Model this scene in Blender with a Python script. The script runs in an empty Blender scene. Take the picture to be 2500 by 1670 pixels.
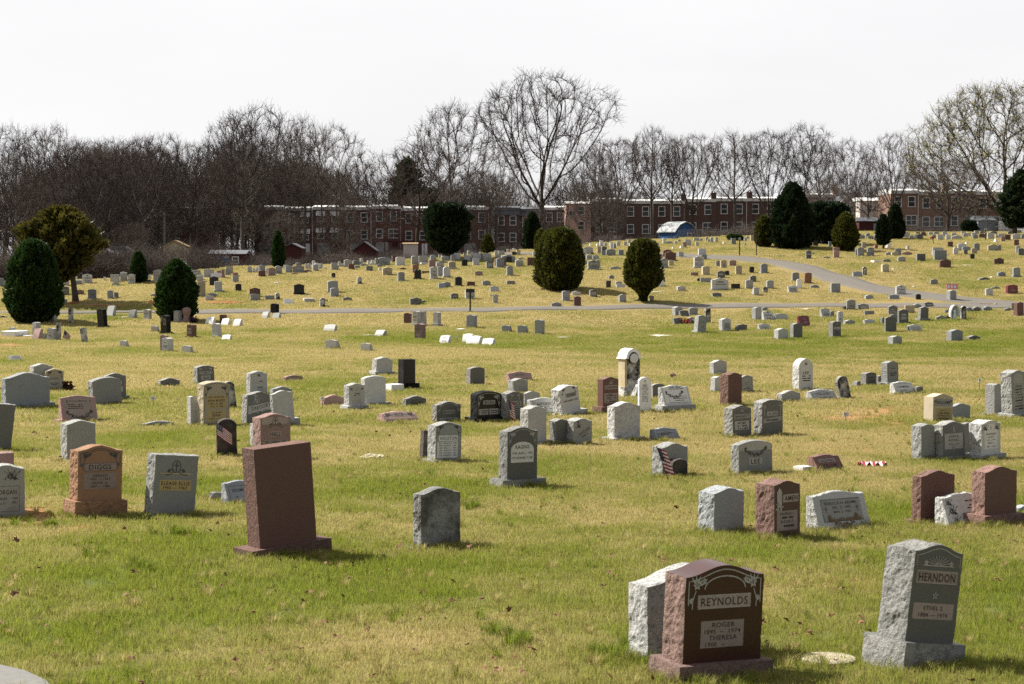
import bpy, math, random
import numpy as np
from mathutils import Vector, Matrix, noise as mnoise
random.seed(7); RNG = np.random.default_rng(7)
S = bpy.context.scene
C = S.collection
# ---------------------------------------------------------------- camera (eye at the origin, looking along +Y)
F = 4400.0; CX, CY, HY = 1250.0, 835.0, 640.0          # focal length and centre in photo pixels, horizon row
PITCH = math.atan((CY-HY)/F)
cam = bpy.data.cameras.new('camera'); camo = bpy.data.objects.new('camera', cam); C.objects.link(camo)
cam.sensor_width = 36.0; cam.lens = F/2500*36.0; cam.clip_start = 0.5; cam.clip_end = 4000
camo.rotation_euler = (math.pi/2-PITCH, 0, 0)
cam.dof.use_dof = True; cam.dof.focus_distance = 36; cam.dof.aperture_fstop = 5.6
S.camera = camo
# ---------------------------------------------------------------- sky, sun, exposure
SUN_EL = math.radians(46); SUN_DIR = Vector((-0.86, 0.51, 0)).normalized()
w = bpy.data.worlds.new('World'); S.world = w; w.use_nodes = True
nt = w.node_tree; bg = nt.nodes['Background']
sky = nt.nodes.new('ShaderNodeTexSky'); sky.sky_type = 'NISHITA'; sky.sun_disc = False
sky.sun_elevation = SUN_EL; sky.sun_rotation = math.atan2(SUN_DIR.x, SUN_DIR.y)
sky.air_density = 1.0; sky.dust_density = 2.5; sky.ozone_density = 1.0
tc = nt.nodes.new('ShaderNodeTexCoord'); mp = nt.nodes.new('ShaderNodeMapping'); mp.inputs['Scale'].default_value = (1.2, 1.2, 5)
nz = nt.nodes.new('ShaderNodeTexNoise'); nz.inputs['Scale'].default_value = 2.2; nz.inputs['Detail'].default_value = 4
rp = nt.nodes.new('ShaderNodeValToRGB'); rp.color_ramp.elements[0].position = 0.2; rp.color_ramp.elements[0].color = (.8,.8,.8,1)
rp.color_ramp.elements[1].position = 0.62; rp.color_ramp.elements[1].color = (.97,.97,.97,1)
mx = nt.nodes.new('ShaderNodeMix'); mx.data_type = 'RGBA'
mx.inputs[7].default_value = (9.25, 9.2, 9.3, 1)        # thin bright cloud veil
nt.links.new(tc.outputs['Generated'], mp.inputs['Vector']); nt.links.new(mp.outputs[0], nz.inputs['Vector'])
nt.links.new(nz.outputs['Fac'], rp.inputs['Fac'])
# the veil is bright on the sun's side of the sky and thins out towards the side behind the viewer
sp = nt.nodes.new('ShaderNodeVectorMath'); sp.operation = 'DOT_PRODUCT'; sp.inputs[1].default_value = (-.35, .94, 0.0); nt.links.new(tc.outputs['Generated'], sp.inputs[0])
mr_ = nt.nodes.new('ShaderNodeMapRange'); mr_.interpolation_type = 'SMOOTHSTEP'; mr_.inputs['From Min'].default_value = -.25; mr_.inputs['From Max'].default_value = .75; mr_.inputs['To Min'].default_value = .24; mr_.inputs['To Max'].default_value = 1.0
nt.links.new(sp.outputs['Value'], mr_.inputs['Value'])
ml_ = nt.nodes.new('ShaderNodeMath'); ml_.operation = 'MULTIPLY'; nt.links.new(mr_.outputs[0], ml_.inputs[0]); nt.links.new(rp.outputs['Color'], ml_.inputs[1]); nt.links.new(ml_.outputs[0], mx.inputs[0])
hsky = nt.nodes.new('ShaderNodeHueSaturation'); hsky.inputs['Saturation'].default_value = .5; nt.links.new(sky.outputs[0], hsky.inputs['Color']); nt.links.new(hsky.outputs[0], mx.inputs[6]); nt.links.new(mx.outputs[2], bg.inputs['Color'])
bg.inputs['Strength'].default_value = 0.05
sl = bpy.data.lights.new('sun', 'SUN'); sl.energy = 5.0; sl.angle = math.radians(0.6); sl.color = (1.0, .955, .87)
so = bpy.data.objects.new('sun', sl); C.objects.link(so)
sd = SUN_DIR*math.cos(SUN_EL) + Vector((0, 0, math.sin(SUN_EL)))
so.rotation_euler = sd.to_track_quat('Z', 'Y').to_euler()
S.view_settings.view_transform = 'Standard'; S.view_settings.look = 'None'; S.view_settings.gamma = 1
S.view_settings.exposure = 1.1
S.cycles.use_denoising = False; 
S.cycles.max_bounces = 6; S.cycles.diffuse_bounces = 3; S.cycles.glossy_bounces = 3; S.cycles.transparent_max_bounces = 6
# ---------------------------------------------------------------- terrain function
PY = np.array([-60, 0, 13.9, 27.5, 40.7, 53.7, 75.9, 88.0, 97, 104.8, 117, 133, 152, 183, 260], float)
PZ = np.array([-2.9, -3.2, -3.26, -3.42, -3.6, -3.68, -3.83, -3.74, -3.35, -2.90, -1.62, 0.0, 1.72, 3.3, 6.0])
_d = np.diff(PZ)/np.diff(PY); _m = np.zeros(len(PY)); _m[1:-1] = (_d[:-1]+_d[1:])/2; _m[0], _m[-1] = _d[0], _d[-1]
def prof(Y):
    Y = np.clip(np.asarray(Y, float), PY[0], PY[-1]-1e-6)
    i = np.clip(np.searchsorted(PY, Y, 'right')-1, 0, len(PY)-2); h = PY[i+1]-PY[i]; t = (Y-PY[i])/h
    return ((2*t**3-3*t**2+1)*PZ[i] + (t**3-2*t**2+t)*h*_m[i] + (-2*t**3+3*t**2)*PZ[i+1] + (t**3-t**2)*h*_m[i+1])
_cx = np.array([-900, 0, 300, 400, 600, 800, 950, 1150, 1300, 1400, 1500, 1700, 1900, 2100, 2500, 3400], float)
_cy = np.array([700, 690, 678, 670, 652, 646, 640, 623, 612, 600, 590, 582, 574, 566, 566, 566], float)
_Yt = np.linspace(95, 200, 400); _yt = HY-F*prof(_Yt)/_Yt
def crestY(a):
    yc = np.interp(CX+F*a, _cx, _cy); return np.interp(-yc, -_yt, _Yt)
def ground(X, Y):
    X = np.asarray(X, float); Y = np.asarray(Y, float)
    a = X/np.maximum(Y, 20.0); a = np.clip(a, -.6, .6)
    Yc = crestY(a); zc = prof(Yc)
    base = np.where(Y <= Yc, prof(Y), 0)
    zf = np.interp(CX+F*a, [0, 600, 1300, 1500, 2500], [-2.0, 0.4, 1.4, 3.0, 4.6])
    t = Y-Yc
    b1 = zc-0.9*np.clip(t/16, 0, 1)
    b2 = zc-0.9+(zf-(zc-0.9))*np.clip((t-16)/(285-Yc-16), 0, 1)
    z = np.where(Y <= Yc, base, np.where(t < 16, b1, b2))
    bump = .035*np.sin(X*.9+Y*.33)*np.sin(Y*.7-X*.21)+.05*np.sin(X*.23+1.3)*np.sin(Y*.19+.4)
    return z+bump*np.clip(Y/10, 0, 1)
def gz(X, Y): return float(ground(X, Y))
cP, sP = math.cos(PITCH), math.sin(PITCH)
_YS = np.concatenate([np.arange(9, 60, .25), np.arange(60, 340, .5)])
def hit(px, py):
    dx, up = px-CX, CY-py
    dy = F*cP+up*sP; dz = -F*sP+up*cP
    X = _YS*dx/dy; Z = _YS*dz/dy; g = ground(X, _YS)
    k = np.nonzero(Z < g)[0]
    if len(k) == 0: Y = 300.0
    else:
        i = max(k[0], 1); d0 = Z[i-1]-g[i-1]; d1 = Z[i]-g[i]
        Y = _YS[i-1]+(_YS[i]-_YS[i-1])*d0/(d0-d1+1e-9)
    a = dx/dy; yc = float(crestY(a))
    return a*Y, Y, yc
def at(px, py, Y):                     # point at depth Y seen at that place
    dx, up = px-CX, CY-py; dy = F*cP+up*sP; dz = -F*sP+up*cP
    return Y*dx/dy, Y, Y*dz/dy
# ---------------------------------------------------------------- helpers
def mesh_obj(name, verts, faces, mats, parent=None, mi=None, smooth=False):
    me = bpy.data.meshes.new(name); me.from_pydata([tuple(map(float, v)) for v in verts] if not isinstance(verts, np.ndarray) else verts.tolist(), [], faces)
    for m in (mats if isinstance(mats, (list, tuple)) else [mats]): me.materials.append(m)
    if mi is not None: me.polygons.foreach_set('material_index', np.asarray(mi, dtype=np.int32))
    if smooth: me.polygons.foreach_set('use_smooth', np.ones(len(me.polygons), dtype=bool))
    me.update()
    o = bpy.data.objects.new(name, me); C.objects.link(o)
    if parent: o.parent = parent
    return o
def fast_mesh(name, V, FI, n, mats):   # V (k,3), FI (m,n) all faces with n corners
    me = bpy.data.meshes.new(name); me.vertices.add(len(V)); me.vertices.foreach_set('co', np.asarray(V, np.float32).ravel())
    m = len(FI); me.loops.add(m*n); me.loops.foreach_set('vertex_index', np.asarray(FI, np.int32).ravel())
    me.polygons.add(m); me.polygons.foreach_set('loop_start', np.arange(0, m*n, n, dtype=np.int32))
    try: me.polygons.foreach_set('loop_total', np.full(m, n, dtype=np.int32))
    except Exception: pass
    for q in (mats if isinstance(mats, (list, tuple)) else [mats]): me.materials.append(q)
    me.update(calc_edges=True); me.validate(); return me
def link(name, me, parent=None):
    o = bpy.data.objects.new(name, me); C.objects.link(o)
    if parent: o.parent = parent
    return o
def tag(o, label=None, cat=None, group=None, kind=None):
    if label: o['label'] = label
    if cat: o['category'] = cat
    if group: o['group'] = group
    if kind: o['kind'] = kind
    return o
def empty(name, loc, rz=0, label=None, cat=None, group=None):
    o = bpy.data.objects.new(name, None); C.objects.link(o); o.location = loc; o.rotation_euler = (0, 0, rz); o.empty_display_size = .2
    return tag(o, label, cat, group)
class MB:
    def __init__(s): s.v = []; s.f = []; s.m = []
    def add(s, vs, fs, m=0):
        b = len(s.v); s.v += [tuple(v) for v in vs]; s.f += [tuple(b+i for i in f) for f in fs]; s.m += [m]*len(fs)
    def box(s, x0, x1, y0, y1, z0, z1, m=0):
        s.add([(x0,y0,z0),(x1,y0,z0),(x1,y1,z0),(x0,y1,z0),(x0,y0,z1),(x1,y0,z1),(x1,y1,z1),(x0,y1,z1)],
              [(0,3,2,1),(4,5,6,7),(0,1,5,4),(1,2,6,5),(2,3,7,6),(3,0,4,7)], m)
    def tube(s, pts, rad, n=6, m=0):
        pts = [Vector(p) for p in pts]; rings = []
        for i, p in enumerate(pts):
            d = (pts[min(i+1, len(pts)-1)]-pts[max(i-1, 0)]).normalized()
            u = d.orthogonal().normalized(); v = d.cross(u); r = rad[i] if isinstance(rad, (list, tuple)) else rad
            rings.append([p+(u*math.cos(k*2*math.pi/n)+v*math.sin(k*2*math.pi/n))*r for k in range(n)])
        vs = [q for r in rings for q in r]; fs = []
        for i in range(len(pts)-1):
            for k in range(n): fs.append((i*n+k, i*n+(k+1)%n, (i+1)*n+(k+1)%n, (i+1)*n+k))
        fs += [tuple(reversed(range(n))), tuple(range((len(pts)-1)*n, len(pts)*n))]
        s.add(vs, fs, m)
    def build(s, name, mats, parent=None, smooth=False): return mesh_obj(name, s.v, s.f, mats, parent, s.m, smooth)
# ---------------------------------------------------------------- materials
def newmat(name, rough=.8, spec=.3):
    m = bpy.data.materials.new(name); m.use_nodes = True; b = m.node_tree.nodes['Principled BSDF']
    b.inputs['Roughness'].default_value = rough; b.inputs['Specular IOR Level'].default_value = spec
    return m, m.node_tree, b
def N(t, k, **kw):
    n = t.nodes.new(k)
    for a, v in kw.items():
        if a in n.inputs: n.inputs[a].default_value = v
        else: setattr(n, a, v)
    return n
def mixc(t, fac, a, b, blend='MIX'):
    n = t.nodes.new('ShaderNodeMix'); n.data_type = 'RGBA'; n.blend_type = blend
    for i, v in ((0, fac), (6, a), (7, b)):
        if isinstance(v, bpy.types.NodeSocket): t.links.new(v, n.inputs[i])
        elif i == 0: n.inputs[0].default_value = v
        else: n.inputs[i].default_value = (*v, 1) if len(v) == 3 else v
    return n.outputs[2]
def ramp(t, src, p0, p1, c0=(0,0,0), c1=(1,1,1)):
    r = t.nodes.new('ShaderNodeValToRGB'); e = r.color_ramp.elements
    e[0].position = p0; e[1].position = p1; e[0].color = (*c0, 1); e[1].color = (*c1, 1); t.links.new(src, r.inputs['Fac']); return r.outputs['Color']
def noise(t, scale, detail=3, coord='Object', rough=.6):
    tcn = t.nodes.new('ShaderNodeTexCoord') if coord != 'World' else None
    n = N(t, 'ShaderNodeTexNoise', Scale=scale, Detail=detail, Roughness=rough)
    if tcn: t.links.new(tcn.outputs[coord], n.inputs['Vector'])
    else:
        g = t.nodes.new('ShaderNodeNewGeometry'); t.links.new(g.outputs['Position'], n.inputs['Vector'])
    return n.outputs['Fac']
def simple(name, col, rough=.8, spec=.3, var=.25, scale=12, coord='Object', metal=0):
    m, t, b = newmat(name, rough, spec); b.inputs['Metallic'].default_value = metal
    f = noise(t, scale, 3, coord)
    c2 = tuple(c*(1-var) for c in col); c1 = tuple(min(1, c*(1+var)) for c in col)
    t.links.new(mixc(t, f, c2, c1), b.inputs['Base Color']); return m
def stone_mat(name, col, rough, speck=.35, stain=.35, rock=False, stc=(.06,.055,.04), spec=.3, stp=(.5,.8)):
    m, t, b = newmat(name, rough, spec)
    f1 = noise(t, 130, 2); f2 = noise(t, 42, 3); f3 = noise(t, 3.5, 5)
    dk = tuple(c*(1-speck) for c in col); lt = tuple(min(1, c*(1+speck*.8)) for c in col)
    c = mixc(t, ramp(t, f1, .4, .6), dk, lt)
    c = mixc(t, .35, c, mixc(t, f2, dk, lt))
    if stain: 
        st = ramp(t, f3, *stp); n = t.nodes.new('ShaderNodeMath'); n.operation = 'MULTIPLY'; n.inputs[1].default_value = stain
        t.links.new(st, n.inputs[0]); c = mixc(t, n.outputs[0], c, stc)
    oi = t.nodes.new('ShaderNodeObjectInfo'); mr = N(t, 'ShaderNodeMapRange'); mr.inputs['To Min'].default_value = .78; mr.inputs['To Max'].default_value = 1.15
    t.links.new(oi.outputs['Random'], mr.inputs['Value'])
    hs = t.nodes.new('ShaderNodeHueSaturation'); t.links.new(mr.outputs[0], hs.inputs['Value']); t.links.new(c, hs.inputs['Color'])
    t.links.new(hs.outputs[0], b.inputs['Base Color'])
    if rock:
        cv = ramp(t, noise(t, 17, 6, rough=.75), .30, .52, (.45,.44,.42), (1,1,1)); t.links.new(mixc(t, 1.0, hs.outputs[0], cv, 'MULTIPLY'), b.inputs['Base Color'])  # noise pits: cavity shade multiplied into the rock colour
    bp = N(t, 'ShaderNodeBump', Strength=1.0 if rock else .15, Distance=.03 if rock else .003)
    t.links.new(noise(t, 22 if rock else 120, 5, rough=.7), bp.inputs['Height']); t.links.new(bp.outputs[0], b.inputs['Normal'])
    return m
COL = dict(g=(.30,.30,.285), l=(.5,.495,.475), b=(.28,.295,.305), d=(.125,.125,.115), k=(.008,.008,.009), r=(.135,.062,.050), p=(.31,.20,.175),
    w=(.74,.73,.71), t=(.42,.36,.26), o=(.29,.165,.095), c=(.115,.058,.046), m=(.5,.49,.45), y=(.5,.45,.3), u=(.16,.03,.04), e=(.33,.33,.32), h=(.055,.02,.016), x=(.10,.085,.075))
CNAME = dict(g='grey', l='pale grey', b='blue-grey', d='dark grey', k='black', r='red', p='pink', w='white', t='buff', o='orange-brown', c='reddish-brown',
    m='black-stained white', y='yellowish', u='maroon', e='mottled grey', h='polished dark red', x='blackened')
SM = {}
for k_, c_ in COL.items():
    pol = k_ in 'kruchp' or k_ == 'd'
    st = dict(m=1.0, x=.9, e=.75, w=.25, k=0, h=0, y=.5).get(k_, .3)
    face = stone_mat('stone_face_'+k_, c_, .28 if k_ in 'khu' else (.5 if pol else .75), .3 if k_ not in 'kw' else .1, st, False, (.02,.02,.018) if k_ in 'mx' else ((.30,.2,.05) if k_ == 'y' else (.1,.095,.08)), .4 if pol else .25, (.38,.56) if k_ in 'mx' else (.5,.8))
    rc = tuple(min(.8, q*(1.2 if k_ not in 'khudclwe' else .95)+(.07 if k_ in 'dkh' else .0)) for q in c_) if k_ not in 'k' else c_
    if k_ == 'h': rc = (.25,.165,.14)
    if k_ == 'c': rc = (.25,.15,.125)
    if k_ == 'r' : rc = (.20,.115,.092)
    if k_ == 'd': rc = (.30,.295,.275)
    side = stone_mat('stone_rock_'+k_, rc, .9, .3, .45 if k_ not in 'mxe' else .9, True, (.09,.085,.07), .2, stp=(.42,.62) if k_ in 'mxe' else (.5,.8))
    SM[k_] = (face, side)
M_panel = stone_mat('frosted_panel', (.36,.35,.32), .85, .3, .45)
M_panel_pink = stone_mat('frosted_panel_rosy', (.33,.265,.235), .85, .3, .45)
M_panel_gold = stone_mat('lichened_panel', (.48,.37,.17), .85, .15, .3)
M_panel_lite = stone_mat('pale_panel', (.62,.61,.58), .85, .15, .15)
M_ink = simple('engraved_letters', (.05,.045,.04), .9, .1)
M_etch = simple('etched_ornament', (.40,.38,.35), .9, .1)
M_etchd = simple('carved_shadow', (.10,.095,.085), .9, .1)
# ---------------------------------------------------------------- ground, woodland floor, paths
def vnoise(X, Y, sc, seed=0):
    X = np.asarray(X)/sc+seed*17.3; Y = np.asarray(Y)/sc+seed*9.1; xi = np.floor(X).astype(np.int64); yi = np.floor(Y).astype(np.int64); fx = X-xi; fy = Y-yi
    fx = fx*fx*(3-2*fx); fy = fy*fy*(3-2*fy)
    def h(a, b):
        n = (a*374761393+b*668265263+seed*1274126177) & 0x7fffffff; n = (n ^ (n >> 13))*1274126177 & 0x7fffffff; return ((n ^ (n >> 16)) & 0xffff)/65535.0
    return (h(xi, yi)*(1-fx)+h(xi+1, yi)*fx)*(1-fy)+(h(xi, yi+1)*(1-fx)+h(xi+1, yi+1)*fx)*fy
def px_of(X, Y): return CX+F*np.asarray(X)/np.maximum(np.asarray(Y), 5)
DIRT = []     # (X, Y, rx, ry, strength) bare orange soil
for (x, y, rx, ry, st) in [(2090, 1018, 130, 22, 1.0), (2190, 1005, 90, 14, .8), (60, 1250, 90, 14, 1.1), (110, 1262, 60, 16, 2.2), (215, 1290, 60, 10, 1.6), (230, 745, 90, 4, 1.1), (400, 735, 30, 8, 1.2), (520, 734, 60, 5, 1.2), (600, 732, 30, 3, .8), (180, 738, 30, 5, 1.1),
        (20, 842, 40, 8, .9), (1620, 983, 60, 8, .7), (900, 668, 60, 4, .5), (1940, 775, 30, 5, .6), (1850, 774, 30, 3, .7), (1310, 1208, 40, 6, .5), (2070, 1100, 70, 16, .6), (1700, 1000, 90, 10, .5), (470, 836, 60, 5, .6), (2480, 740, 60, 6, .0), (2150, 1035, 90, 14, .8)]:
    a = hit(x, y); b = hit(x, y-ry); c = hit(x, y+ry); DIRT.append((a[0], a[1], rx*a[1]/F, max(.25, (b[1]-c[1])/2), st))
def fields(X, Y):
    """greenness 0..1, bare soil 0..1 at a place on the lawn"""
    X = np.asarray(X, float); Y = np.asarray(Y, float); px = px_of(X, Y)
    g = np.interp(Y, [0, 20, 25, 30, 45, 62, 72, 80, 92, 97, 103, 112, 130, 200], [.56, .56, .52, .32, .27, .30, .44, .74, .70, .36, .24, .18, .15, .22])
    side = np.clip((px-900)/700, 0, 1); g = g-np.where((Y > 70) & (Y < 100), (1-side)*.30, 0)
    n = .36*vnoise(X, Y, 3.1, 1)+.24*vnoise(X, Y*.8, 9, 2)+.22*vnoise(X, Y, 1.0, 3)+.18*vnoise(X*.45, Y*1.3, 1.1, 7)  # last, stretched noise paints the shading of ground swells into the greenness
    n2 = vnoise(X, Y, .45, 4)
    g = g-.02+(n-.5)*2.0+(n2-.5)*.45
    d = np.zeros_like(g)
    for (a, b, rx, ry, st) in DIRT:
        q = ((X-a)/rx)**2+((Y-b)/ry)**2; d = np.maximum(d, st*np.clip(1.25-q, 0, 1)*(.45+.9*vnoise(X, Y, .35, 6)))
    d = np.maximum(d, np.clip((vnoise(X, Y, 2.3, 8)-.86)*5, 0, .6)*np.clip((n2-.3)*2, 0, 1))
    return np.clip(g, 0, 1), np.clip(d, 0, 1)
ys = np.concatenate([np.arange(-40, 8, 2.0), np.arange(8, 60, .45), np.arange(60, 200, 1.0), np.arange(200, 340, 4.0), [360, 400, 480, 620, 900, 1500, 2600]])
us = np.linspace(-1, 1, 241)
U, YY = np.meshgrid(us, ys); XX = U*(np.abs(YY)*.46+14); ZZ = ground(XX, YY)
V = np.stack([XX, YY, ZZ], -1).reshape(-1, 3); nu = len(us); nv = len(ys)
ii, jj = np.meshgrid(np.arange(nu-1), np.arange(nv-1)); a = (jj*nu+ii).ravel()
FI = np.stack([a, a+1, a+nu+1, a+nu], 1)
def ground_mat():
    m, t, b = newmat('lawn_soil', .95, .1)
    g = t.nodes.new('ShaderNodeAttribute'); g.attribute_name = 'green'; d = t.nodes.new('ShaderNodeAttribute'); d.attribute_name = 'dirt'; w_ = t.nodes.new('ShaderNodeAttribute'); w_.attribute_name = 'wood'
    f1 = noise(t, 9, 5, 'World'); f2 = noise(t, 60, 3, 'World')
    straw = mixc(t, f2, (.17,.12,.045), (.34,.26,.11)); grn = mixc(t, f2, (.055,.075,.014), (.13,.155,.03))
    mth = t.nodes.new('ShaderNodeMath'); mth.operation = 'ADD'; mth.inputs[1].default_value = -.5; t.links.new(f1, mth.inputs[0])
    mm = t.nodes.new('ShaderNodeMath'); mm.operation = 'ADD'; t.links.new(mth.outputs[0], mm.inputs[0]); t.links.new(g.outputs['Fac'], mm.inputs[1]); mm.use_clamp = True
    c = mixc(t, mm.outputs[0], straw, grn)
    c = mixc(t, d.outputs['Fac'], c, mixc(t, f1, (.22,.095,.035), (.42,.24,.11)))
    c = mixc(t, w_.outputs['Fac'], c, mixc(t, f1, (.045,.035,.022), (.12,.095,.055)))
    t.links.new(c, b.inputs['Base Color']); bp = N(t, 'ShaderNodeBump', Strength=.8, Distance=.04); t.links.new(f2, bp.inputs['Height']); t.links.new(bp.outputs[0], b.inputs['Normal']); return m
gm = fast_mesh('ground', V, FI, 4, ground_mat()); go = link('ground', gm); tag(go, None, None, None, 'structure')
gg, dd = fields(V[:, 0], V[:, 1]); aa = V[:, 0]/np.maximum(V[:, 1], 20); wood = np.clip((V[:, 1]-crestY(np.clip(aa, -.6, .6))-1)/5, 0, 1)
for nm, arr in (('green', gg), ('dirt', dd), ('wood', wood)):
    at_ = gm.attributes.new(nm, 'FLOAT', 'POINT'); at_.data.foreach_set('value', arr.astype(np.float32))
gm.polygons.foreach_set('use_smooth', np.ones(len(gm.polygons), dtype=bool))
M_asph = simple('old_asphalt', (.125,.112,.095), .9, .2, .22, 3.0, 'World')
def path_strip(name, pxs, half):
    P = [hit(x, y)[:2] for x, y in pxs]; P = np.array(P); d = np.r_[0, np.cumsum(np.hypot(*np.diff(P, axis=0).T))]
    n = int(d[-1]/.8)+2; t = np.linspace(0, d[-1], n); Q = np.stack([np.interp(t, d, P[:, 0]), np.interp(t, d, P[:, 1])], 1)
    for _ in range(12): Q[1:-1] = (Q[:-2]+2*Q[1:-1]+Q[2:])/4
    tg = np.gradient(Q, axis=0); tg /= np.hypot(tg[:, 0], tg[:, 1])[:, None]; nr = np.stack([-tg[:, 1], tg[:, 0]], 1)
    V = []; K = [-1.0, -.93, -.5, 0, .5, .93, 1.0]
    for i, (q, m_) in enumerate(zip(Q, nr)):
        hw = half*(1+.06*math.sin(i*.7)+.05*math.sin(i*.23))
        for k in K:
            x, y = q+m_*k*hw; V.append((x, y, gz(x, y)+(.045 if abs(k) < .99 else -.06)))
    m = len(K); Fc = [(i*m+k, i*m+k+1, (i+1)*m+k+1, (i+1)*m+k) for i in range(n-1) for k in range(m-1)]
    o = mesh_obj(name, V, Fc, M_asph, smooth=True); tag(o, None, None, None, 'structure'); return Q, half
PATHS = [path_strip('path', [(455, 763), (700, 762), (1000, 758), (1250, 756), (1408, 753.5), (1760, 747), (2100, 746), (2330, 748), (2460, 749)], .95), path_strip('path', [(-500, 764), (0, 764), (250, 763), (480, 763)], .55),
         path_strip('path', [(1560, 622), (1680, 625), (1760, 628), (1840, 634), (1900, 641), (1960, 653), (2030, 676), (2100, 698), (2180, 713), (2300, 728), (2420, 740), (2560, 752), (2900, 790)], 1.35),
         path_strip('path', [(1225, 621), (1262, 620), (1300, 619)], 1.0)]
# concrete kerb corner at the lower left of the view
b = MB(); kx = [hit(0, 1637), hit(60, 1651), hit(112, 1675), hit(150, 1720)]
kp = [(-9, kx[0][1]+1.3)]+[(k[0], k[1]) for k in kx]+[(kx[-1][0]+.3, 8.0)]
n = len(kp); low = [(x-.1*0, y, gz(x, y)+.05) for x, y in kp]; b.add(low+[(x, y, gz(x, y)-.2) for x, y in kp]+[(-9, 8.0, gz(-9, 8)+.05)], [tuple(list(range(n))[::-1]+[2*n])]+[(i, i+1, n+i+1, n+i) for i in range(n-1)])
tag(b.build('kerb', simple('weathered_concrete', (.16,.155,.145), .9, .2, .25, 14, 'World')), None, None, None, 'structure')
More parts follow.
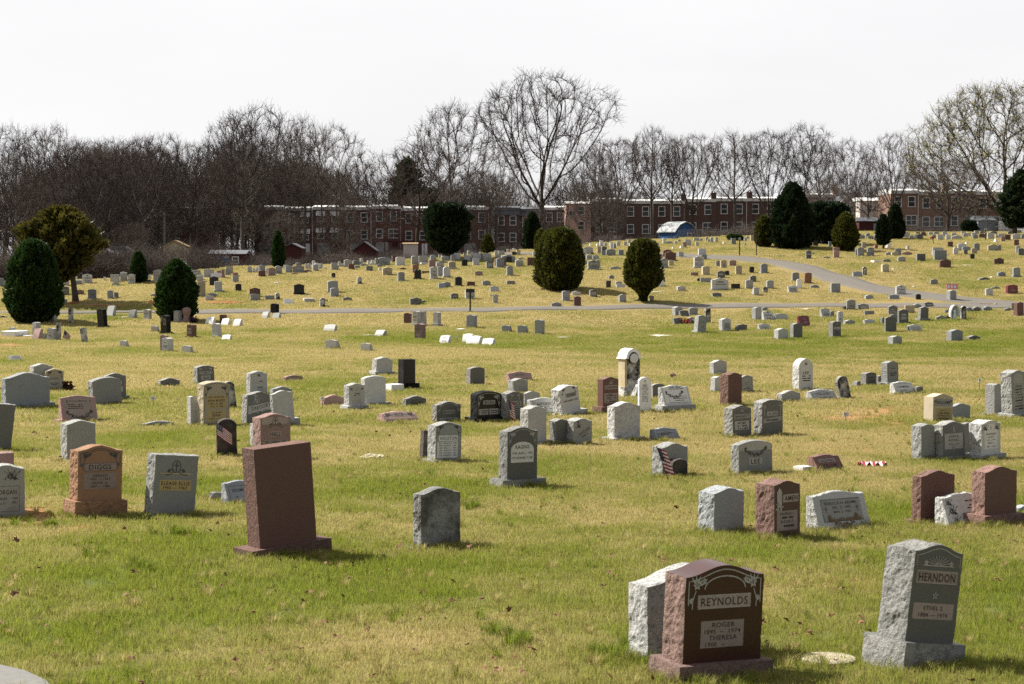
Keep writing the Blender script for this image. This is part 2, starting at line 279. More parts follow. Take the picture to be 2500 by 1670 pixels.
# ---------------------------------------------------------------- the stones: pixel outline of each, read off the photograph
# x0 xs x1 ytop ybottom base_height shape colour options | label       (@ ox oy scale yaw starts a patch of the photo)
T = r'''
@ 0 860 3.647 32
20 65 445 175 500 45 S b ov=.1 | wide blue-grey headstone on long base, largest stone at the photo's left edge
268 300 462 95 345 0 S g | grey headstone standing behind the widest blue-grey headstone
398 415 565 143 345 22 S t D=tan1 | buff headstone with two pale panels, dark dried wreath leaning beside it
58 130 228 25 84 0 L g rev | small low grey wedge marker alone near the left edge, far side of the near stones
795 845 1090 215 470 0 O g lean=-4 | grey headstone leaning backwards in front of a dark engraved one
920 940 1122 180 420 35 S d i | dark engraved headstone partly hidden by leaning grey one
528 560 865 380 625 30 L p D=slantpink | pink slant marker with crosses behind a grey-green plain headstone
512 635 882 590 965 0 S g th | plain thick grey-green headstone right in front of a pink slant marker
-80 -60 90 450 880 0 F d lean=7 | dark grey headstone cut by the left edge and tilting right
-85 -40 125 875 1420 85 F p | pink headstone almost hidden behind the engraved grey one at left edge
-140 -90 225 978 1475 0 S g D=gan yaw=24 | grey headstone with carved flower spray, cut off by the left edge
610 700 1085 810 1470 150 S o D=diggs lean=2 ov=.09 | orange-brown headstone with flower carving on a thick rough base
1282 1350 1728 898 1465 0 F g D=ellis lean=5 | square-topped grey headstone with smooth bright top and gold-tinted name panel
1720 1762 1910 112 292 8 O d D=ramsey | small dark headstone with carved leaves and cross, beside a white slab
1408 1430 1600 223 303 0 S d | low dark headstone behind a thick white slab
1668 1700 1760 380 655 0 S l | pale rough headstone peeking out behind the gold-panelled one
1755 1815 2045 250 662 0 O t D=keeys | buff headstone with yellowed golden inscription panels and carved roses
2000 2015 2110 250 500 0 R m lean=-6 yaw=20 | black-streaked white tablet leaning behind the gold-panelled headstone
1922 1950 2120 577 925 0 R x yaw=12 | blackened round-topped veteran tablet with a small flag leaning on it
1265 1275 1545 608 665 0 S b th=.12 | sunken grey headstone with only its wavy top above the grass
-30 -20 20 305 350 0 F c | small brown block at the left edge beside the widest blue-grey headstone
@ 500 860 3.647 32
370 405 555 162 380 0 S l i | pale grey headstone with worn inscription behind the one carved with diagonal lettering
695 720 872 200 264 0 O p i | low pink curved marker standing alone in the grass
582 610 775 300 430 0 S b | blue-grey headstone hidden behind a pale leaning one
606 625 806 333 665 70 S l lean=-5 ov=.18 | plain pale grey headstone leaning left on a wide base
328 372 608 345 648 0 S d D=gregory lean=3 | dark grey headstone with cross and diagonal lettering
405 432 640 600 850 0 S l | pale rough headstone squeezed behind the rosy-tan one
430 500 765 535 960 0 S p D=hall c2 | rosy-tan headstone with round emblem, half hidden behind the big plain red one
1487 1525 1668 38 205 38 S l lean=2 | pale headstone on rough base just left of the shiny black one
1720 1770 1875 55 335 65 F k ov=.25 | tall shiny black headstone on black base
1610 1625 1758 300 352 0 G w hh=.22 | flat white-topped slab at the foot of the shiny black headstone
1390 1425 1612 205 485 40 O l ov=.2 | plain pale round-shouldered headstone behind the small one with a pointed panel
1240 1285 1425 267 518 50 S l D=arch ov=.16 | small pale headstone with pointed arch panel and cross
1030 1060 1245 375 482 0 S p | low plain pink headstone beside a little white card on a stake
1760 1790 1972 383 488 0 S d i | low dark grey curved marker between a black monument and a pink slant
1535 1617 1922 522 638 0 L p D=rice | low pink slant marker with dark rough side and four big letters
150 225 480 1135 1360 0 L b D=so | grey slant marker half hidden behind the big plain red headstone
-10 90 160 1218 1330 0 K e th=.3 | rough rock wedge left of the half-hidden grey slant marker
@ 0 0 1 36
612 633 772 1081 1360 30 F r lean=-3.6 ov=.2 D=none th=.3 sm ls | big plain polished red headstone seen from the back, largest near the middle
@ 800 1150 2.935 34
613 670 952 110 552 16 S e q ov=.2 | rough mottled grey headstone with stained face, standing alone
@ 1000 840 4 34
222 265 498 553 772 8 S d D=brown ov=.25 | grey-brown headstone behind the one with a long list of names
172 250 502 750 1160 34 S g D=houston lean=2 ov=.12 | grey headstone with a six-line list of names
100 122 200 830 1138 0 F x lean=4 | narrow blackened headstone tucked behind the one with six names
553 592 733 217 405 0 O d | small dark plain headstone standing alone behind the others
955 972 1195 267 372 0 L p D=pk2 | pink slant marker behind a small grey headstone
962 1015 1155 330 480 0 S g | small plain grey headstone in front of a pink slant marker
592 655 890 452 768 58 O k D=bush ov=.15 c3 | black-faced headstone with corner flowers and twin name panels
880 945 1115 450 758 0 S d D=mack | dark headstone with a small flag planted before its left edge
1105 1120 1270 453 620 0 S l | pale headstone behind the one with a flag
1168 1190 1450 522 705 20 L l D=matthews | wide pale slant marker between two taller headstones
1078 1155 1335 592 982 45 S l ov=.2 | plain pale headstone on a base behind the brown-grey central stone
1405 1500 1685 390 702 45 S l D=young lean=-9 ov=.25 | pale engraved headstone leaning sharply left on a rough base
868 950 1243 797 1400 85 S d D=ragins ov=.22 lean=1 | grey-brown headstone with arched white panel on a wide base, centre of the lawn
1370 1435 1550 715 978 0 S d lean=-4 | dark plain headstone close beside one with a diagonal banner
1508 1600 1780 713 985 0 S g D=outlaw | grey headstone carved with a cross and a diagonal banner
1835 1890 2042 312 680 75 S r D=richardson ov=.2 sm | brick-red polished headstone with white flowers on double base
1930 2000 2250 560 942 34 S l q ov=.12 | pale headstone with a rough-hewn face all over, below the stained monument
@ 1413 840 4 32
708 712 828 380 528 0 O d | dark plain headstone behind the white veteran tablet
505 540 600 380 530 0 K m lean=12 | dark-stained slab propped against the foot of the tall stained monument
577 592 706 313 665 0 R w D=vet yaw=8 | tall white round-topped veteran tablet with small cross
790 830 1090 400 665 70 L l D=slantw ov=.1 | pale slant marker with carved garland on a rough base
1278 1320 1448 150 303 0 S l q lean=-3 | small pale rock-sided headstone below a flat slab
1283 1330 1420 308 482 0 S l | small pale headstone behind the tall plain brown-red one
1380 1458 1590 270 605 0 S r | tall plain brown-red headstone with a rough side
1565 1580 1698 298 475 0 S g i lean=-3 | grey engraved headstone behind the tall brown-red one
2088 2150 2285 133 458 0 A l D=leearch yaw=26 | cream headstone with full rounded arch top
1935 1985 2163 450 568 0 S g | low plain grey headstone below the cream arched one
1422 1505 1685 588 912 0 S d D=barnett | narrow dark headstone with rough side, left one of a pair
1708 1790 1990 532 897 12 O d D=allen ov=.2 | dark headstone with carved trees and curved banner, right one of a pair
697 770 995 812 945 0 L b D=barnett2 | low blue-grey slant marker with carved columns alone in the grass
715 820 1063 953 1298 0 S g | grey headstone with a flag and a little blackened tablet before it
862 915 1063 1105 1308 0 R x yaw=20 | little blackened round-topped tablet in front of a grey headstone
1487 1565 1890 935 1282 0 O g D=lee | broad grey headstone carved with a garland, short three-letter name
@ 1913 860 3.564 30
205 320 540 885 1042 0 L r D=caldwell c2 | pinkish-red slant marker with a white slab beside it
110 125 232 1010 1038 0 G w | thin white slab at the side of the pinkish-red slant marker
490 495 583 193 410 0 R m lean=-17 D=none | black-stained white tablet leaning far over
195 265 475 320 422 0 L l i | stained pale slant marker left of the far-leaning tablet
540 640 670 238 308 0 K d | dark sloping wedge marker beside a small round-topped dark headstone
672 720 808 168 302 0 O d i | small dark round-topped headstone between a wedge and a taller pale one
805 820 865 195 292 0 S d | dark stone wedged between two headstones on the right lawn
850 905 1000 70 298 40 S g i ov=.14 | upright grey headstone with carved flowers behind a pale slant marker
937 975 1135 252 368 0 L l D=slant3 | pale slant marker with diagonal lettering beside a low rock
1108 1150 1205 288 357 0 K e q | low rounded grey rock marker next to a pale slant
1900 1995 2112 145 575 50 S g D=crosby lean=-4 ov=.1 | tall grey headstone with arched top panel leaning at the right edge
1755 1835 1905 262 552 25 S g | thick grey headstone shaded behind the tall one at right edge
1218 1300 1468 353 612 0 S t D=williams lean=2 sm | smooth buff-grey headstone with carved name and yellowed lower panel
1450 1465 1613 440 592 0 S b | small plain blue-grey headstone behind the smooth buff-grey one
1115 1200 1312 612 945 0 S g | plain thick grey headstone, left end of a row of four on the right lawn
1535 1575 1660 600 900 0 S d | dark headstone squeezed between the praying-hands stone and the arched-panel stone
1303 1388 1575 592 945 45 S d D=royal ov=.18 | headstone with praying hands above a scroll panel
1620 1725 1885 578 940 60 S l D=watkins lean=-2 ov=.13 | pale headstone with leafy border around a pointed panel
1120 1195 1480 1020 1492 35 S r c3 ov=.14 | plain red-brown headstone behind the left end of a white slant
1640 1750 2018 980 1515 105 S c c3 ov=.12 | plain dark brown headstone on a thick base behind the right end of a white slant
1332 1440 1820 1230 1520 0 L l D=slantbig | large pale slant marker with carved branch in front of two brown headstones
2015 2035 2150 1318 1420 0 S b | blue-grey headstone cut by the right edge behind thick brown base
217 300 745 1213 1562 0 L l D=adams | granite slant marker with framed panel, two crosses and bronze flowers
@ 1500 1150 2.348 34
480 570 740 82 358 0 S b | plain blue-grey headstone left of the dark red engraved one
808 918 1065 38 392 14 S c D=amen ov=.18 | dark red headstone carved with a tall candle panel
262 388 838 512 1205 100 S h D=reynolds lean=2 ov=.1 th=.3 yaw=27 pt | polished dark red headstone with etched flower arch, biggest in the foreground
65 205 820 545 1100 0 S l q2 yaw=27 th=.3 | white rough-edged headstone directly behind the polished dark red one
1487 1650 1925 395 1140 150 S d D=herndon lean=8 ov=.12 yaw=30 c4 | dark-faced headstone with sunburst leaning right on a heavy base, lower right corner
1060 1070 1390 1086 1122 0 G t round | round buff stone disc lying in the grass between the two nearest headstones
@ 0 560 5.228 -30
622 690 752 1072 1182 0 K g
872 905 938 995 1195 0 F m
1250 1330 1378 1008 1258 30 S k lean=-4 c3
1350 1435 1480 968 1115 20 L l
1625 1700 1750 1020 1140 0 L d
1525 1600 1625 1115 1135 0 G w
1832 1905 1938 1015 1152 8 S l i
415 460 520 1178 1345 0 S l
118 180 220 1243 1328 0 K l
68 290 318 1300 1372 0 G w hh=.3
318 390 412 1335 1372 0 G w
400 480 548 1260 1412 0 L p c4
548 570 600 1320 1412 0 F g
602 680 722 1252 1422 0 O l i
715 750 780 1190 1420 0 F m
1040 1075 1128 1250 1450 0 F m lean=-9
1527 1610 1668 1410 1502 0 K l
1928 2000 2045 1222 1306 0 K g
@ 0 560 5.228 12
-10 0 88 1095 1130 0 S d
765 770 862 880 943 0 S b
765 772 885 722 838 0 O d i
962 970 1075 765 832 0 S p
1115 1135 1240 757 892 20 O b i
1365 1380 1455 772 882 0 S b
1455 1460 1515 800 872 0 F b
1405 1415 1530 573 670 0 F l
1530 1540 1630 540 662 0 S l
1432 1450 1525 605 718 30 S l
1632 1640 1730 565 697 20 S l i
1318 1325 1355 605 655 0 F w
955 963 995 545 648 0 F w
1043 1060 1185 567 687 0 S l i
948 955 1048 645 705 0 F b
815 825 885 640 722 0 F l
815 820 848 600 645 0 S w
727 732 778 615 712 0 S b
-35 -28 52 615 732 0 S b
52 58 95 652 722 0 F g
1950 1965 2105 508 665 20 S l i
1862 1868 1932 572 628 0 S w
1835 1840 1938 645 674 0 G c hh=.2
1920 1925 2020 815 855 0 S b
@ 352 560 5.228 12
605 615 725 515 600 0 O g
630 640 735 545 645 0 O g
670 680 758 580 668 0 O l
752 765 900 503 612 0 F l
845 850 1003 547 618 0 L w
922 930 992 518 580 0 S p
985 995 1036 508 622 0 F p lean=-3
1033 1038 1102 500 584 0 O b
1038 1045 1137 465 560 0 F y
833 842 952 597 714 0 S k
893 905 1000 658 803 35 O l
677 690 787 657 858 0 O t
1125 1132 1208 580 677 0 S g
1125 1135 1200 550 600 0 S p
1160 1172 1247 690 790 0 O k
1340 1350 1485 740 860 0 S c
1348 1362 1485 815 910 0 O g
1540 1545 1664 838 898 0 F b
1668 1690 1742 803 894 0 R m lean=-5
1777 1795 1905 880 955 0 L l i
812 820 932 805 860 0 S b
772 785 893 833 903 0 S l
1311 1320 1380 468 552 0 S l
1383 1390 1423 488 550 0 S w
1423 1430 1462 472 548 0 S w
1463 1470 1547 450 530 0 O b
1453 1460 1552 520 605 0 O c
1553 1558 1592 490 572 0 S l
1577 1588 1677 483 598 10 S p i
1666 1678 1762 462 572 0 O b i
1781 1788 1828 445 522 0 S l
1796 1808 1895 452 553 0 S b
1895 1907 2045 452 552 0 S g i
1930 1938 2005 420 470 0 S g
1868 1875 1972 549 574 0 S p
1655 1665 1724 668 692 0 G w
1908 1920 2046 692 830 25 S k ov=.05
1778 1790 1828 445 522 0 S l
@ 352 560 5.228 -30
1610 1685 1722 940 1078 0 S k
1487 1560 1606 1047 1133 0 L l
1622 1706 1747 1060 1138 0 L l
960 1005 1062 1082 1195 0 S r
770 865 910 1113 1215 0 L w
972 1060 1104 1130 1227 0 L w
1120 1205 1257 1137 1240 0 L w
865 938 987 1193 1378 20 S l sm
973 1075 1122 1338 1422 0 L w
540 608 670 1205 1383 25 S r i c4
212 292 342 1088 1340 34 S k D=celt
375 438 482 1030 1190 0 S b i
205 285 315 1338 1562 0 S p c4
227 308 374 1375 1568 0 S l i
478 592 648 1475 1582 0 K l
88 165 212 1226 1308 0 K l
@ 704 560 5.228 12
210 216 246 432 505 0 S l
248 255 290 430 508 0 F l lean=-3
303 308 344 392 475 0 S w
308 318 383 445 530 0 O b
330 340 405 425 502 0 O w
405 410 440 430 498 0 S l
195 203 299 508 546 0 S p
437 442 470 473 507 0 K w
540 550 630 418 518 0 O g
570 578 642 450 517 0 O b
634 640 672 405 478 0 O l
672 678 712 438 478 0 S l
706 718 822 382 482 0 O g
820 828 914 390 458 0 O d
762 772 847 433 512 0 S r q
912 920 953 365 455 0 F l
845 850 916 458 498 0 F g
1003 1010 1040 393 458 0 R w
1053 1060 1102 388 457 0 O w
915 922 1003 435 468 0 S g
1104 1110 1147 365 462 0 O g
1141 1152 1300 352 458 0 O b i
1126 1134 1220 435 478 0 S g
1285 1290 1317 355 422 0 S l
1320 1328 1388 333 430 0 F c
1368 1380 1490 345 460 0 O l
1463 1468 1502 325 402 0 R t
986 996 1079 467 532 0 F d i
1195 1208 1329 478 584 6 S t i
1127 1170 1202 490 525 0 K w
1393 1405 1487 540 662 25 O b i
1415 1420 1506 483 514 0 S r
1576 1588 1665 445 562 0 O o
1605 1612 1697 508 637 20 H k sm
1700 1706 1802 528 560 0 F c
1565 1577 1667 335 458 0 O g i
1660 1668 1783 335 432 0 F g
1680 1686 1777 428 454 0 G w hh=.2
1786 1800 1882 383 492 0 O p
1806 1815 1890 325 402 0 O b
1880 1892 1987 418 483 0 O l
1883 1890 2042 398 432 0 S g
1806 1818 1908 472 634 14 S l i lean=-2
1903 1910 1987 470 600 0 O b
1916 1922 1952 292 357 0 F l
1948 1956 2005 297 349 0 F w
545 550 601 550 620 8 S m
873 880 936 600 697 10 R m
495 510 639 650 802 20 O b ov=.08
530 545 647 742 860 0 O b
398 405 472 870 992 0 R m
380 385 503 883 922 0 S b
692 700 810 858 910 0 S d q
176 186 342 893 929 0 G l hh=.25
1548 1556 1703 865 961 0 S d D=kidd
1697 1703 1759 903 942 0 S d
@ 704 560 5.228 -30
437 577 624 1207 1305 0 L l D=none
472 614 678 1400 1527 0 K l
920 1038 1097 1445 1556 0 K l
1082 1188 1257 1275 1372 0 L l
962 1070 1087 1338 1366 0 G w
1471 1560 1575 1060 1203 0 S c
1575 1642 1697 1037 1228 20 S l i
1690 1738 1767 1040 1220 10 F l
1603 1702 1760 1195 1408 20 S p D=pk3 c4
1846 1908 1950 1048 1238 35 S l ov=.15
@ 1056 560 5.228 12
106 116 216 335 402 0 O g
230 238 307 318 408 0 O b
275 282 357 297 393 0 F l
73 78 112 290 358 0 F l
392 398 432 295 345 0 F l
440 447 480 265 328 0 S l
485 490 518 283 382 0 F w
397 404 482 325 403 22 O l
503 515 617 297 397 0 R l
600 608 652 303 388 0 F g
653 665 752 300 406 0 O l i
596 602 643 250 306 0 S l
511 520 602 363 458 0 L l
370 378 446 378 474 0 S k
195 208 297 408 512 35 O t i
678 690 776 402 497 0 O d i
791 803 939 357 470 0 S r
810 820 915 367 487 10 O b D=none c5
933 940 1012 343 428 0 O k
872 885 1054 320 424 0 S g
793 800 877 322 365 0 F l
1051 1063 1162 385 478 0 O l i
1083 1090 1170 353 388 0 S l
1201 1213 1342 355 468 0 F r
1276 1284 1352 290 354 0 F l
1290 1296 1352 265 300 0 S l
835 842 921 270 323 0 F l
843 850 890 242 280 0 F w
790 796 830 265 322 0 F l
898 905 947 232 288 0 S x
950 957 987 232 293 0 S l lean=-6
990 996 1022 225 283 0 S p
1022 1028 1062 218 282 0 F w lean=-4
1013 1020 1077 283 330 0 F k
1068 1075 1124 257 330 0 F y
715 722 762 250 288 0 S w
941 952 1029 465 592 20 O g
538 546 643 530 596 0 L p i
286 296 377 600 722 15 S k
436 445 542 663 724 0 F r
631 640 738 647 719 0 S b
941 950 1052 652 704 0 F g q
731 740 849 722 800 0 L l
228 238 330 812 892 0 O d i
413 425 539 760 890 0 O l i
768 775 837 835 942 0 S e
727 733 856 830 856 0 S b
1648 1662 1754 780 914 12 O b i
1776 1785 1893 783 842 0 S l
1798 1808 1895 847 977 12 S r c4
1508 1520 1647 925 991 0 S d q
68 80 167 683 758 0 L b lean=4
126 135 232 665 741 0 S b
133 143 228 470 617 25 R l
@ 1056 560 5.228 -30
427 522 570 1083 1258 0 S b
882 985 1027 1218 1312 0 K b
1083 1185 1237 1218 1330 0 K b
1298 1385 1437 1145 1346 0 S g
378 500 520 1325 1452 0 L w
412 578 637 1352 1477 0 L w
612 748 802 1383 1483 0 L w
73 188 240 1345 1462 0 L w D=fr
1595 1700 1747 1380 1396 0 G w
310 390 412 1268 1288 0 G w
@ 1408 560 5.228 12
158 172 262 765 865 0 O d i
533 545 632 825 930 0 S b
370 378 437 650 745 0 F x
490 500 580 658 722 0 O l
507 515 622 690 750 0 L l
408 415 477 580 636 0 S b
420 428 567 467 516 0 S g
600 608 662 450 510 0 O w
133 148 285 388 518 18 S g i
230 240 302 385 495 0 S b
116 125 202 318 391 0 O l i
200 208 284 325 390 0 O l i
40 48 130 388 446 0 S b
84 92 207 220 315 0 O l
35 42 122 255 352 0 F l
173 180 217 288 322 0 S x
256 264 310 215 310 0 F t
311 320 384 213 275 0 O d
310 316 372 270 334 0 F b
371 382 497 248 334 0 O g i
528 536 600 257 334 0 F b
620 627 667 280 328 0 O d
291 298 338 138 215 0 F w
350 355 390 168 212 0 S l
413 420 458 158 212 0 S w
424 430 468 172 245 0 S w
468 474 502 175 243 0 S g
506 514 555 148 212 0 O l
595 602 642 152 210 0 O l
650 656 690 125 178 0 S l
652 680 693 172 215 0 K w
700 707 742 142 202 0 S w
148 175 191 175 215 0 K w
60 66 98 172 212 0 S w
238 260 287 175 218 0 K w
1035 1042 1102 310 388 0 O l
1092 1105 1212 252 352 0 S c D=none
1121 1132 1267 280 402 0 S r c4
1066 1078 1170 367 493 12 S b i lean=-2
1170 1178 1240 388 470 0 O y
1180 1187 1227 350 392 0 S w
1062 1070 1110 487 572 0 O l
1075 1082 1129 603 672 0 F d
1018 1035 1122 640 733 20 A w
1295 1303 1365 283 352 0 F l
1353 1362 1402 155 233 0 S p lean=-4
1298 1330 1354 208 248 0 K w
1203 1225 1247 222 252 0 K w
1377 1385 1460 125 209 0 F l
1511 1520 1559 157 215 0 F l
1488 1496 1567 105 152 0 F l
1562 1570 1610 110 152 0 S l
1640 1646 1678 95 152 0 S l
1668 1675 1712 122 167 0 F g
1700 1706 1742 98 172 0 R l
1763 1770 1803 97 167 0 F l
1850 1875 1896 155 192 0 K w
1968 1976 2033 108 192 10 F b
1096 1103 1142 110 189 0 F w
1143 1150 1225 147 190 0 O l
1246 1252 1284 147 195 0 O l
1286 1292 1327 123 157 0 S l
1008 1016 1048 165 237 0 S g
995 1010 1030 165 235 0 S w
1546 1558 1650 243 334 0 F l
1583 1592 1662 318 390 0 O b
1490 1503 1622 337 493 18 S l D=twin
1770 1780 1840 397 473 0 O g
1830 1843 1915 388 494 10 O t i
1936 1950 2037 390 468 0 O p
1591 1610 1700 465 584 15 O t
1452 1458 1550 545 594 0 F p
1788 1798 1892 525 622 0 S d i
1891 1897 1947 525 590 0 O k
1573 1580 1714 615 678 0 F b i
1533 1540 1580 618 662 0 S x
1713 1728 1938 617 778 22 S l D=price ov=.07
1275 1290 1390 718 789 0 O l
1722 1740 1858 803 872 0 L d
955 965 1083 787 808 0 G w
720 730 855 888 916 0 S d
920 930 985 840 912 0 S t
@ 1408 560 5.228 30
1213 1262 1355 980 1106 0 S g
1306 1330 1439 1028 1113 0 L d
1423 1440 1547 993 1098 0 O g
1633 1650 1712 1005 1197 0 F m
1228 1250 1402 1122 1218 0 L d
1395 1410 1532 1115 1208 0 S g
1467 1558 1665 1090 1328 32 S g i lean=8
1815 1860 1970 1128 1306 0 S l D=nord
960 1000 1192 1335 1374 0 G w D=none
@ 1760 560 5.228 30
163 210 334 1205 1300 0 K d
475 500 638 1200 1286 0 L l i
672 735 862 1257 1408 0 S l
883 925 1040 1190 1400 0 S d
1375 1430 1532 1170 1383 8 O d i
1475 1500 1560 1040 1203 0 S l i
1558 1590 1710 1150 1222 0 S g q
1822 1845 1974 1143 1214 0 L l i
973 1015 1147 1095 1243 0 L u i
388 448 524 988 1153 20 S g
520 530 594 990 1040 0 S g q
518 560 680 1037 1168 0 L l i
683 705 852 1070 1163 0 L l
1258 1300 1402 1005 1123 8 L l i
1395 1400 1440 1035 1118 0 S g
1550 1575 1600 975 1028 0 S x
1593 1610 1717 893 1027 0 O g i
1742 1765 1895 948 1025 0 L d i
1823 1840 1957 1037 1095 0 F b
1033 1050 1192 1004 1028 0 G w
@ 1760 560 5.228 12
1395 1412 1524 683 814 0 F b
1833 1850 1945 830 891 0 S b
853 870 987 713 808 0 L l i lean=-3
965 973 1035 630 757 0 S w
897 915 1000 545 662 0 O g
1053 1068 1154 548 694 25 O o lean=3
1138 1150 1250 703 750 0 S b
380 425 492 735 841 0 K l
533 540 597 728 806 0 R m
578 590 674 645 759 0 O g
308 320 410 640 758 0 O g
352 378 455 587 672 0 S d
128 143 245 690 760 0 F k
181 193 269 458 578 10 O t
358 370 422 472 560 0 O k lean=4
501 515 597 433 563 20 S b
1081 1090 1155 267 374 0 O d i
1151 1157 1202 290 318 0 S b
1300 1308 1395 345 372 0 F b
1431 1442 1512 268 364 0 O p
1428 1436 1514 222 290 0 O p
1713 1719 1745 248 335 0 S b
1740 1750 1827 227 344 15 O b i
1860 1873 1955 227 342 10 O b i
1795 1803 1850 160 238 0 F l
1922 1975 2012 193 248 0 K p
1683 1690 1805 533 609 0 L b
1801 1808 1862 475 586 0 R m
690 700 815 323 345 0 G d
908 918 1022 318 334 0 G g
1080 1105 1124 168 217 0 K w
1127 1132 1168 178 218 0 S p
1174 1182 1242 140 214 0 F k
1274 1280 1322 110 189 0 R m
1372 1378 1412 150 227 0 F b
1430 1436 1472 160 225 0 S b
668 695 718 185 224 0 K w
628 635 692 140 182 0 L l
375 382 442 68 150 0 F y
293 300 332 100 157 0 S l
318 325 357 85 128 0 S l
1185 1190 1230 65 112 0 S g
1162 1168 1212 110 142 0 S b
1766 1773 1837 68 124 0 O b
1850 1856 1902 45 105 0 S l
1870 1877 1952 78 127 0 O b
1952 1958 1987 62 132 0 S l
283 305 317 170 202 0 K d
@ 2109 560 5.228 30
300 318 430 965 1095 0 S d i
260 280 417 1110 1313 8 O d
430 452 570 1015 1204 25 S d D=box ov=.15
333 340 430 1080 1192 0 O b
208 235 266 1118 1207 0 S d
516 530 645 963 1068 0 F t
620 640 732 945 1003 0 S b
768 793 896 925 1000 0 L d i
688 722 820 983 1166 35 S d lean=3 ov=.2
913 925 1048 1097 1160 0 S g q
1230 1242 1305 973 1149 0 R m
1303 1310 1369 990 1055 0 S b
1373 1400 1492 983 1051 0 S d
1503 1530 1636 978 1045 0 S b
1000 1040 1102 1020 1068 0 K g
1783 1795 1900 1000 1043 0 S b
1913 1960 2040 923 1106 25 S r c4
1888 1900 1920 935 1038 0 S x
516 560 575 1230 1302 0 K d
568 585 742 1210 1308 0 L l i
303 380 493 1352 1478 0 S g q
1050 1125 1267 1273 1433 0 S b
1300 1345 1486 1348 1420 0 S d
@ 2109 560 5.228 12
403 418 535 708 838 0 S l i
318 335 457 830 896 0 L b
661 675 730 820 896 0 R k
1050 1105 1180 772 908 10 S g yaw=30
1546 1562 1647 748 850 0 O l
1618 1630 1736 727 763 0 S b
1812 1840 1965 703 824 0 O u i
842 855 942 630 705 0 S d q
618 628 670 722 737 0 G w
1438 1490 1622 608 655 0 S d
1695 1718 1808 537 605 0 S b
1590 1600 1702 603 616 0 G w
1898 1912 1996 483 612 25 O b
220 240 322 440 548 0 O y
330 345 482 493 515 0 G w
95 108 208 390 424 0 G w hh=.18
240 248 340 375 417 0 O b
426 440 530 345 414 0 O b i
663 680 785 308 406 0 F d
888 905 1057 262 395 0 F b
870 882 1015 228 334 0 F l
956 975 1110 383 489 0 O r c4
1260 1275 1380 448 466 0 G w
1652 1668 1785 360 450 0 S c
1356 1368 1414 310 382 0 F k
1138 1148 1204 225 325 0 R l
1195 1205 1307 175 270 0 O l
1250 1260 1362 215 274 0 O b
1270 1278 1324 255 325 0 F d
1368 1376 1445 237 316 0 O t
1401 1410 1477 173 270 0 S b
1575 1590 1712 187 272 0 S t i
1706 1712 1752 195 268 0 O b
1965 1975 2048 237 335 0 O d
1938 1945 1997 205 303 0 S l
273 285 352 288 332 0 S g
348 360 450 277 339 0 S y
393 402 477 240 332 0 O b
478 488 617 280 328 0 S p
501 570 600 207 254 0 K l
273 300 345 163 235 0 K w
1066 1075 1137 153 228 0 F r
1268 1310 1330 160 199 0 K w
1645 1680 1705 115 164 0 K w
1908 1960 1990 128 212 0 F r yaw=-25
1748 1755 1802 87 155 0 F p
1796 1803 1870 63 140 0 F c
373 382 446 58 125 0 O l
503 514 587 30 108 0 O l
578 585 642 70 117 0 S l
638 645 692 60 114 0 S l
683 690 755 55 120 0 O d
868 875 920 60 117 0 S b
933 942 1015 62 137 0 F l
1043 1050 1107 63 132 0 F w
1118 1130 1257 72 130 0 S l
1263 1270 1324 42 104 0 S l
1370 1377 1432 38 97 0 S l
1388 1395 1455 60 124 0 O b
1465 1475 1547 50 110 0 O r
1575 1585 1662 42 127 0 F l
1710 1718 1802 52 110 0 F l
1886 1900 1997 50 127 0 S l
2003 2012 2060 55 122 0 S b
820 828 882 30 72 0 S l
888 896 957 28 64 0 O b
998 1006 1062 22 92 0 S l
1113 1120 1182 42 92 0 O l
1240 1248 1297 20 82 0 F l
1318 1325 1364 42 90 0 F l
1410 1418 1472 12 62 0 F l
1475 1482 1542 18 57 0 O g
1608 1616 1702 20 62 0 O b
1833 1840 1897 22 62 0 O b
1947 1955 2012 8 52 0 F g
658 665 717 30 62 0 O d
723 732 792 28 87 0 S c
128 134 167 63 137 0 S l
22 30 77 48 107 0 O b
48 56 127 78 128 0 O b
480 487 520 60 105 0 S d
760 768 800 50 86 0 S p
1540 1547 1580 40 90 0 S l
1676 1682 1712 60 108 0 F l
'''
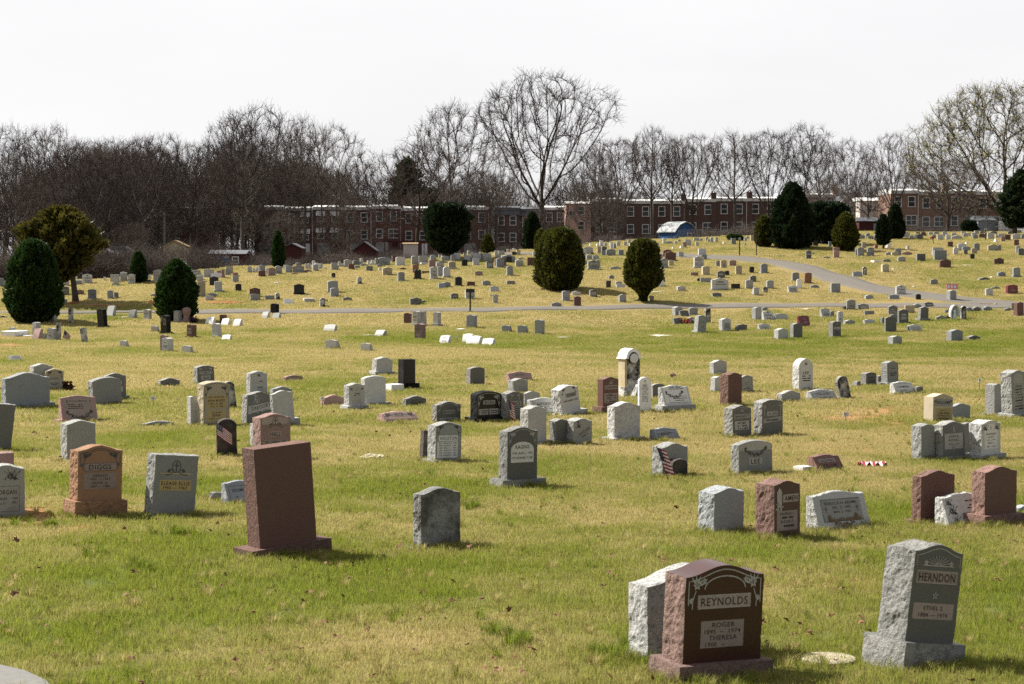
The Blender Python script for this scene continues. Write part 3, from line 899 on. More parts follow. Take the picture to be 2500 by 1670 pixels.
# ---------------------------------------------------------------- stone geometry
def top_fn(shape, W, H):
    d = {'S': .115, 'O': .10, 'F': .0, 'L': .055, 'K': .06, 'G': 0}.get(shape, .12)*W
    d = min(d, .3*H)
    if shape in 'SLK': return lambda u: H-d*(1-(.5+.5*math.cos(2*math.pi*u)))
    if shape == 'O': return lambda u: H-d*(2*u)**2
    if shape == 'R': return lambda u: H-W*.42*(1-math.sqrt(max(0, 1-(1.96*u)**2)))
    if shape == 'A': return lambda u: H-min(.5*W, .6*H)*(1-math.sqrt(max(0, 1-(2*u)**2)))**.85
    if shape == 'H': return lambda u: H-d*1.2*(1-abs(math.sin(2*math.pi*u*.96+.05)))-.05*W*(abs(2*u)**6)*2
    return lambda u: H
def die(shape, W, H, T, mode, step, amp, seed, ptop=False):
    """returns verts, faces, mat index, front(z) ; mode 0 smooth sides, 1 rock"""
    fn = top_fn(shape, W, H); Tt = max(.06, .33*T)
    if shape == 'L': fr = lambda z: -T/2+(T-Tt)*min(1, z/H)
    else: fr = lambda z: -T/2
    if shape == 'K': bk = lambda z: T/2-(T-Tt)*min(1, z/H)
    else: bk = lambda z: T/2
    zl = fn(-.5); nz = max(1, int(zl/step)); nt = max(8 if shape not in 'FG' else 1, int(W/step)); 
    if shape in 'RAH': nt = max(nt, 14)
    pts = [(-W/2, zl*i/nz) for i in range(nz)]
    for i in range(nt+1):
        u = -.5+i/nt
        if shape in 'RA': u = -.5*math.cos(math.pi*i/nt)
        pts.append((u*W, fn(u)))
    pts += [(W/2, zl*i/nz) for i in range(nz-1, -1, -1)]
    n = len(pts); nrm = []
    for i in range(n):
        a = pts[max(i-1, 0)]; b = pts[min(i+1, n-1)]; dx, dz = b[0]-a[0], b[1]-a[1]; L = math.hypot(dx, dz) or 1
        nrm.append((-dz/L, dx/L))
    m = max(1, int(round(T/step))) if mode else 1
    V = []; Fc = []; MI = []; off = Vector((seed*7.13, seed*3.7, seed*1.9))
    if mode == 0:
        rings = [(0, .0, .008), (0, .006, 0), (1, -.006, 0), (1, 0, .008)]     # small chamfer at the arrises
        m = 3
        for e, dy, ins in rings:
            for i, (x, z) in enumerate(pts):
                y = (fr(z) if e == 0 else bk(z))+dy
                V.append((x-nrm[i][0]*ins, y, max(0, z-nrm[i][1]*ins) if z > 0 else z))
    else:
        for j in range(m+1):
            t = j/m
            for i, (x, z) in enumerate(pts):
                y = fr(z)*(1-t)+bk(z)*t
                p = Vector((x, y, z))
                nn = mnoise.noise((p+off)*9)*.6+mnoise.noise((p+off)*22)*.4+mnoise.noise((p+off)*48)*.25
                edge = 1 if 0 < j < m else .22
                dd = amp*(edge*(nn*1.5+.35)+(0 if 0 < j < m else nn*.15))
                if ptop and nz < i < n-1-nz: dd = 0; nn = 0
                V.append((x+nrm[i][0]*dd, y+(nn*amp*.5 if 0 < j < m else 0), max(0, z+nrm[i][1]*dd) if z > 0 else 0))
    for j in range(m):
        for i in range(n-1): Fc.append((j*n+i, j*n+i+1, (j+1)*n+i+1, (j+1)*n+i)); MI.append(0 if ptop and nz <= i < n-1-nz else 1)
    Fc.append(tuple(range(n-1, -1, -1))); MI.append(0); Fc.append(tuple(m*n+i for i in range(n))); MI.append(0)
    Fc = [tuple(reversed(f)) for f in Fc]
    return V, Fc, MI, fr, fn
def base_block(W, H, T, step, amp, seed):
    nx = max(1, int(W/step)); nz = max(1, int(H/step)); ny = max(1, int(T/step)); V = []; Fc = []; MI = []
    off = Vector((seed*2.1, seed*5.3, 1))
    def grid(f, nu, nv, mi):
        b = len(V)
        for j in range(nv+1):
            for i in range(nu+1):
                p, nn = f(i/nu, j/nv); p = Vector(p); q = mnoise.noise((p+off)*10)*.7+mnoise.noise((p+off)*25)*.5
                e = 1 if (0 < i < nu and 0 < j < nv) else .15
                V.append(p+Vector(nn)*amp*e*(q+.5) if mi else p)
        for j in range(nv):
            for i in range(nu):
                a = b+j*(nu+1)+i; Fc.append((a, a+1, a+nu+2, a+nu+1)); MI.append(mi)
    w, t = W/2, T/2
    grid(lambda u, v: ((-w+W*u, -t, -.15+(H+.15)*v), (0, -1, 0)), nx, nz+1, 1)
    grid(lambda u, v: ((w-W*u, t, -.15+(H+.15)*v), (0, 1, 0)), nx, nz+1, 1)
    grid(lambda u, v: ((-w, t-T*u, -.15+(H+.15)*v), (-1, 0, 0)), ny, nz+1, 1)
    grid(lambda u, v: ((w, -t+T*u, -.15+(H+.15)*v), (1, 0, 0)), ny, nz+1, 1)
    grid(lambda u, v: ((-w+W*u, -t+T*v, H), (0, 0, 1)), 1, 1, 0)
    return V, Fc, MI
# ---------------------------------------------------------------- lettering
_tx = {}
def glyphs(s):
    if s not in _tx:
        c = bpy.data.curves.new('t', 'FONT'); c.body = s; c.size = 1; c.resolution_u = 2; c.space_character = 1.08; c.offset = .006
        o = bpy.data.objects.new('t', c); me = bpy.data.meshes.new_from_object(o)
        V = np.array([v.co[:2] for v in me.vertices]); Fc = [tuple(p.vertices) for p in me.polygons]
        bpy.data.objects.remove(o); bpy.data.meshes.remove(me); bpy.data.curves.remove(c)
        V[:, 0] -= (V[:, 0].min()+V[:, 0].max())/2; V[:, 1] -= .35; V /= .70; _tx[s] = (V, Fc)
    return _tx[s]
def ribbon(pts, w):
    vs = []; fs = []
    for i, p in enumerate(pts):
        a = pts[max(0, i-1)]; b = pts[min(len(pts)-1, i+1)]; dx, dy = b[0]-a[0], b[1]-a[1]; L = math.hypot(dx, dy) or 1
        nx, ny = -dy/L*w/2, dx/L*w/2; vs += [(p[0]+nx, p[1]+ny), (p[0]-nx, p[1]-ny)]
        if i: fs.append((2*i-2, 2*i-1, 2*i+1, 2*i))
    return vs, fs
def disc(x, y, r, n=8, sq=1): return [(x+r*math.cos(k*2*math.pi/n), y+r*sq*math.sin(k*2*math.pi/n)) for k in range(n)], [tuple(range(n))]
def leafp(x, y, a, L, w):
    c, s = math.cos(a), math.sin(a); q = [(0, 0), (L*.4, w/2), (L, 0), (L*.4, -w/2)]
    return [(x+c*p-s*r, y+s*p+c*r) for p, r in q], [(0, 1, 2, 3)]
def rosette(x, y, r):
    out = []
    for k in range(5): out.append(leafp(x, y, k*2*math.pi/5+.4, r, r*.62))
    out.append(disc(x, y, r*.25, 6)); return out
def orn(kind, a, W, H, fn):
    """ornament strokes in face metres (x, z)"""
    o = []
    if kind == 'arch':
        i = a[0]*W; t = a[1] if len(a) > 1 else .55
        o.append(ribbon([(-W/2+i, H*t)]+[((-.5+k/24)*(W-2*i), fn(-.5+k/24)-i*1.1) for k in range(25)]+[(W/2-i, H*t)], max(.006, .012*W)))
    elif kind == 'frame':
        x0, x1, z0, z1 = a[0]*W, a[1]*W, a[2]*H, a[3]*H; o.append(ribbon([(x0, z0), (x0, z1), (x1, z1), (x1, z0), (x0, z0)], max(.005, .009*W)))
    elif kind == 'flowers':
        u, v, r = a; x, z, r = abs(u)*W, v*H, r*W
        for s in (-1, 1):
            o += rosette(s*x, z, r); o += rosette(s*(x-r*1.7), z+r*.9, r*.75)
            for k in range(5): o.append(leafp(s*x, z, math.pi/2*(1+s)+(.5*k-2.2)*s*1.0, r*2.3, r*.5))
            o.append(ribbon([(s*(x+.2*r), z-r), (s*(x+r*.9), z-r*3), (s*(x+r*.9), z-r*4.6)], r*.22))
            for q in (0, 1): o.append(leafp(s*(x+r*.8), z-r*(2.4+q), math.pi/2*(1+s)+s*(2.6+q), r*1.1, r*.6))
    elif kind == 'arc':
        u, v, h = a; o.append(ribbon([(u*W*math.cos(math.pi*k/16), v*H+h*H*math.sin(math.pi*k/16)) for k in range(17)], .014*W))
    elif kind == 'cross':
        u, v, h = a; x, z, h = u*W, v*H, h*H; o.append(ribbon([(x, z-h/2), (x, z+h/2)], h*.13)); o.append(ribbon([(x-h*.3, z+h*.17), (x+h*.3, z+h*.17)], h*.13))
    elif kind == 'emblem':
        u, v, r = a; x, z, r = u*W, v*H, r*W
        o.append(ribbon([(x+r*.75*math.cos(k*math.pi/9), z+r*math.sin(k*math.pi/9)) for k in range(19)], r*.13))
        o.append(ribbon([(x, z-r*.8), (x, z+r*.8)], r*.16)); o.append(ribbon([(x-r*.5, z+r*.2), (x+r*.5, z+r*.2)], r*.16))
        for s in (-1, 1):
            o.append(ribbon([(x+s*r*.6, z-r*.7), (x+s*r*1.3, z-r*.4), (x+s*r*1.5, z-r*.8), (x+s*r*1.2, z-r*1.0)], r*.14)); o += rosette(x+s*r*1.3, z-r*.75, r*.35)
            o.append(ribbon([(x+s*r*.4, z-r*.9), (x+s*r*1.1, z-r*1.35), (x+s*r*2, z-r*1.4)], r*.13))
    elif kind == 'sun':
        u, v, r = a; x, z, r = u*W, v*H, r*W
        for k in range(9):
            an = math.radians(20+k*17.5); o.append(ribbon([(x+r*.12*math.cos(an), z+r*.12*math.sin(an)), (x+r*math.cos(an)*.95, z+r*math.sin(an)*.62)], r*.035))
        o.append(ribbon([(x-r*1.25, z), (x+r*1.25, z)], r*.06)); o += rosette(x-r*1.0, z+r*.15, r*.22); o += rosette(x+r*1.0, z+r*.15, r*.22)
    elif kind == 'star':
        u, v, r = a; x, z, r = u*W, v*H, r*W
        P = [(x+(r if k%2 == 0 else r*.42)*math.sin(k*math.pi/5), z+(r if k%2 == 0 else r*.42)*math.cos(k*math.pi/5)) for k in range(10)]; o.append((P+[(x, z)], [(k, (k+1)%10, 10) for k in range(10)]))
    elif kind == 'garland':
        u, v, r = a; x, z, r = u*W, v*H, r*W; rr = random.Random(5)
        for k in range(17):
            t = -1+k/8; px, pz = x+r*t, z-r*.45*(1-t*t)+.05*r
            for q in range(3): o.append(leafp(px, pz, rr.uniform(0, 6.28), r*.2, r*.09))
        o += rosette(x-r, z+.1*r, r*.17); o += rosette(x+r, z+.1*r, r*.17)
    elif kind == 'spray':
        u, v, r = a; x, z, r = u*W, v*H, r*W; rr = random.Random(9)
        for k in range(26): o.append(leafp(x+rr.uniform(-.7, .7)*r, z+rr.uniform(-.3, .3)*r, rr.uniform(0, 6.28), r*.42, r*.14))
        for k in range(5): o.append(ribbon([(x, z), (x+r*math.cos(.5+k*.5), z+r*.9*math.sin(.5+k*.5))], r*.035))
    elif kind == 'hands':
        u, v, r = a; x, z, r = u*W, v*H, r*W
        o.append(([(x-.28*r, z-r), (x+.3*r, z-.85*r), (x+.27*r, z+.1*r), (x+.08*r, z+r), (x-.05*r, z+1.02*r), (x-.22*r, z+.2*r)], [(0, 1, 2, 3, 4, 5)]))
        o.append(ribbon([(x-.6*r, z-1.1*r), (x, z-.8*r), (x+.7*r, z-1.2*r)], r*.2))
    elif kind == 'tree':
        u, v, h = a; x, z, h = u*W, v*H, h*H; o.append(ribbon([(x, z), (x+h*.03, z+h*.7)], h*.05)); rr = random.Random(3)
        for k in range(14): o.append(leafp(x+rr.uniform(-.16, .16)*h, z+h*rr.uniform(.5, .95), rr.uniform(0, 6.28), h*.16, h*.07))
    elif kind == 'candle':
        u, v, h = a; x, z, h = u*W, v*H, h*H
        o.append(([(x-h*.13, z-h*.5), (x+h*.12, z-h*.5), (x+h*.14, z+h*.3), (x, z+h*.5), (x-h*.15, z+h*.3)], [(0, 1, 2, 3, 4)]))
        for k in range(8): o.append(leafp(x-h*.1+(k%3)*h*.08, z-h*.45+(k//3)*h*.1, k*1.3, h*.2, h*.08))
    return o
D = dict(
 reynolds=[('arch', .04, .60), ('arc', .26, .76, .13), ('flowers', .36, .80, .055), ('P', -.34, .34, .555, .70), ('frame', -.33, .33, .563, .692), ('T', 'REYNOLDS', 0, .628, .082, .60),
   ('P', -.285, .265, .15, .43), ('T', 'ROGER', 0, .385, .05, .3), ('T', '1895  ~  1974', -.01, .318, .045, .46), ('T', 'THERESA', 0, .252, .05, .36), ('T', '1900  ~', -.1, .185, .045, .3)],
 herndon=[('arch', .05, .78), ('sun', 0, .785, .26), ('P', -.43, .43, .60, .735), ('frame', -.42, .42, .607, .728), ('T', 'HERNDON', 0, .667, .085, .76), ('star', 0, .48, .07), ('star', 0, .48, .05),
   ('P', -.42, .42, .235, .40), ('T', 'ETHEL S.', 0, .352, .042, .5), ('T', '1884 — 1974', 0, .28, .042, .6)],
 diggs=[('arch', .05, .62), ('flowers', .34, .80, .06), ('arc', .28, .80, .12), ('P', -.37, .37, .54, .69), ('frame', -.36, .36, .548, .682), ('T', 'DIGGS', 0, .613, .085, .55),
   ('P', -.37, .37, .215, .505), ('T', 'GERALD', 0, .458, .045, .34), ('T', '1906 — 1967', 0, .395, .04, .6), ('T', 'OLIVE G.', 0, .325, .045, .4), ('T', '1907 — 1985', 0, .26, .04, .6)],
 ellis=[('emblem', 0, .82, .13), ('P', -.37, .37, .70, .712), ('P', -.37, .37, .43, .60), ('T', 'ELEASE ELLIS', 0, .548, .058, .66), ('T', '1905 — 1967', 0, .475, .05, .56)],
 gan=[('spray', .15, .80, .26), ('P', -.4, .36, .13, .62), ('frame', -.39, .35, .14, .61), ('T', 'MORGAN', -.02, .50, .085, .60), ('T', 'CHARLES      1969', 0, .38, .045, .62), ('T', 'WILL C.      1957', 0, .30, .045, .62)],
 ramsey=[('flowers', .33, .80, .06), ('cross', 0, .86, .13), ('P', -.32, .32, .55, .70), ('T', 'RAMSEY', 0, .625, .09, .54), ('P', -.28, .28, .24, .48), ('D', 0, .36, 2, .4)],
 keeys=[('arch', .05, .35), ('flowers', .33, .84, .065), ('P', -.37, .37, .42, .70), ('T', 'BELOVED MOTHER', 0, .665, .034, .6), ('T', 'ANNA M.KEEYS', 0, .59, .052, .66), ('T', 'DEC. 23, 1895', 0, .52, .038, .5), ('T', 'AUG. 12, 1968', 0, .46, .038, .5),
   ('P', -.37, .37, .13, .36), ('T', 'DAUGHTER', 0, .325, .034, .38), ('T', 'EDNA', 0, .265, .055, .3), ('T', '1927 —', -.1, .19, .04, .35)],
 gregory=[('cross', -.2, .84, .22), ('spray', -.15, .73, .17), ('P', -.45, .45, .40, .64, .28), ('TR', 'GREGORY', .02, .56, .105, .75, .24), ('TR', 'WALTER  IDELLA', .04, .42, .055, .75, .24)],
 outlaw=[('cross', -.25, .84, .22), ('spray', -.22, .72, .17), ('P', -.45, .45, .38, .66, .45), ('TR', 'OUTLAW', .08, .52, .11, .65, .5), ('TR', 'JAMES R.', .12, .38, .05, .4, .5)],
 hall=[('P', -.44, .44, .78, .93), ('emblem', 0, .84, .12), ('P', -.2, .2, .50, .63), ('T', 'HALL', 0, .565, .1, .34), ('P', -.4, .4, .36, .44), ('T', '1895.   DORA D.   1967', 0, .40, .04, .7)],
 rice=[('P', -.22, .24, .60, .88), ('T', 'RICE', 0, .74, .22, .4), ('flowers', .36, .70, .045), ('arch', .05, .2), ('cross', 0, .3, .3)],
 so=[('frame', -.4, .4, .1, .82), ('T', 'SOLOMON', -.03, .64, .12, .5), ('T', '19        19', 0, .36, .08, .5)],
 brown=[('arch', .05, .5), ('flowers', .34, .80, .05), ('P', -.24, .26, .42, .60), ('T', 'BROWN', .01, .51, .115, .46), ('P', -.38, .38, .12, .24), ('D', 0, .18, 1, .6)],
 houston=[('arch', .05, .6), ('flowers', .33, .85, .055), ('P', -.38, .36, .50, .645), ('T', 'HOUSTON', 0, .572, .09, .64), ('P', -.43, .36, .045, .48),
   ('T', '1883  ETHEL M. F.  1956', -.03, .44, .04, .7), ('T', '1903  JASON F.  1956', -.03, .375, .04, .68), ('T', '1907  ERIC T.  1976', -.03, .31, .04, .68), ('T', '1907  WILLIE V.  1976', -.03, .245, .04, .68), ('T', '1932  WILLIS F.  1981', -.03, .18, .04, .68), ('T', '1930  ROBERT T.  2001', -.03, .115, .04, .7)],
 bush=[('arch', .05, .1), ('flowers', .35, .74, .06), ('P', -.24, .26, .50, .66), ('T', 'BUSH', .01, .58, .12, .38), ('P', -.4, -.02, .1, .33), ('P', .02, .4, .1, .33), ('D', -.21, .22, 2, .3), ('D', .21, .22, 2, .3)],
 mack=[('arch', .05, .2), ('flowers', .2, .85, .045), ('P', -.22, .36, .52, .68), ('T', 'MACK', .07, .60, .12, .46), ('P', -.36, .38, .40, .47), ('D', .1, .435, 1, .5)],
 matthews=[('frame', -.42, .42, .1, .72), ('T', 'MATTHEWS', 0, .62, .12, .62), ('D', 0, .42, 3, .6), ('cross', -.4, .8, .12)],
 young=[('flowers', .3, .86, .05), ('P', -.2, .36, .56, .72), ('T', 'YOUNG', .08, .64, .115, .46), ('P', -.36, .44, .40, .48), ('T', '1908   SAMUEL   1967', .04, .44, .045, .7)],
 ragins=[('arch', .05, .66), ('flowers', .35, .84, .05), ('PA', -.38, .38, .32, .72), ('T', 'RAGINS', 0, .62, .07, .46), ('T', '1939  JEAN J.  1976', 0, .50, .045, .66), ('T', '1933 EDWARD T.1987', 0, .41, .045, .70)],
 richardson=[('spray', 0, .80, .2), ('P', -.4, .4, .58, .72), ('T', 'RICHARDSON', 0, .65, .075, .72), ('P', -.42, .42, .12, .45), ('T', 'CORA B.', 0, .41, .04, .3), ('D', 0, .33, 2, .7), ('T', 'LUIN T.', 0, .24, .04, .3), ('D', 0, .17, 1, .7)],
 vet=[('cross', 0, .88, .09), ('T', 'ROBERT', 0, .78, .032, .4), ('T', 'THOMAS', 0, .735, .032, .42), ('T', 'DICKERSON JR', 0, .69, .032, .6), ('T', 'PFC US ARMY', 0, .645, .028, .55), ('T', 'KOREA', 0, .60, .028, .3), ('T', 'JUN 22 1933', 0, .555, .028, .5), ('T', 'AUG 11 1978', 0, .51, .028, .5),
   ('T', 'ELIZABETH C', 0, .46, .032, .5), ('T', 'DICKERSON', 0, .415, .032, .5), ('T', 'DEC 10 1935', 0, .37, .028, .5), ('T', 'APR 20 2006', 0, .325, .028, .5)],
 slantw=[('PW', -.44, .44, .12, .92), ('D', .05, .86, 2, .6), ('garland', -.05, .62, .3), ('D', .1, .34, 1, .6), ('frame', -.3, .38, .14, .44), ('D', .05, .24, 1, .5)],
 leearch=[('spray', 0, .84, .16), ('T', 'LEE', 0, .57, .085, .4), ('D', 0, .40, 3, .6), ('D', 0, .1, 1, .6)],
 lee=[('PT', .72), ('garland', 0, .74, .3), ('P', -.19, .19, .30, .50), ('T', 'LEE', 0, .40, .14, .3), ('P', -.42, .42, .04, .15)],
 barnett=[('arch', .06, .8), ('spray', 0, .85, .16), ('P', -.4, .44, .60, .73), ('T', 'BARNETT', .02, .665, .075, .72), ('P', -.38, .38, .25, .52), ('T', 'JANET B', 0, .47, .045, .45), ('D', 0, .37, 3, .55)],
 allen=[('tree', -.4, .55, .36), ('tree', .38, .55, .36), ('P', -.25, .25, .55, .67), ('T', 'ALLEN', 0, .61, .08, .4), ('P', -.44, .44, .37, .50, .12), ('D', 0, .43, 1, .7)],
 barnett2=[('frame', -.38, .38, .08, .85), ('arch', .12, .1), ('T', 'BARNETT', 0, .56, .16, .46), ('D', 0, .28, 1, .3)],
 caldwell=[('P', -.34, .3, .58, .78), ('T', 'CALDWELL', -.02, .68, .13, .56), ('D', 0, .36, 3, .6), ('cross', 0, .88, .12)],
 slant3=[('frame', -.38, .42, .1, .86), ('T', 'CHAMBERS', 0, .62, .15, .6), ('D', 0, .34, 2, .5)],
 crosby=[('PA', -.34, .34, .70, .93), ('P', -.36, .36, .58, .685), ('T', 'CROSBY', 0, .632, .06, .5), ('P', -.42, .42, .12, .54), ('D', 0, .33, 8, .6)],
 williams=[('P', -.4, .4, .58, .82), ('T', 'WILLIAMS', 0, .70, .10, .7), ('flowers', .43, .72, .035), ('PG', -.36, .4, .05, .50), ('T', 'RUTH C.', .02, .42, .045, .4), ('D', .02, .33, 1, .5), ('T', 'THOMAS L. SR.', .02, .24, .045, .6), ('D', .02, .14, 1, .5)],
 royal=[('hands', 0, .80, .10), ('P', -.42, .42, .20, .66), ('frame', -.41, .41, .21, .65), ('T', 'JOHN A.', 0, .57, .06, .45), ('T', 'ROYAL', 0, .46, .075, .45), ('T', '1937—1977', 0, .34, .05, .55), ('spray', 0, .25, .2)],
 watkins=[('spray', -.3, .78, .2), ('spray', .3, .78, .2), ('PA', -.34, .34, .14, .90), ('cross', 0, .78, .10), ('T', 'WATKINS', 0, .60, .062, .52), ('T', 'ALONZO', 0, .51, .04, .3), ('T', '1910 — 1991', 0, .42, .038, .46), ('T', 'MARY E.', 0, .33, .04, .34), ('T', '1907 — 1987', 0, .22, .038, .46)],
 slantbig=[('spray', -.34, .5, .14), ('spray', -.3, .2, .12), ('spray', -.38, .75, .1), ('D', .12, .78, 1, .5), ('D', .12, .6, 2, .3), ('D', .12, .38, 1, .6), ('D', .12, .2, 2, .3)],
 adams=[('P', -.36, .38, .26, .80), ('frame', -.37, .39, .25, .81), ('T', 'REBECCA H. ADAMS', .01, .71, .07, .62), ('T', 'DEC. 21, 1893', .01, .60, .06, .42), ('T', 'MAR. 5, 1965', .01, .49, .06, .38), ('cross', -.29, .55, .16), ('cross', .31, .55, .16), ('BZ', 0, .33, .26)],
 amen=[('candle', -.3, .68, .42), ('P', -.16, .44, .62, .76), ('T', 'AMEN', .15, .69, .085, .5), ('P', -.4, .4, .12, .47), ('T', 'CHARLES L.', 0, .42, .045, .56), ('D', 0, .35, 1, .5), ('T', 'ELOISE F.', 0, .28, .045, .5), ('D', 0, .20, 1, .5), ('D', 0, .06, 1, .6)],
 slantpink=[('P', -.4, .4, .1, .86), ('cross', -.32, .76, .14), ('cross', .34, .76, .14), ('T', 'In Loving Memory', 0, .78, .07, .5), ('D', -.1, .55, 3, .45), ('garland', 0, .28, .34)],
 tan1=[('flowers', .33, .8, .07), ('P', -.4, .3, .47, .6), ('T', 'COLLINS', -.05, .535, .07, .5), ('P', -.46, .46, .12, .4), ('D', 0, .26, 2, .6)],
 arch=[('spray', -.34, .75, .12), ('spray', .34, .75, .12), ('PA', -.3, .3, .1, .88), ('cross', 0, .72, .1), ('D', 0, .5, 2, .35)],
 pk2=[('P', -.32, .25, .62, .8), ('D', 0, .71, 1, .4), ('D', .05, .3, 2, .7)], pk3=[('D', 0, .8, 1, .3), ('D', 0, .6, 2, .5), ('frame', -.38, .38, .12, .9), ('P', -.3, .3, .18, .28)],
 celt=[('cross', -.34, .76, .3), ('D', .12, .6, 5, .5)], kidd=[('T', 'KIDD', 0, .58, .2, .3)], fr=[('cross', 0, .72, .3), ('D', 0, .35, 2, .6)],
 twin=[('P', -.3, .3, .76, .86), ('P', -.42, .42, .58, .72), ('P', -.2, .3, .42, .54), ('P', -.44, -.03, .1, .38), ('P', .03, .44, .1, .38)],
 price=[('cross', 0, .88, .12), ('P', -.22, .25, .56, .70), ('T', 'PRICE', .02, .63, .11, .36), ('P', -.32, .38, .34, .48), ('D', .03, .41, 1, .6)],
 nord=[('PA', -.32, .42, .2, .7), ('T', 'NORD', .05, .56, .09, .4), ('D', .05, .38, 2, .4)],
 box=[('P', -.25, .25, .5, .64), ('P', -.3, .3, .18, .42), ('cross', 0, .85, .12)])
def decorate(parent, key, px, W, H, fr, fn, col, opts, rs):
    ops = D.get(key) if key else None
    if key == 'none': return
    if ops is None:
        if px < 20: ops = [('P', -.3, .3, .45, .62)] if rs.random() < .5 else [('P', -.36, .36, .25, .72)]
        else: ops = rs.choice([[('arch', .07, .3), ('P', -.3, .3, .5, .66), ('D', 0, .58, 1, .4), ('P', -.36, .36, .18, .42), ('D', 0, .3, 2, .5)], [('frame', -.4, .4, .14, .8), ('D', 0, .66, 1, .4), ('D', 0, .4, 3, .6)],
              [('spray', 0, .84, .16), ('P', -.36, .36, .5, .66), ('D', 0, .58, 1, .5), ('D', 0, .3, 2, .5)]])
    pm = M_panel_pink if (col in 'hcropu' or 'c2' in opts or 'c4' in opts) else M_panel
    if key in ('keeys', 'ellis'): pm = M_panel_gold
    if key in ('slantw', 'leearch', 'matthews', 'watkins', 'houston', 'ragins'): pm = M_panel_lite
    ink = MB(); orv = MB(); brz = MB(); dark = col in 'hkrcudx'
    def P3(x, z, e): return (x, fr(z)-e, z)
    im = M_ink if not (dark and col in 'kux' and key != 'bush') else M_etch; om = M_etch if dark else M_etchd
    for op in ops:
        k = op[0]; ink = MB(); orv = MB()
        if k[0] == 'P':
            mat = M_panel_gold if k == 'PG' else (M_panel_lite if k == 'PW' else pm); b = MB()
            if k == 'PT': P = [((-.5+i/20)*W*.97, min(fn(-.5+i/20)-.012*W, 9)) for i in range(21)]; P = [(-W*.485, op[1]*H), *P, (W*.485, op[1]*H)]; P = P[::-1]
            elif k == 'PA':
                x0, x1, z0, z1 = op[1]*W, op[2]*W, op[3]*H, op[4]*H; zz = z1-(x1-x0)*.28
                P = [(x0, z0), (x1, z0)]+[((x0+x1)/2+(x1-x0)/2*math.cos(math.pi*i/12), zz+(z1-zz)*math.sin(math.pi*i/12)) for i in range(13)]
            else:
                x0, x1, z0, z1 = op[1]*W, op[2]*W, op[3]*H, op[4]*H; sk = op[5]*W if len(op) > 5 else 0
                P = [(x0, z0-sk/3), (x1, z0+sk/3), (x1, z1+sk/3), (x0, z1-sk/3)]
                if sk and z1 > .6*H: P = [(x, min(z, fn(x/W)-.04*H)) for x, z in P]
            n = len(P); b.add([P3(x, z, .0022) for x, z in P]+[P3(x, z, -.004) for x, z in P], [tuple(range(n))]+[(i, n+i, n+(i+1)%n, (i+1)%n) for i in range(n)])
            b.build('panel', mat, parent)
        elif k in ('T', 'TR'):
            V, Fc = glyphs(op[1]); h = op[4]*H; rot = op[6] if k == 'TR' else 0; wd = (V[:, 0].max()-V[:, 0].min())*h; sx = min(1.15, op[5]*W/max(wd, 1e-6))
            c, s_ = math.cos(rot), math.sin(rot)
            ink.add([P3(op[2]*W+(x*h*sx*c-z*h*s_), op[3]*H+(x*h*sx*s_+z*h*c), .0042) for x, z in V], Fc)
        elif k == 'D':
            u, v, nl, wd = op[1:]; hh = min(.035*H, .03)*1.0
            for i in range(nl):
                z = v*H+(nl-1)/2*hh*2.2-i*hh*2.2; x = -wd*W/2*rs.uniform(.7, 1)
                while x < wd*W/2*.9:
                    L = rs.uniform(.03, .10)*W
                    if rs.random() > .22: ink.add([P3(u*W+x, z-hh/2, .004), P3(u*W+x+L*.8, z-hh/2, .004), P3(u*W+x+L*.8, z+hh/2, .004), P3(u*W+x, z+hh/2, .004)], [(0, 1, 2, 3)])
                    x += L
        elif k == 'BZ':
            for (vs, fs) in orn('garland', (op[1], op[2], op[3]), W, H, fn): brz.add([P3(x, z+.0, .012) for x, z in vs], fs)
            for q in range(14):
                x = -.3*W+q*.046*W; brz.add([P3(x, op[2]*H-.07*H, .01), P3(x+.05*W, op[2]*H-.07*H, .01), P3(x+.03*W, op[2]*H+rs.uniform(0, .05)*H, .02)], [(0, 1, 2)])
        else:
            for (vs, fs) in orn(k, op[1:], W, H, fn): orv.add([P3(x, z, .0045 if k != 'arch' else .003) for x, z in vs], fs)
        if ink.v: ink.build('lettering', im, parent)
        if orv.v: orv.build('carved_pattern', om, parent)
    if brz.v: brz.build('bronze_flowers', M_bronze, parent)
M_bronze = simple('old_bronze', (.16,.10,.035), .5, .5)
# ---------------------------------------------------------------- parse and place
stones = []
_o = (0, 0, 1, 0)
for ln in T.strip().split('\n'):
    if ln[0] == '@': q = ln.split(); _o = tuple(float(v) for v in q[1:5]); continue
    lab = None
    if '|' in ln: ln, lab = ln.split('|'); lab = lab.strip()
    q = ln.split(); ox, oy, k, yaw = _o
    x0, xs, x1, yt, yb, bh = [float(v) for v in q[:6]]
    od = {}
    for t_ in q[8:]:
        a, _, v = t_.partition('='); od[a] = v or True
    stones.append(dict(x0=ox+x0/k, xs=ox+xs/k, x1=ox+x1/k, yt=oy+yt/k, yb=oy+yb/k, bh=bh/k, T=q[6], c=q[7], o=od, yaw=float(od.get('yaw', yaw)), lab=lab))
seen = set(); _u = []
for s in stones:                                            # a stone read twice from two overlapping patches
    key = (round((s['x0']+s['x1'])/8), round(s['yb']/4), s['c'])
    if key in seen: continue
    seen.add(key); _u.append(s)
stones = _u
def kind_of(s): return 'flat_marker' if s['T'] == 'G' else ('slant_marker' if s['T'] in 'LK' else 'headstone')
for s in stones: s['kind'] = kind_of(s); s['area'] = (min(s['x1'], 2500)-max(s['x0'], 0))*(s['yb']-s['yt'])
hs = sorted([s for s in stones if s['kind'] == 'headstone'], key=lambda s: (-(s['lab'] is not None), -s['area']))
for i, s in enumerate(hs): s['far'] = i >= 300
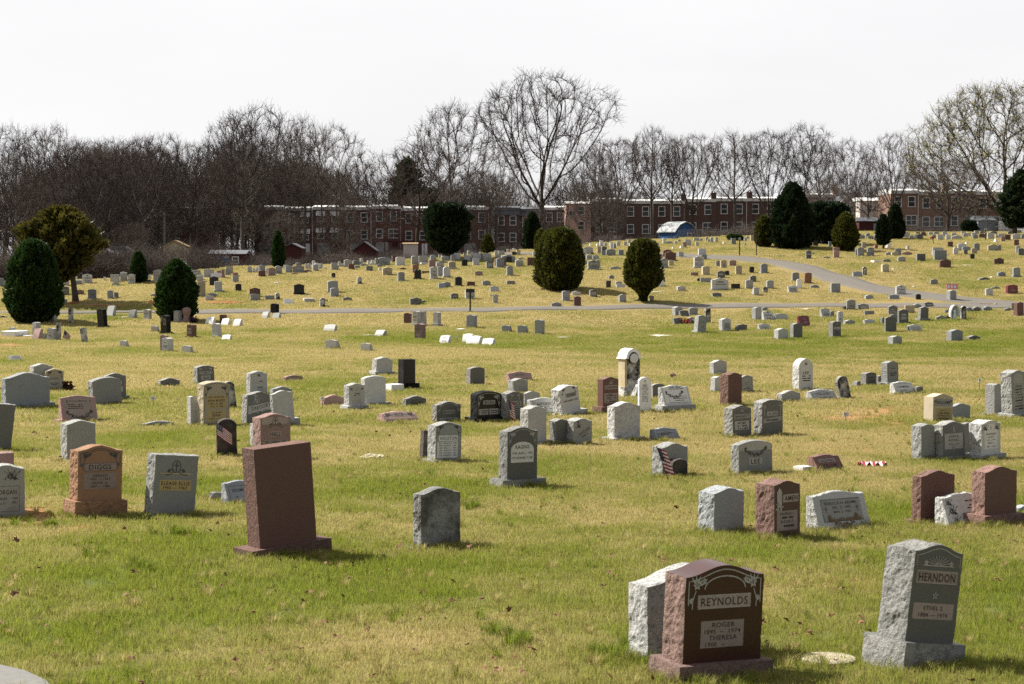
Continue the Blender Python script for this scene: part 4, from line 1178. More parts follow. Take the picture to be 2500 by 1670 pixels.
LM = [(84, 690, 'the broad dark egg-shaped evergreen'), (170, 730, 'the leaning rusty-green evergreen'), (432, 715, 'the evergreen with headstones at its foot'), (338, 680, 'the small pointed evergreen'),
 (679, 650, 'the slim columnar evergreen'), (1090, 615, 'the wide flat-topped yew'), (1191, 608, 'the small cone evergreen'), (1365, 705, 'the twin-domed evergreen'), (1570, 725, 'the bottom-tapered evergreen'),
 (1864, 600, 'the yellowish egg-shaped evergreen'), (1935, 605, 'the tallest cone evergreen'), (2065, 612, 'the paired-stem egg evergreen'), (2156, 608, 'the thin-trunked evergreen'),
 (1148, 762, 'the black sign by the path'), (1806, 622, 'the short post with a card'), (1846, 622, 'the thin black pole'), (2330, 778, 'the blue-and-white statue shrine'),
 (1672, 788, 'the pink grave flowers'), (885, 660, 'the scattered middle of the slope'), (900, 720, 'the little card on the empty slope'), (160, 825, 'the flag in the striped group'),
 (2407, 580, 'the black pole among crowded stones'), (2280, 590, 'the leaning red flower pole'), (1450, 800, 'the open green strip'), (640, 1000, '')]
LM = [l for l in LM if l[2] and 'open' not in l[2] and 'scattered' not in l[2] and 'empty' not in l[2]]
ORD = ['nearest', 'second nearest', 'third nearest', 'fourth nearest', 'fifth nearest', 'sixth nearest', 'seventh nearest', 'eighth nearest', 'ninth nearest', 'tenth nearest', 'eleventh nearest', 'twelfth nearest']
SHN = dict(S='wavy-topped headstone', O='round-shouldered headstone', F='square-topped headstone', R='rounded tablet', A='arched tablet', H='heart-topped headstone', L='slant marker', K='wedge marker', G='flat slab')
def describe(s, s_px):
    h = (s['yb']-s['yt'])/s_px; w_ = (s['x1']-s['x0'])/s_px
    sz = ''
    if s['T'] in 'SOF': sz = 'low ' if h < .42 else ('wide ' if w_ > 1.35 else ('tall ' if h > .95 else ''))
    return sz+CNAME[s['c']]+' '+SHN[s['T']]
cls = {}
for s in stones:
    X, Y, yc = hit((s['x0']+s['x1'])/2, s['yb'])
    if Y > yc+4: Y = yc+2; X = ((s['x0']+s['x1'])/2-CX)/F*Y
    s['X'], s['Y'] = X, Y; s['s'] = F/(Y*cP-gz(X, Y)*sP*1.0)
    if s['lab'] is None:
        mx_, my_ = (s['x0']+s['x1'])/2, s['yb']
        best = min(LM, key=lambda l: math.hypot((l[0]-mx_)*.8, (l[1]-my_)*2)); dx, dy = mx_-best[0], (my_-best[1])
        s['desc'] = describe(s, s['s']); d = 'right of' if dx > 0 else 'left of'
        if abs(dx) < 14: d = 'in front of' if dy > 0 else 'behind'
        s['cl'] = (s['desc'], d, best[2]); s['dist'] = math.hypot(dx, dy*2)
        if not s.get('far'): cls.setdefault(s['cl'], []).append(s)
for cl, L in cls.items():
    L.sort(key=lambda s: s['dist'])
    for i, s in enumerate(L): s['lab'] = f'{cl[0]} {cl[1]} {cl[2]}'+('' if len(L) == 1 else ', '+ORD[min(i, 11)])
farMB = MB(); far_mats = []; far_ix = {}
GR = {'near': 'headstones on the near lawn', 'mid': 'gravestones either side of the path', 'hill': 'gravestones up the far slope'}
blockers = []                                                # circles kept clear of grass clumps
def build_stone(s, idx):
    rs = random.Random(idx*17+3); X, Y, sc = s['X'], s['Y'], s['s']; o = s['o']
    al = math.atan2(X, Y); th = math.radians(s['yaw'])+al; psi = math.radians(s['yaw'])
    Wp = s['x1']-s['x0']; left = th > 0
    side = (s['xs']-s['x0']) if s['yaw'] > 0 else (s['x1']-s['xs']); front = Wp-side
    T_ = side/sc/max(.12, abs(math.sin(th))); W = front/sc/math.cos(th)
    Ht = (s['yb']-s['yt'])/sc; bh = s['bh']/sc
    T_ = min(max(T_, .12 if s['T'] not in 'LK' else .28), .55 if s['T'] in 'LK' else .34)
    if 'th' in o and o['th'] is not True: T_ = float(o['th'])
    if s['T'] == 'G':
        depth = min(max((s['yb']-s['yt'])*Y/max(20.0, s["yb"]-HY), .25), 1.0); hh = float(o.get('hh', .09)); W = Wp/sc/ (math.cos(th)+.3); T_ = min(depth, W*1.2)
        Ht = hh
    H = max(.05, Ht-bh-(T_*max(0, s['yt']-HY)/F*.8 if s['T'] != 'G' else 0))
    z0 = gz(X, Y)-.02
    lean = math.radians(float(o.get('lean', rs.uniform(-.8, .8) if Y > 25 else 0)))
    pit = math.radians(rs.uniform(-1.5, 1.5))
    near = Wp > 45; step = (.028 if Wp > 110 else .045) if near else .16
    push = (T_*abs(math.cos(th))+W*abs(math.sin(th)))/2
    px, py = X*(Y+push)/Y, Y+push
    rock = 'sm' not in o
    if o.get('round'):
        n = 28; V = []
        for r, z in ((0, .05), (.75, .055), (.97, .05), (1.0, .02), (1.02, -.05)):
            for k in range(n): V.append((W/2*r*math.cos(k*2*math.pi/n)*(1+.01*rs.random()), W/2*r*math.sin(k*2*math.pi/n), z))
        Fc = [(a*n+k, (a+1)*n+k, (a+1)*n+(k+1)%n, a*n+(k+1)%n) for a in range(4) for k in range(n)]
        ob = mesh_obj('stone_disc', V, Fc, SM['t'][1]); ob.location = (px, py, z0-.01); tag(ob, s['lab'], 'stone disc'); return
    V, Fc, MI, fr, fn = die(s['T'], W, H, T_, 1 if (rock and near and s['T'] != 'G') else 0, step, .016 if near else .01, idx, 'pt' in o)
    fm, sm_ = SM[s['c']]
    if s['c'] == 'c' and 'c3' in o: pass
    mats = [sm_ if ('q' in o or 'q2' in o) else fm, sm_ if (rock or 'ls' in o) and s['T'] != 'G' else fm]  # ls: smooth sides take the paler rock tone, sunlight put into the colour
    M0 = Matrix.Translation((px, py, z0)) @ Matrix.Rotation(psi, 4, 'Z') @ Matrix.Rotation(lean, 4, 'Y') @ Matrix.Rotation(pit, 4, 'X')
    bV = None
    if bh > .015:
        ov = float(o.get('ov', .12)); bV = base_block(W*(1+2*ov), bh, T_+.16 if s['T'] != 'L' else T_+.1, .05 if near else .3, .014 if near else 0, idx)
        H_off = bh
    else: H_off = 0
    if s.get('far'):
        if s['c'] not in far_ix: far_ix[s['c']] = len(far_mats); far_mats.append(fm); far_mats.append(sm_)
        fi = far_ix[s['c']]
        b = len(farMB.v); farMB.v += [tuple(M0 @ Vector((x, y, z+H_off-(0.12 if z == 0 else 0)))) for x, y, z in V]; farMB.f += [tuple(b+i for i in f) for f in Fc]; farMB.m += [fi+m_ for m_ in MI]
        return
    name = s['kind']; blockers.append((px, py, max(W, T_)*.5))
    cat = {'headstone': 'headstone', 'slant_marker': 'slant marker', 'flat_marker': 'flat marker'}[name]
    grp = GR['near' if s['yb'] > 862 else ('mid' if s['yb'] > 735 else 'hill')]
    parts = bV is not None or s['o'].get('D') not in (None, 'none') or 'i' in o
    V = [(x, y, z+H_off if z > 0 else z+H_off-(.1 if not bV else 0)) for x, y, z in V]
    if not parts:
        ob = mesh_obj(name, V, Fc, mats, None, MI); ob.matrix_world = M0; tag(ob, s['lab'], cat, grp); return
    r = empty(name, (0, 0, 0)); r.matrix_world = M0; tag(r, s['lab'], cat, grp)
    mesh_obj('tablet', V, Fc, mats, r, MI)
    if bV:
        bm_ = SM['d' if s['c'] in 'k' else s['c']]
        if s['c'] == 'k': bm_ = SM['k']
        mesh_obj('base', bV[0], bV[1], [bm_[0] if s['c'] in 'gldbk' else bm_[1], bm_[1]], r, bV[2])
    if 'D' in o or 'i' in o:
        h = empty_h = None
        fr2 = (lambda z: fr(z-H_off)); 
        class _R: pass
        # decorations are children of the tablet's thing, lifted by the base
        grpE = r
        n0 = len(r.children)
        decorate(r, o.get('D'), s['yb']-s['yt'], W, H, fr, fn, s['c'], o, rs)
        for ch in r.children:
            if ch.name.split('.')[0] in ('panel', 'lettering', 'carved_pattern', 'bronze_flowers'): ch.location.z = H_off
for i, s in enumerate(stones): build_stone(s, i)
if farMB.v:
    fo = farMB.build('distant_headstones', far_mats); tag(fo, 'crowded far rows of small headstones along the top of the slope', 'headstones', None, 'stuff')
# ---------------------------------------------------------------- evergreens
M_bark = simple('bark', (.075,.06,.048), .95, .1, .4, 6)
M_bark2 = simple('grey_bark', (.12,.105,.09), .95, .1, .4, 6)
def leaf_mat(name, c0, c1, trans=.25):
    m, t, b = newmat(name, .6, .2)
    at_ = t.nodes.new('ShaderNodeAttribute'); at_.attribute_name = 'tint'
    c = mixc(t, at_.outputs['Fac'], c0, c1); t.links.new(c, b.inputs['Base Color'])
    tr = t.nodes.new('ShaderNodeBsdfTranslucent'); t.links.new(c, tr.inputs['Color']); ms = N(t, 'ShaderNodeMixShader'); ms.inputs[0].default_value = trans
    t.links.new(b.outputs[0], ms.inputs[1]); t.links.new(tr.outputs[0], ms.inputs[2]); t.links.new(ms.outputs[0], t.nodes['Material Output'].inputs['Surface']); return m
EV = dict(green=leaf_mat('needle_green', (.008,.02,.006), (.035,.075,.014)), dark=leaf_mat('needle_dark', (.006,.013,.006), (.018,.034,.012)), olive=leaf_mat('needle_olive', (.012,.018,.005), (.105,.11,.017)),
          rust=leaf_mat('needle_rust', (.022,.028,.007), (.13,.11,.02)), pine=leaf_mat('needle_pine', (.012,.022,.012), (.035,.055,.02)))
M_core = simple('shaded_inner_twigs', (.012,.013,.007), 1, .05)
def evergreen(x0, x1, yt, yb, prof_, mat, label, size=.13, n=6500, lobes=1, trunk=None, gap=0, lean=0, up=.9, rough=.15, depth=None, ybase=None):
    cx = (x0+x1)/2; X, Y, yc = hit(cx, ybase or yb)
    if Y > yc+10: Y = yc+4; X = (cx-CX)/F*Y
    if depth: Y = depth; X = (cx-CX)/F*Y
    sc = F/Y; H = (yb-yt)/sc; W = (x1-x0)/sc; rs = np.random.default_rng(int(x0)+7); zb = gz(X, Y)
    z_off = ((ybase or yb)-yb)/sc
    if depth: z_off = at(cx, yb, Y)[2]-zb
    r = empty('evergreen_tree', (X, Y, zb), 0, label, 'evergreen tree', 'evergreens in the cemetery')
    ts = np.array([p[0] for p in prof_]); rsd = np.array([p[1] for p in prof_])*W/2
    off = rs.uniform(0, 50, 2)
    def rad(t, ph):
        b = np.interp(t, ts, rsd); L = 1+rough*(2*vnoise(ph*2.6+off[0], t*7, 1, 1)-1)+rough*.9*(2*vnoise(ph*6+off[1], t*15, 1, 2)-1)
        if lobes == 2: L = L*(1-.10*np.clip(1-np.abs(np.cos(ph))*2.5, 0, 1)*np.clip(t*2-.6, 0, 1))
        return b*L
    # core
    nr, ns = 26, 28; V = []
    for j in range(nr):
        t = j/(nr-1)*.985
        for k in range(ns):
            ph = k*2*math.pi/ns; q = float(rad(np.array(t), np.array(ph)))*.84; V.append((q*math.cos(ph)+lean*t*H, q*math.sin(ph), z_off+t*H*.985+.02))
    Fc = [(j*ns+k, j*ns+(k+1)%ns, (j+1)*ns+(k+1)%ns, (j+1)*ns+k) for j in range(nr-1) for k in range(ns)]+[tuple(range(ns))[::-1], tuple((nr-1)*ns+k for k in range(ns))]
    # leaf sprays: little kites standing out of the surface
    t = rs.random(n)**.85; ph = rs.uniform(0, 2*math.pi, n)
    keep = rs.random(n) < np.interp(t, ts, rsd)/rsd.max()*.9+.12; t, ph = t[keep], ph[keep]; n = len(t)
    q = rad(t, ph)*(1.02-np.abs(rs.normal(0, .12, n)))
    c = np.stack([q*np.cos(ph)+lean*t*H, q*np.sin(ph), z_off+t*H], 1)
    out = np.stack([np.cos(ph), np.sin(ph), np.full(n, up)], 1)+rs.normal(0, .45, (n, 3)); out /= np.linalg.norm(out, axis=1)[:, None]
    sd_ = np.cross(out, rs.normal(0, 1, (n, 3))); sd_ /= np.linalg.norm(sd_, axis=1)[:, None]; L = size*1.15*rs.uniform(.6, 1.6, n)[:, None]
    P = np.stack([c-out*L*.5, c+sd_*L*.42, c+out*L*.9, c-sd_*L*.42], 1).reshape(-1, 3)
    me = fast_mesh('foliage', P, np.arange(4*n).reshape(-1, 4), 4, mat)
    cl = .55*vnoise(ph*5, t*12, 1, 5)+.45*rs.random(n)+.15*(t-.5); ta = me.attributes.new('tint', 'FLOAT', 'POINT'); ta.data.foreach_set('value', np.repeat(np.clip(cl, 0, 1), 4).astype(np.float32))
    cr = mesh_obj('crown', V, Fc, M_core, r, smooth=True); link('foliage', me, cr)
    b = MB()
    if trunk:
        for (tx, ty, bx, by, rr) in trunk:
            p0 = Vector(((bx-cx)/sc, 0, max(-.2, ((ybase or yb)-by)/sc-.1))); p1 = Vector(((tx-cx)/sc, .1, ((ybase or yb)-ty)/sc)); mid = (p0+p1)/2+Vector((.06, 0, 0))
            b.tube([p0-Vector((0, 0, .2)), p0.lerp(mid, .3), mid, p1], [rr*1.5, rr*1.1, rr*.9, rr*.5], 9)
    else: b.tube([(0, 0, -.3), (0, 0, z_off+H*.4)], [.12, .08], 8)
    b.build('trunk', M_bark, r, True); return r
EGG = [(0, .35), (.03, .62), (.12, .88), (.25, 1), (.45, .97), (.65, .84), (.82, .62), (.93, .36), (1, .05)]
BROAD = [(0, .55), (.06, .82), (.18, .97), (.32, 1), (.5, .95), (.68, .82), (.85, .62), (.94, .42), (.985, .25), (1, .08)]
CONE = [(0, .45), (.04, .8), (.13, 1), (.35, .97), (.55, .86), (.75, .65), (.9, .40), (1, .08)]
COL_ = [(0, .5), (.05, .95), (.4, 1), (.65, .85), (.85, .5), (1, .03)]
YEW = [(0, .3), (.06, .5), (.2, .8), (.4, .97), (.65, 1), (.85, .93), (.95, .8), (1, .35)]
TAPER = [(0, .16), (.10, .25), (.16, .45), (.24, .80), (.30, .98), (.45, 1.0), (.65, .93), (.85, .76), (.95, .55), (1, .12)]
ROUND = [(0, .45), (.05, .75), (.2, .98), (.4, 1), (.6, .92), (.78, .78), (.9, .62), (.97, .4), (1, .1)]
evergreen(20, 147, 586, 786, BROAD, EV['green'], 'broad dark green egg-shaped evergreen, biggest one at the left edge', .12, 15000)
evergreen(76, 222, 505, 690, [(0, .12), (.1, .4), (.25, .72), (.4, .95), (.58, 1), (.75, .85), (.9, .58), (1, .12)], EV['rust'], 'rusty olive evergreen with a bare leaning trunk', .2, 7500, rough=.5, trunk=[(163, 600, 186, 738, .17), (150, 560, 163, 610, .12), (195, 590, 170, 640, .07)], ybase=738)
evergreen(384, 481, 634, 782, EGG, EV['green'], 'round-topped dark evergreen with a pink and a grey stone at its foot', .12, 10000, rough=.16)
evergreen(319, 358, 614, 690, CONE, EV['green'], 'small pointed evergreen at the lawn edge between the big left ones', .11, 3500)
evergreen(665, 694, 563, 652, COL_, EV['green'], 'slim columnar evergreen standing before the dark red shed', .11, 3500)
evergreen(1040, 1143, 497, 618, YEW, EV['dark'], 'wide flat-topped dark yew before the brick row', .16, 9000, rough=.2, trunk=[(1090, 580, 1085, 632, .2), (1110, 580, 1095, 632, .15)], ybase=630)
evergreen(1175, 1207, 562, 616, CONE, EV['olive'], 'small bright cone evergreen right of the flat-topped yew', .11, 2500)
evergreen(1277, 1322, 508, 610, EGG, EV['dark'], 'tall narrow dark evergreen behind the twin-domed one', .12, 4500)
evergreen(1306, 1336, 560, 613, EGG, EV['olive'], 'short olive evergreen tucked beside a tall narrow dark one', .12, 2000)
evergreen(1306, 1408, 558, 704, ROUND, EV['olive'], 'left dome of the twin-domed clipped evergreen', .11, 7500, rough=.16)
evergreen(1322, 1423, 555, 708, ROUND, EV['olive'], 'right dome of the twin-domed clipped evergreen', .11, 9500, rough=.16)
evergreen(1528, 1613, 583, 736, TAPER, EV['olive'], 'clipped evergreen that narrows to a dark stem at the ground', .11, 10500, rough=.14)
evergreen(1843, 1888, 526, 602, EGG, EV['olive'], 'yellowish egg-shaped evergreen beside the tall dark cone', .12, 4000)
evergreen(1888, 1980, 447, 606, CONE, EV['dark'], 'tallest cone-shaped dark evergreen by the upper path', .18, 11000, rough=.22, up=1.2)
evergreen(1970, 2066, 494, 594, YEW, EV['dark'], 'spreading dark yew behind the tall cone evergreen', .17, 7000, rough=.25)
evergreen(2035, 2094, 519, 612, EGG, EV['olive'], 'olive egg-shaped evergreen right of the spreading yew', .12, 6000)
evergreen(2141, 2172, 524, 598, EGG, EV['dark'], 'ragged dark evergreen on a thin forked trunk', .14, 2500, rough=.3, trunk=[(2156, 585, 2156, 608, .09)], ybase=608)
evergreen(2164, 2206, 498, 584, CONE, EV['dark'], 'dark cone evergreen right behind the ragged thin-trunked one', .14, 4500)
evergreen(2446, 2545, 416, 556, [(0, .5), (.1, .9), (.3, 1), (.5, .8), (.7, .6), (.85, .45), (1, .08)], EV['pine'], 'tall shaggy pine cut by the right edge', .26, 8000, rough=.4, trunk=[(2478, 520, 2476, 576, .22)], ybase=574, up=.2)
evergreen(2346, 2384, 531, 566, ROUND, EV['dark'], 'rounded dark shrub behind the wire fence near the grey shed', .16, 2500)
evergreen(1776, 1813, 572, 587, ROUND, EV['green'], 'low clipped green bush behind far white stones', .1, 1800)
evergreen(950, 1040, 385, 540, [(0, .6), (.3, 1), (.6, .8), (.85, .5), (1, .1)], EV['pine'], 'dim pine hidden among bare trees above the brick row', .4, 3000, rough=.4, depth=345)
evergreen(1030, 1075, 460, 560, [(0, .6), (.3, 1), (.6, .8), (.85, .5), (1, .1)], EV['pine'], 'yellow-green conifer top showing above the brick row roof', .4, 1200, rough=.4, depth=330)
# ---------------------------------------------------------------- bare winter trees
def twig_mat(name, a, b_, c_):
    m, t, b = newmat(name, .95, .05); oi = t.nodes.new('ShaderNodeObjectInfo'); r = t.nodes.new('ShaderNodeValToRGB'); e = r.color_ramp.elements; e[0].color = (*a, 1); e[1].color = (*b_, 1); q = e.new(.5); q.color = (*c_, 1)
    t.links.new(oi.outputs['Random'], r.inputs['Fac']); t.links.new(r.outputs['Color'], b.inputs['Base Color']); return m
M_twig = twig_mat('winter_twigs', (.05,.04,.036), (.10,.08,.068), (.07,.052,.045))
M_twig_r = twig_mat('winter_twigs_brown', (.06,.05,.045), (.155,.13,.11), (.10,.08,.07))
M_bud = leaf_mat('spring_buds', (.26,.23,.06), (.5,.45,.16), .4)
def grow(seed, kind, H=18.0):
    """space colonisation: limbs grow towards points scattered through the crown's envelope, then fine twigs are added"""
    R = np.random.default_rng(seed); rs = random.Random(seed)
    K = dict(vase=(.24, .42, 900, [(0, .10), (.2, .35), (.45, .72), (.7, 1), (.85, .9), (.95, .6), (1, .25)], .55, .10, 1), oval=(.36, .30, 900, [(0, .3), (.2, .75), (.5, 1), (.75, .9), (.9, .6), (1, .2)], .45, .20, 1),
             spread=(.28, .48, 1000, [(0, .45), (.15, .85), (.4, 1), (.65, .92), (.85, .65), (1, .25)], .25, .14, 1), sin=(.38, .32, 330, [(0, .3), (.3, .8), (.6, 1), (.85, .75), (1, .3)], .35, .24, 2),
             crook=(.15, .55, 300, [(0, .6), (.3, 1), (.6, .9), (.85, .6), (1, .3)], .0, .10, 1), bud=(.14, .66, 2000, [(0, .35), (.15, .80), (.35, 1), (.6, .95), (.8, .76), (.93, .5), (1, .25)], .30, .14, 1),
             polt=(.62, .2, 420, [(0, .35), (.3, .9), (.7, 1), (1, .5)], .5, .60, 1), thick=(.06, .38, 1100, [(0, .7), (.2, 1), (.5, 1), (.8, .75), (1, .3)], .35, .05, 3))[kind]
    cb, wr, na, prf, trop, tl, nst = K; ts = [p[0] for p in prf]; rr = [p[1] for p in prf]
    A = []; na = int(na*(1.5 if na > 400 else 1.15))
    while len(A) < na:
        t = R.random()**.8; a = R.uniform(0, 6.283); q = math.sqrt(R.random()); q = q**.75; r_ = np.interp(t, ts, rr)*wr*H*(1+.12*math.sin(a*3+seed)+.08*math.sin(a*5+t*6+seed))
        A.append((q*r_*math.cos(a), q*r_*math.sin(a), (cb+(1-cb)*t)*H))
    A = np.array(A); P = []; par = []; Dv = []
    for s_ in range(nst):
        p = np.array([(s_-(nst-1)/2)*.5, 0, -.3]); d = np.array([(s_-(nst-1)/2)*.25+rs.uniform(-.05, .05), rs.uniform(-.1, .1), 1.0]); pv = -1; wob = .22 if kind in ('sin', 'crook', 'polt') else .04
        for k in range(max(2, int((tl*H+.3)/.45))):
            P.append(p.copy()); par.append(pv); Dv.append(d/np.linalg.norm(d)); pv = len(P)-1; d = d+np.array([rs.gauss(0, wob), rs.gauss(0, wob), .06]); d /= np.linalg.norm(d); p = p+d*.45
    P = [tuple(p) for p in P]; Pn = np.array(P); Dn = np.array(Dv); dm = np.linalg.norm(A[:, None]-Pn[None], axis=2); near = dm.argmin(1); nd = dm.min(1)
    infl = 5.0 if kind in ('sin', 'crook') else 4.2; kill = .85; step = .5; alive = np.ones(len(A), bool); cnt = np.zeros(60000, int)
    for it in range(170):
        m = alive & (nd < (60 if it < 12 else infl))
        if not m.any(): break
        idx = near[m]; v = A[m]-Pn[idx]; v /= np.maximum(np.linalg.norm(v, axis=1), 1e-6)[:, None]; u, inv = np.unique(idx, return_inverse=True); acc = np.zeros((len(u), 3)); np.add.at(acc, inv, v)
        ok = cnt[u] < 4; u = u[ok]; acc = acc[ok]; cnt[u] += 1
        if len(u) == 0: break
        acc /= np.maximum(np.linalg.norm(acc, axis=1), 1e-6)[:, None]; d = acc+Dn[u]*(1.5 if kind not in ('sin', 'crook') else .8)+np.array([0, 0, trop*.5])+R.normal(0, .05 if kind not in ('sin', 'crook') else .22, acc.shape); d /= np.linalg.norm(d, axis=1)[:, None]
        NP = Pn[u]+d*step; b0 = len(Pn); Pn = np.concatenate([Pn, NP]); Dn = np.concatenate([Dn, d]); par += list(u)
        dd_ = np.linalg.norm(A[:, None]-NP[None], axis=2); k = dd_.argmin(1); dk = dd_[np.arange(len(A)), k]; c = dk < nd; near[c] = b0+k[c]; nd[c] = dk[c]; alive &= nd > kill
    n = len(Pn); par = np.array(par); rad = np.full(n, .0); E = 2.15; acc = np.zeros(n)
    ch = [[] for _ in range(n)]
    for i in range(n-1, -1, -1):
        rad[i] = max(.019, acc[i]**(1/E)) if acc[i] > 0 else .019
        if par[i] >= 0: acc[par[i]] += rad[i]**E; ch[par[i]].append(i)
    if rad[0] > .5: rad = np.where(rad > .15, .15+(rad-.15)*(.5-.15)/(rad[0]-.15), rad)
    # chains
    big = []; fine = []; st = [i for i in range(n) if par[i] < 0]
    while st:
        i = st.pop(); chain = [i] if par[i] < 0 else [par[i], i]; rc = [rad[i]] if par[i] < 0 else [min(rad[par[i]], rad[i]*1.15), rad[i]]
        while ch[i]:
            c = sorted(ch[i], key=lambda q: -rad[q]); st += c[1:]; i = c[0]; chain.append(i); rc.append(rad[i])
        (big if rc[0] > .055 else fine).append((Pn[chain], rc))
    out = np.where(rad < .05)[0]; nt_ = {'sin': 5, 'crook': 4, 'polt': 5}.get(kind, 3); idx = np.repeat(out, nt_); m = len(idx)
    d = Dn[idx]*.8+R.normal(0, .55, (m, 3))+np.array([0, 0, .5]); d /= np.linalg.norm(d, axis=1)[:, None]; L = R.uniform(.45, 1.6, m)[:, None]; d2 = d+R.normal(0, .25, (m, 3))+np.array([0, 0, .12]); d2 /= np.linalg.norm(d2, axis=1)[:, None]
    p0 = Pn[idx]; p1 = p0+d*L*.5; p2 = p1+d2*L*.5
    u = np.cross(d, R.normal(0, 1, (m, 3))); u /= np.linalg.norm(u, axis=1)[:, None]; w3 = np.cross(d, u); rings = []
    for p, r_ in ((p0, .017), (p1, .014), (p2, .009)):
        for k in range(3): rings.append(p+(u*math.cos(k*2.0944)+w3*math.sin(k*2.0944))*r_)
    TV = np.stack(rings, 1).reshape(-1, 3); b9 = np.arange(m)[:, None]*9; TF = np.concatenate([b9+np.array([[i*3+k, i*3+(k+1) % 3, (i+1)*3+(k+1) % 3, (i+1)*3+k]]) for i in range(2) for k in range(3)])
    def tubes(lst, ns):
        V = []; Fq = []; base = 0
        for pts, rad_ in lst:
            mpt = len(pts); pts = np.asarray(pts)
            if mpt < 2: continue
            tg = np.gradient(pts, axis=0); tg /= np.maximum(np.linalg.norm(tg, axis=1), 1e-6)[:, None]; ref = np.array([.3, .9, .1]) if abs(tg[0][1]) < .9 else np.array([1., 0, 0]); uu = np.cross(tg, ref); uu /= np.maximum(np.linalg.norm(uu, axis=1), 1e-6)[:, None]; vv = np.cross(tg, uu)
            an = np.arange(ns)*2*math.pi/ns; rg = pts[:, None]+(uu[:, None]*np.cos(an)[None, :, None]+vv[:, None]*np.sin(an)[None, :, None])*np.asarray(rad_)[:, None, None]; V.append(rg.reshape(-1, 3))
            i_, k_ = np.meshgrid(np.arange(mpt-1), np.arange(ns), indexing='ij'); i_, k_ = i_.ravel(), k_.ravel(); Fq.append(base+np.stack([i_*ns+k_, i_*ns+(k_+1) % ns, (i_+1)*ns+(k_+1) % ns, (i_+1)*ns+k_], 1)); base += mpt*ns
        return np.concatenate(V), np.concatenate(Fq)
    V1, F1 = tubes(big, 6); me1 = fast_mesh('trunk', V1, F1, 4, M_bark if kind != 'oval' else M_bark2)
    V2, F2 = tubes(fine, 3); me2 = fast_mesh('crown', np.concatenate([V2, TV]), np.concatenate([F2, TF+len(V2)]), 4, M_twig)
    me3 = None
    if kind == 'bud':
        sel = R.random(m) < .95; B = p2[sel]; B = np.concatenate([B, p1[sel]])+R.normal(0, .09, (2*sel.sum(), 3)); B = B[R.random(len(B)) < np.clip((np.hypot(B[:, 0], B[:, 1])/(wr*H)*.5+B[:, 2]/H*.7)-.1, .1, 1)]; n = len(B)
        a_ = R.normal(0, 1, (n, 3)); a_ /= np.linalg.norm(a_, axis=1)[:, None]; c_ = np.cross(a_, R.normal(0, 1, (n, 3))); c_ /= np.linalg.norm(c_, axis=1)[:, None]; s_ = .075
        me3 = fast_mesh('buds', np.stack([B-a_*s_, B+c_*s_*.7, B+a_*s_, B-c_*s_*.7], 1).reshape(-1, 3), np.arange(4*n).reshape(-1, 4), 4, M_bud)
        ta = me3.attributes.new('tint', 'FLOAT', 'POINT'); ta.data.foreach_set('value', R.random(4*n).astype(np.float32))
    zt = np.percentile(TV[:, 2], 99.8); xw = np.percentile(TV[:, 0], 99.3)-np.percentile(TV[:, 0], .7)
    return me1, me2, me3, zt, xw
PR = {k: [grow(s, k) for s in ss] for k, ss in dict(vase=(11, 12), oval=(21, 22, 23), spread=(31, 32), sin=(41, 42), crook=(51,), polt=(61,), thick=(81,)).items()}
PR['bud'] = [grow(71, 'bud')]
print('trees grown')
def bare_tree(kind, var, bx, by, yt, wpx, Y, label, flip=False, rz=0.0, cat='bare tree'):
    me1, me2, me3, zt, xw = PR[kind][var]; X = (bx-CX)/F*Y; zg = gz(X, Y); top = at(bx, yt, Y)[2]; h = top-zg; sz = h/zt; sw = wpx*Y/F/xw
    r = empty('bare_tree', (X, Y, zg), rz, label, cat, 'leafless trees around the cemetery'); r.scale = (sw*(-1 if flip else 1), (sw+sz)/2, sz)
    link('trunk', me1, r); c = link('crown', me2, r)
    if me3: link('buds', me3, c)
    return r
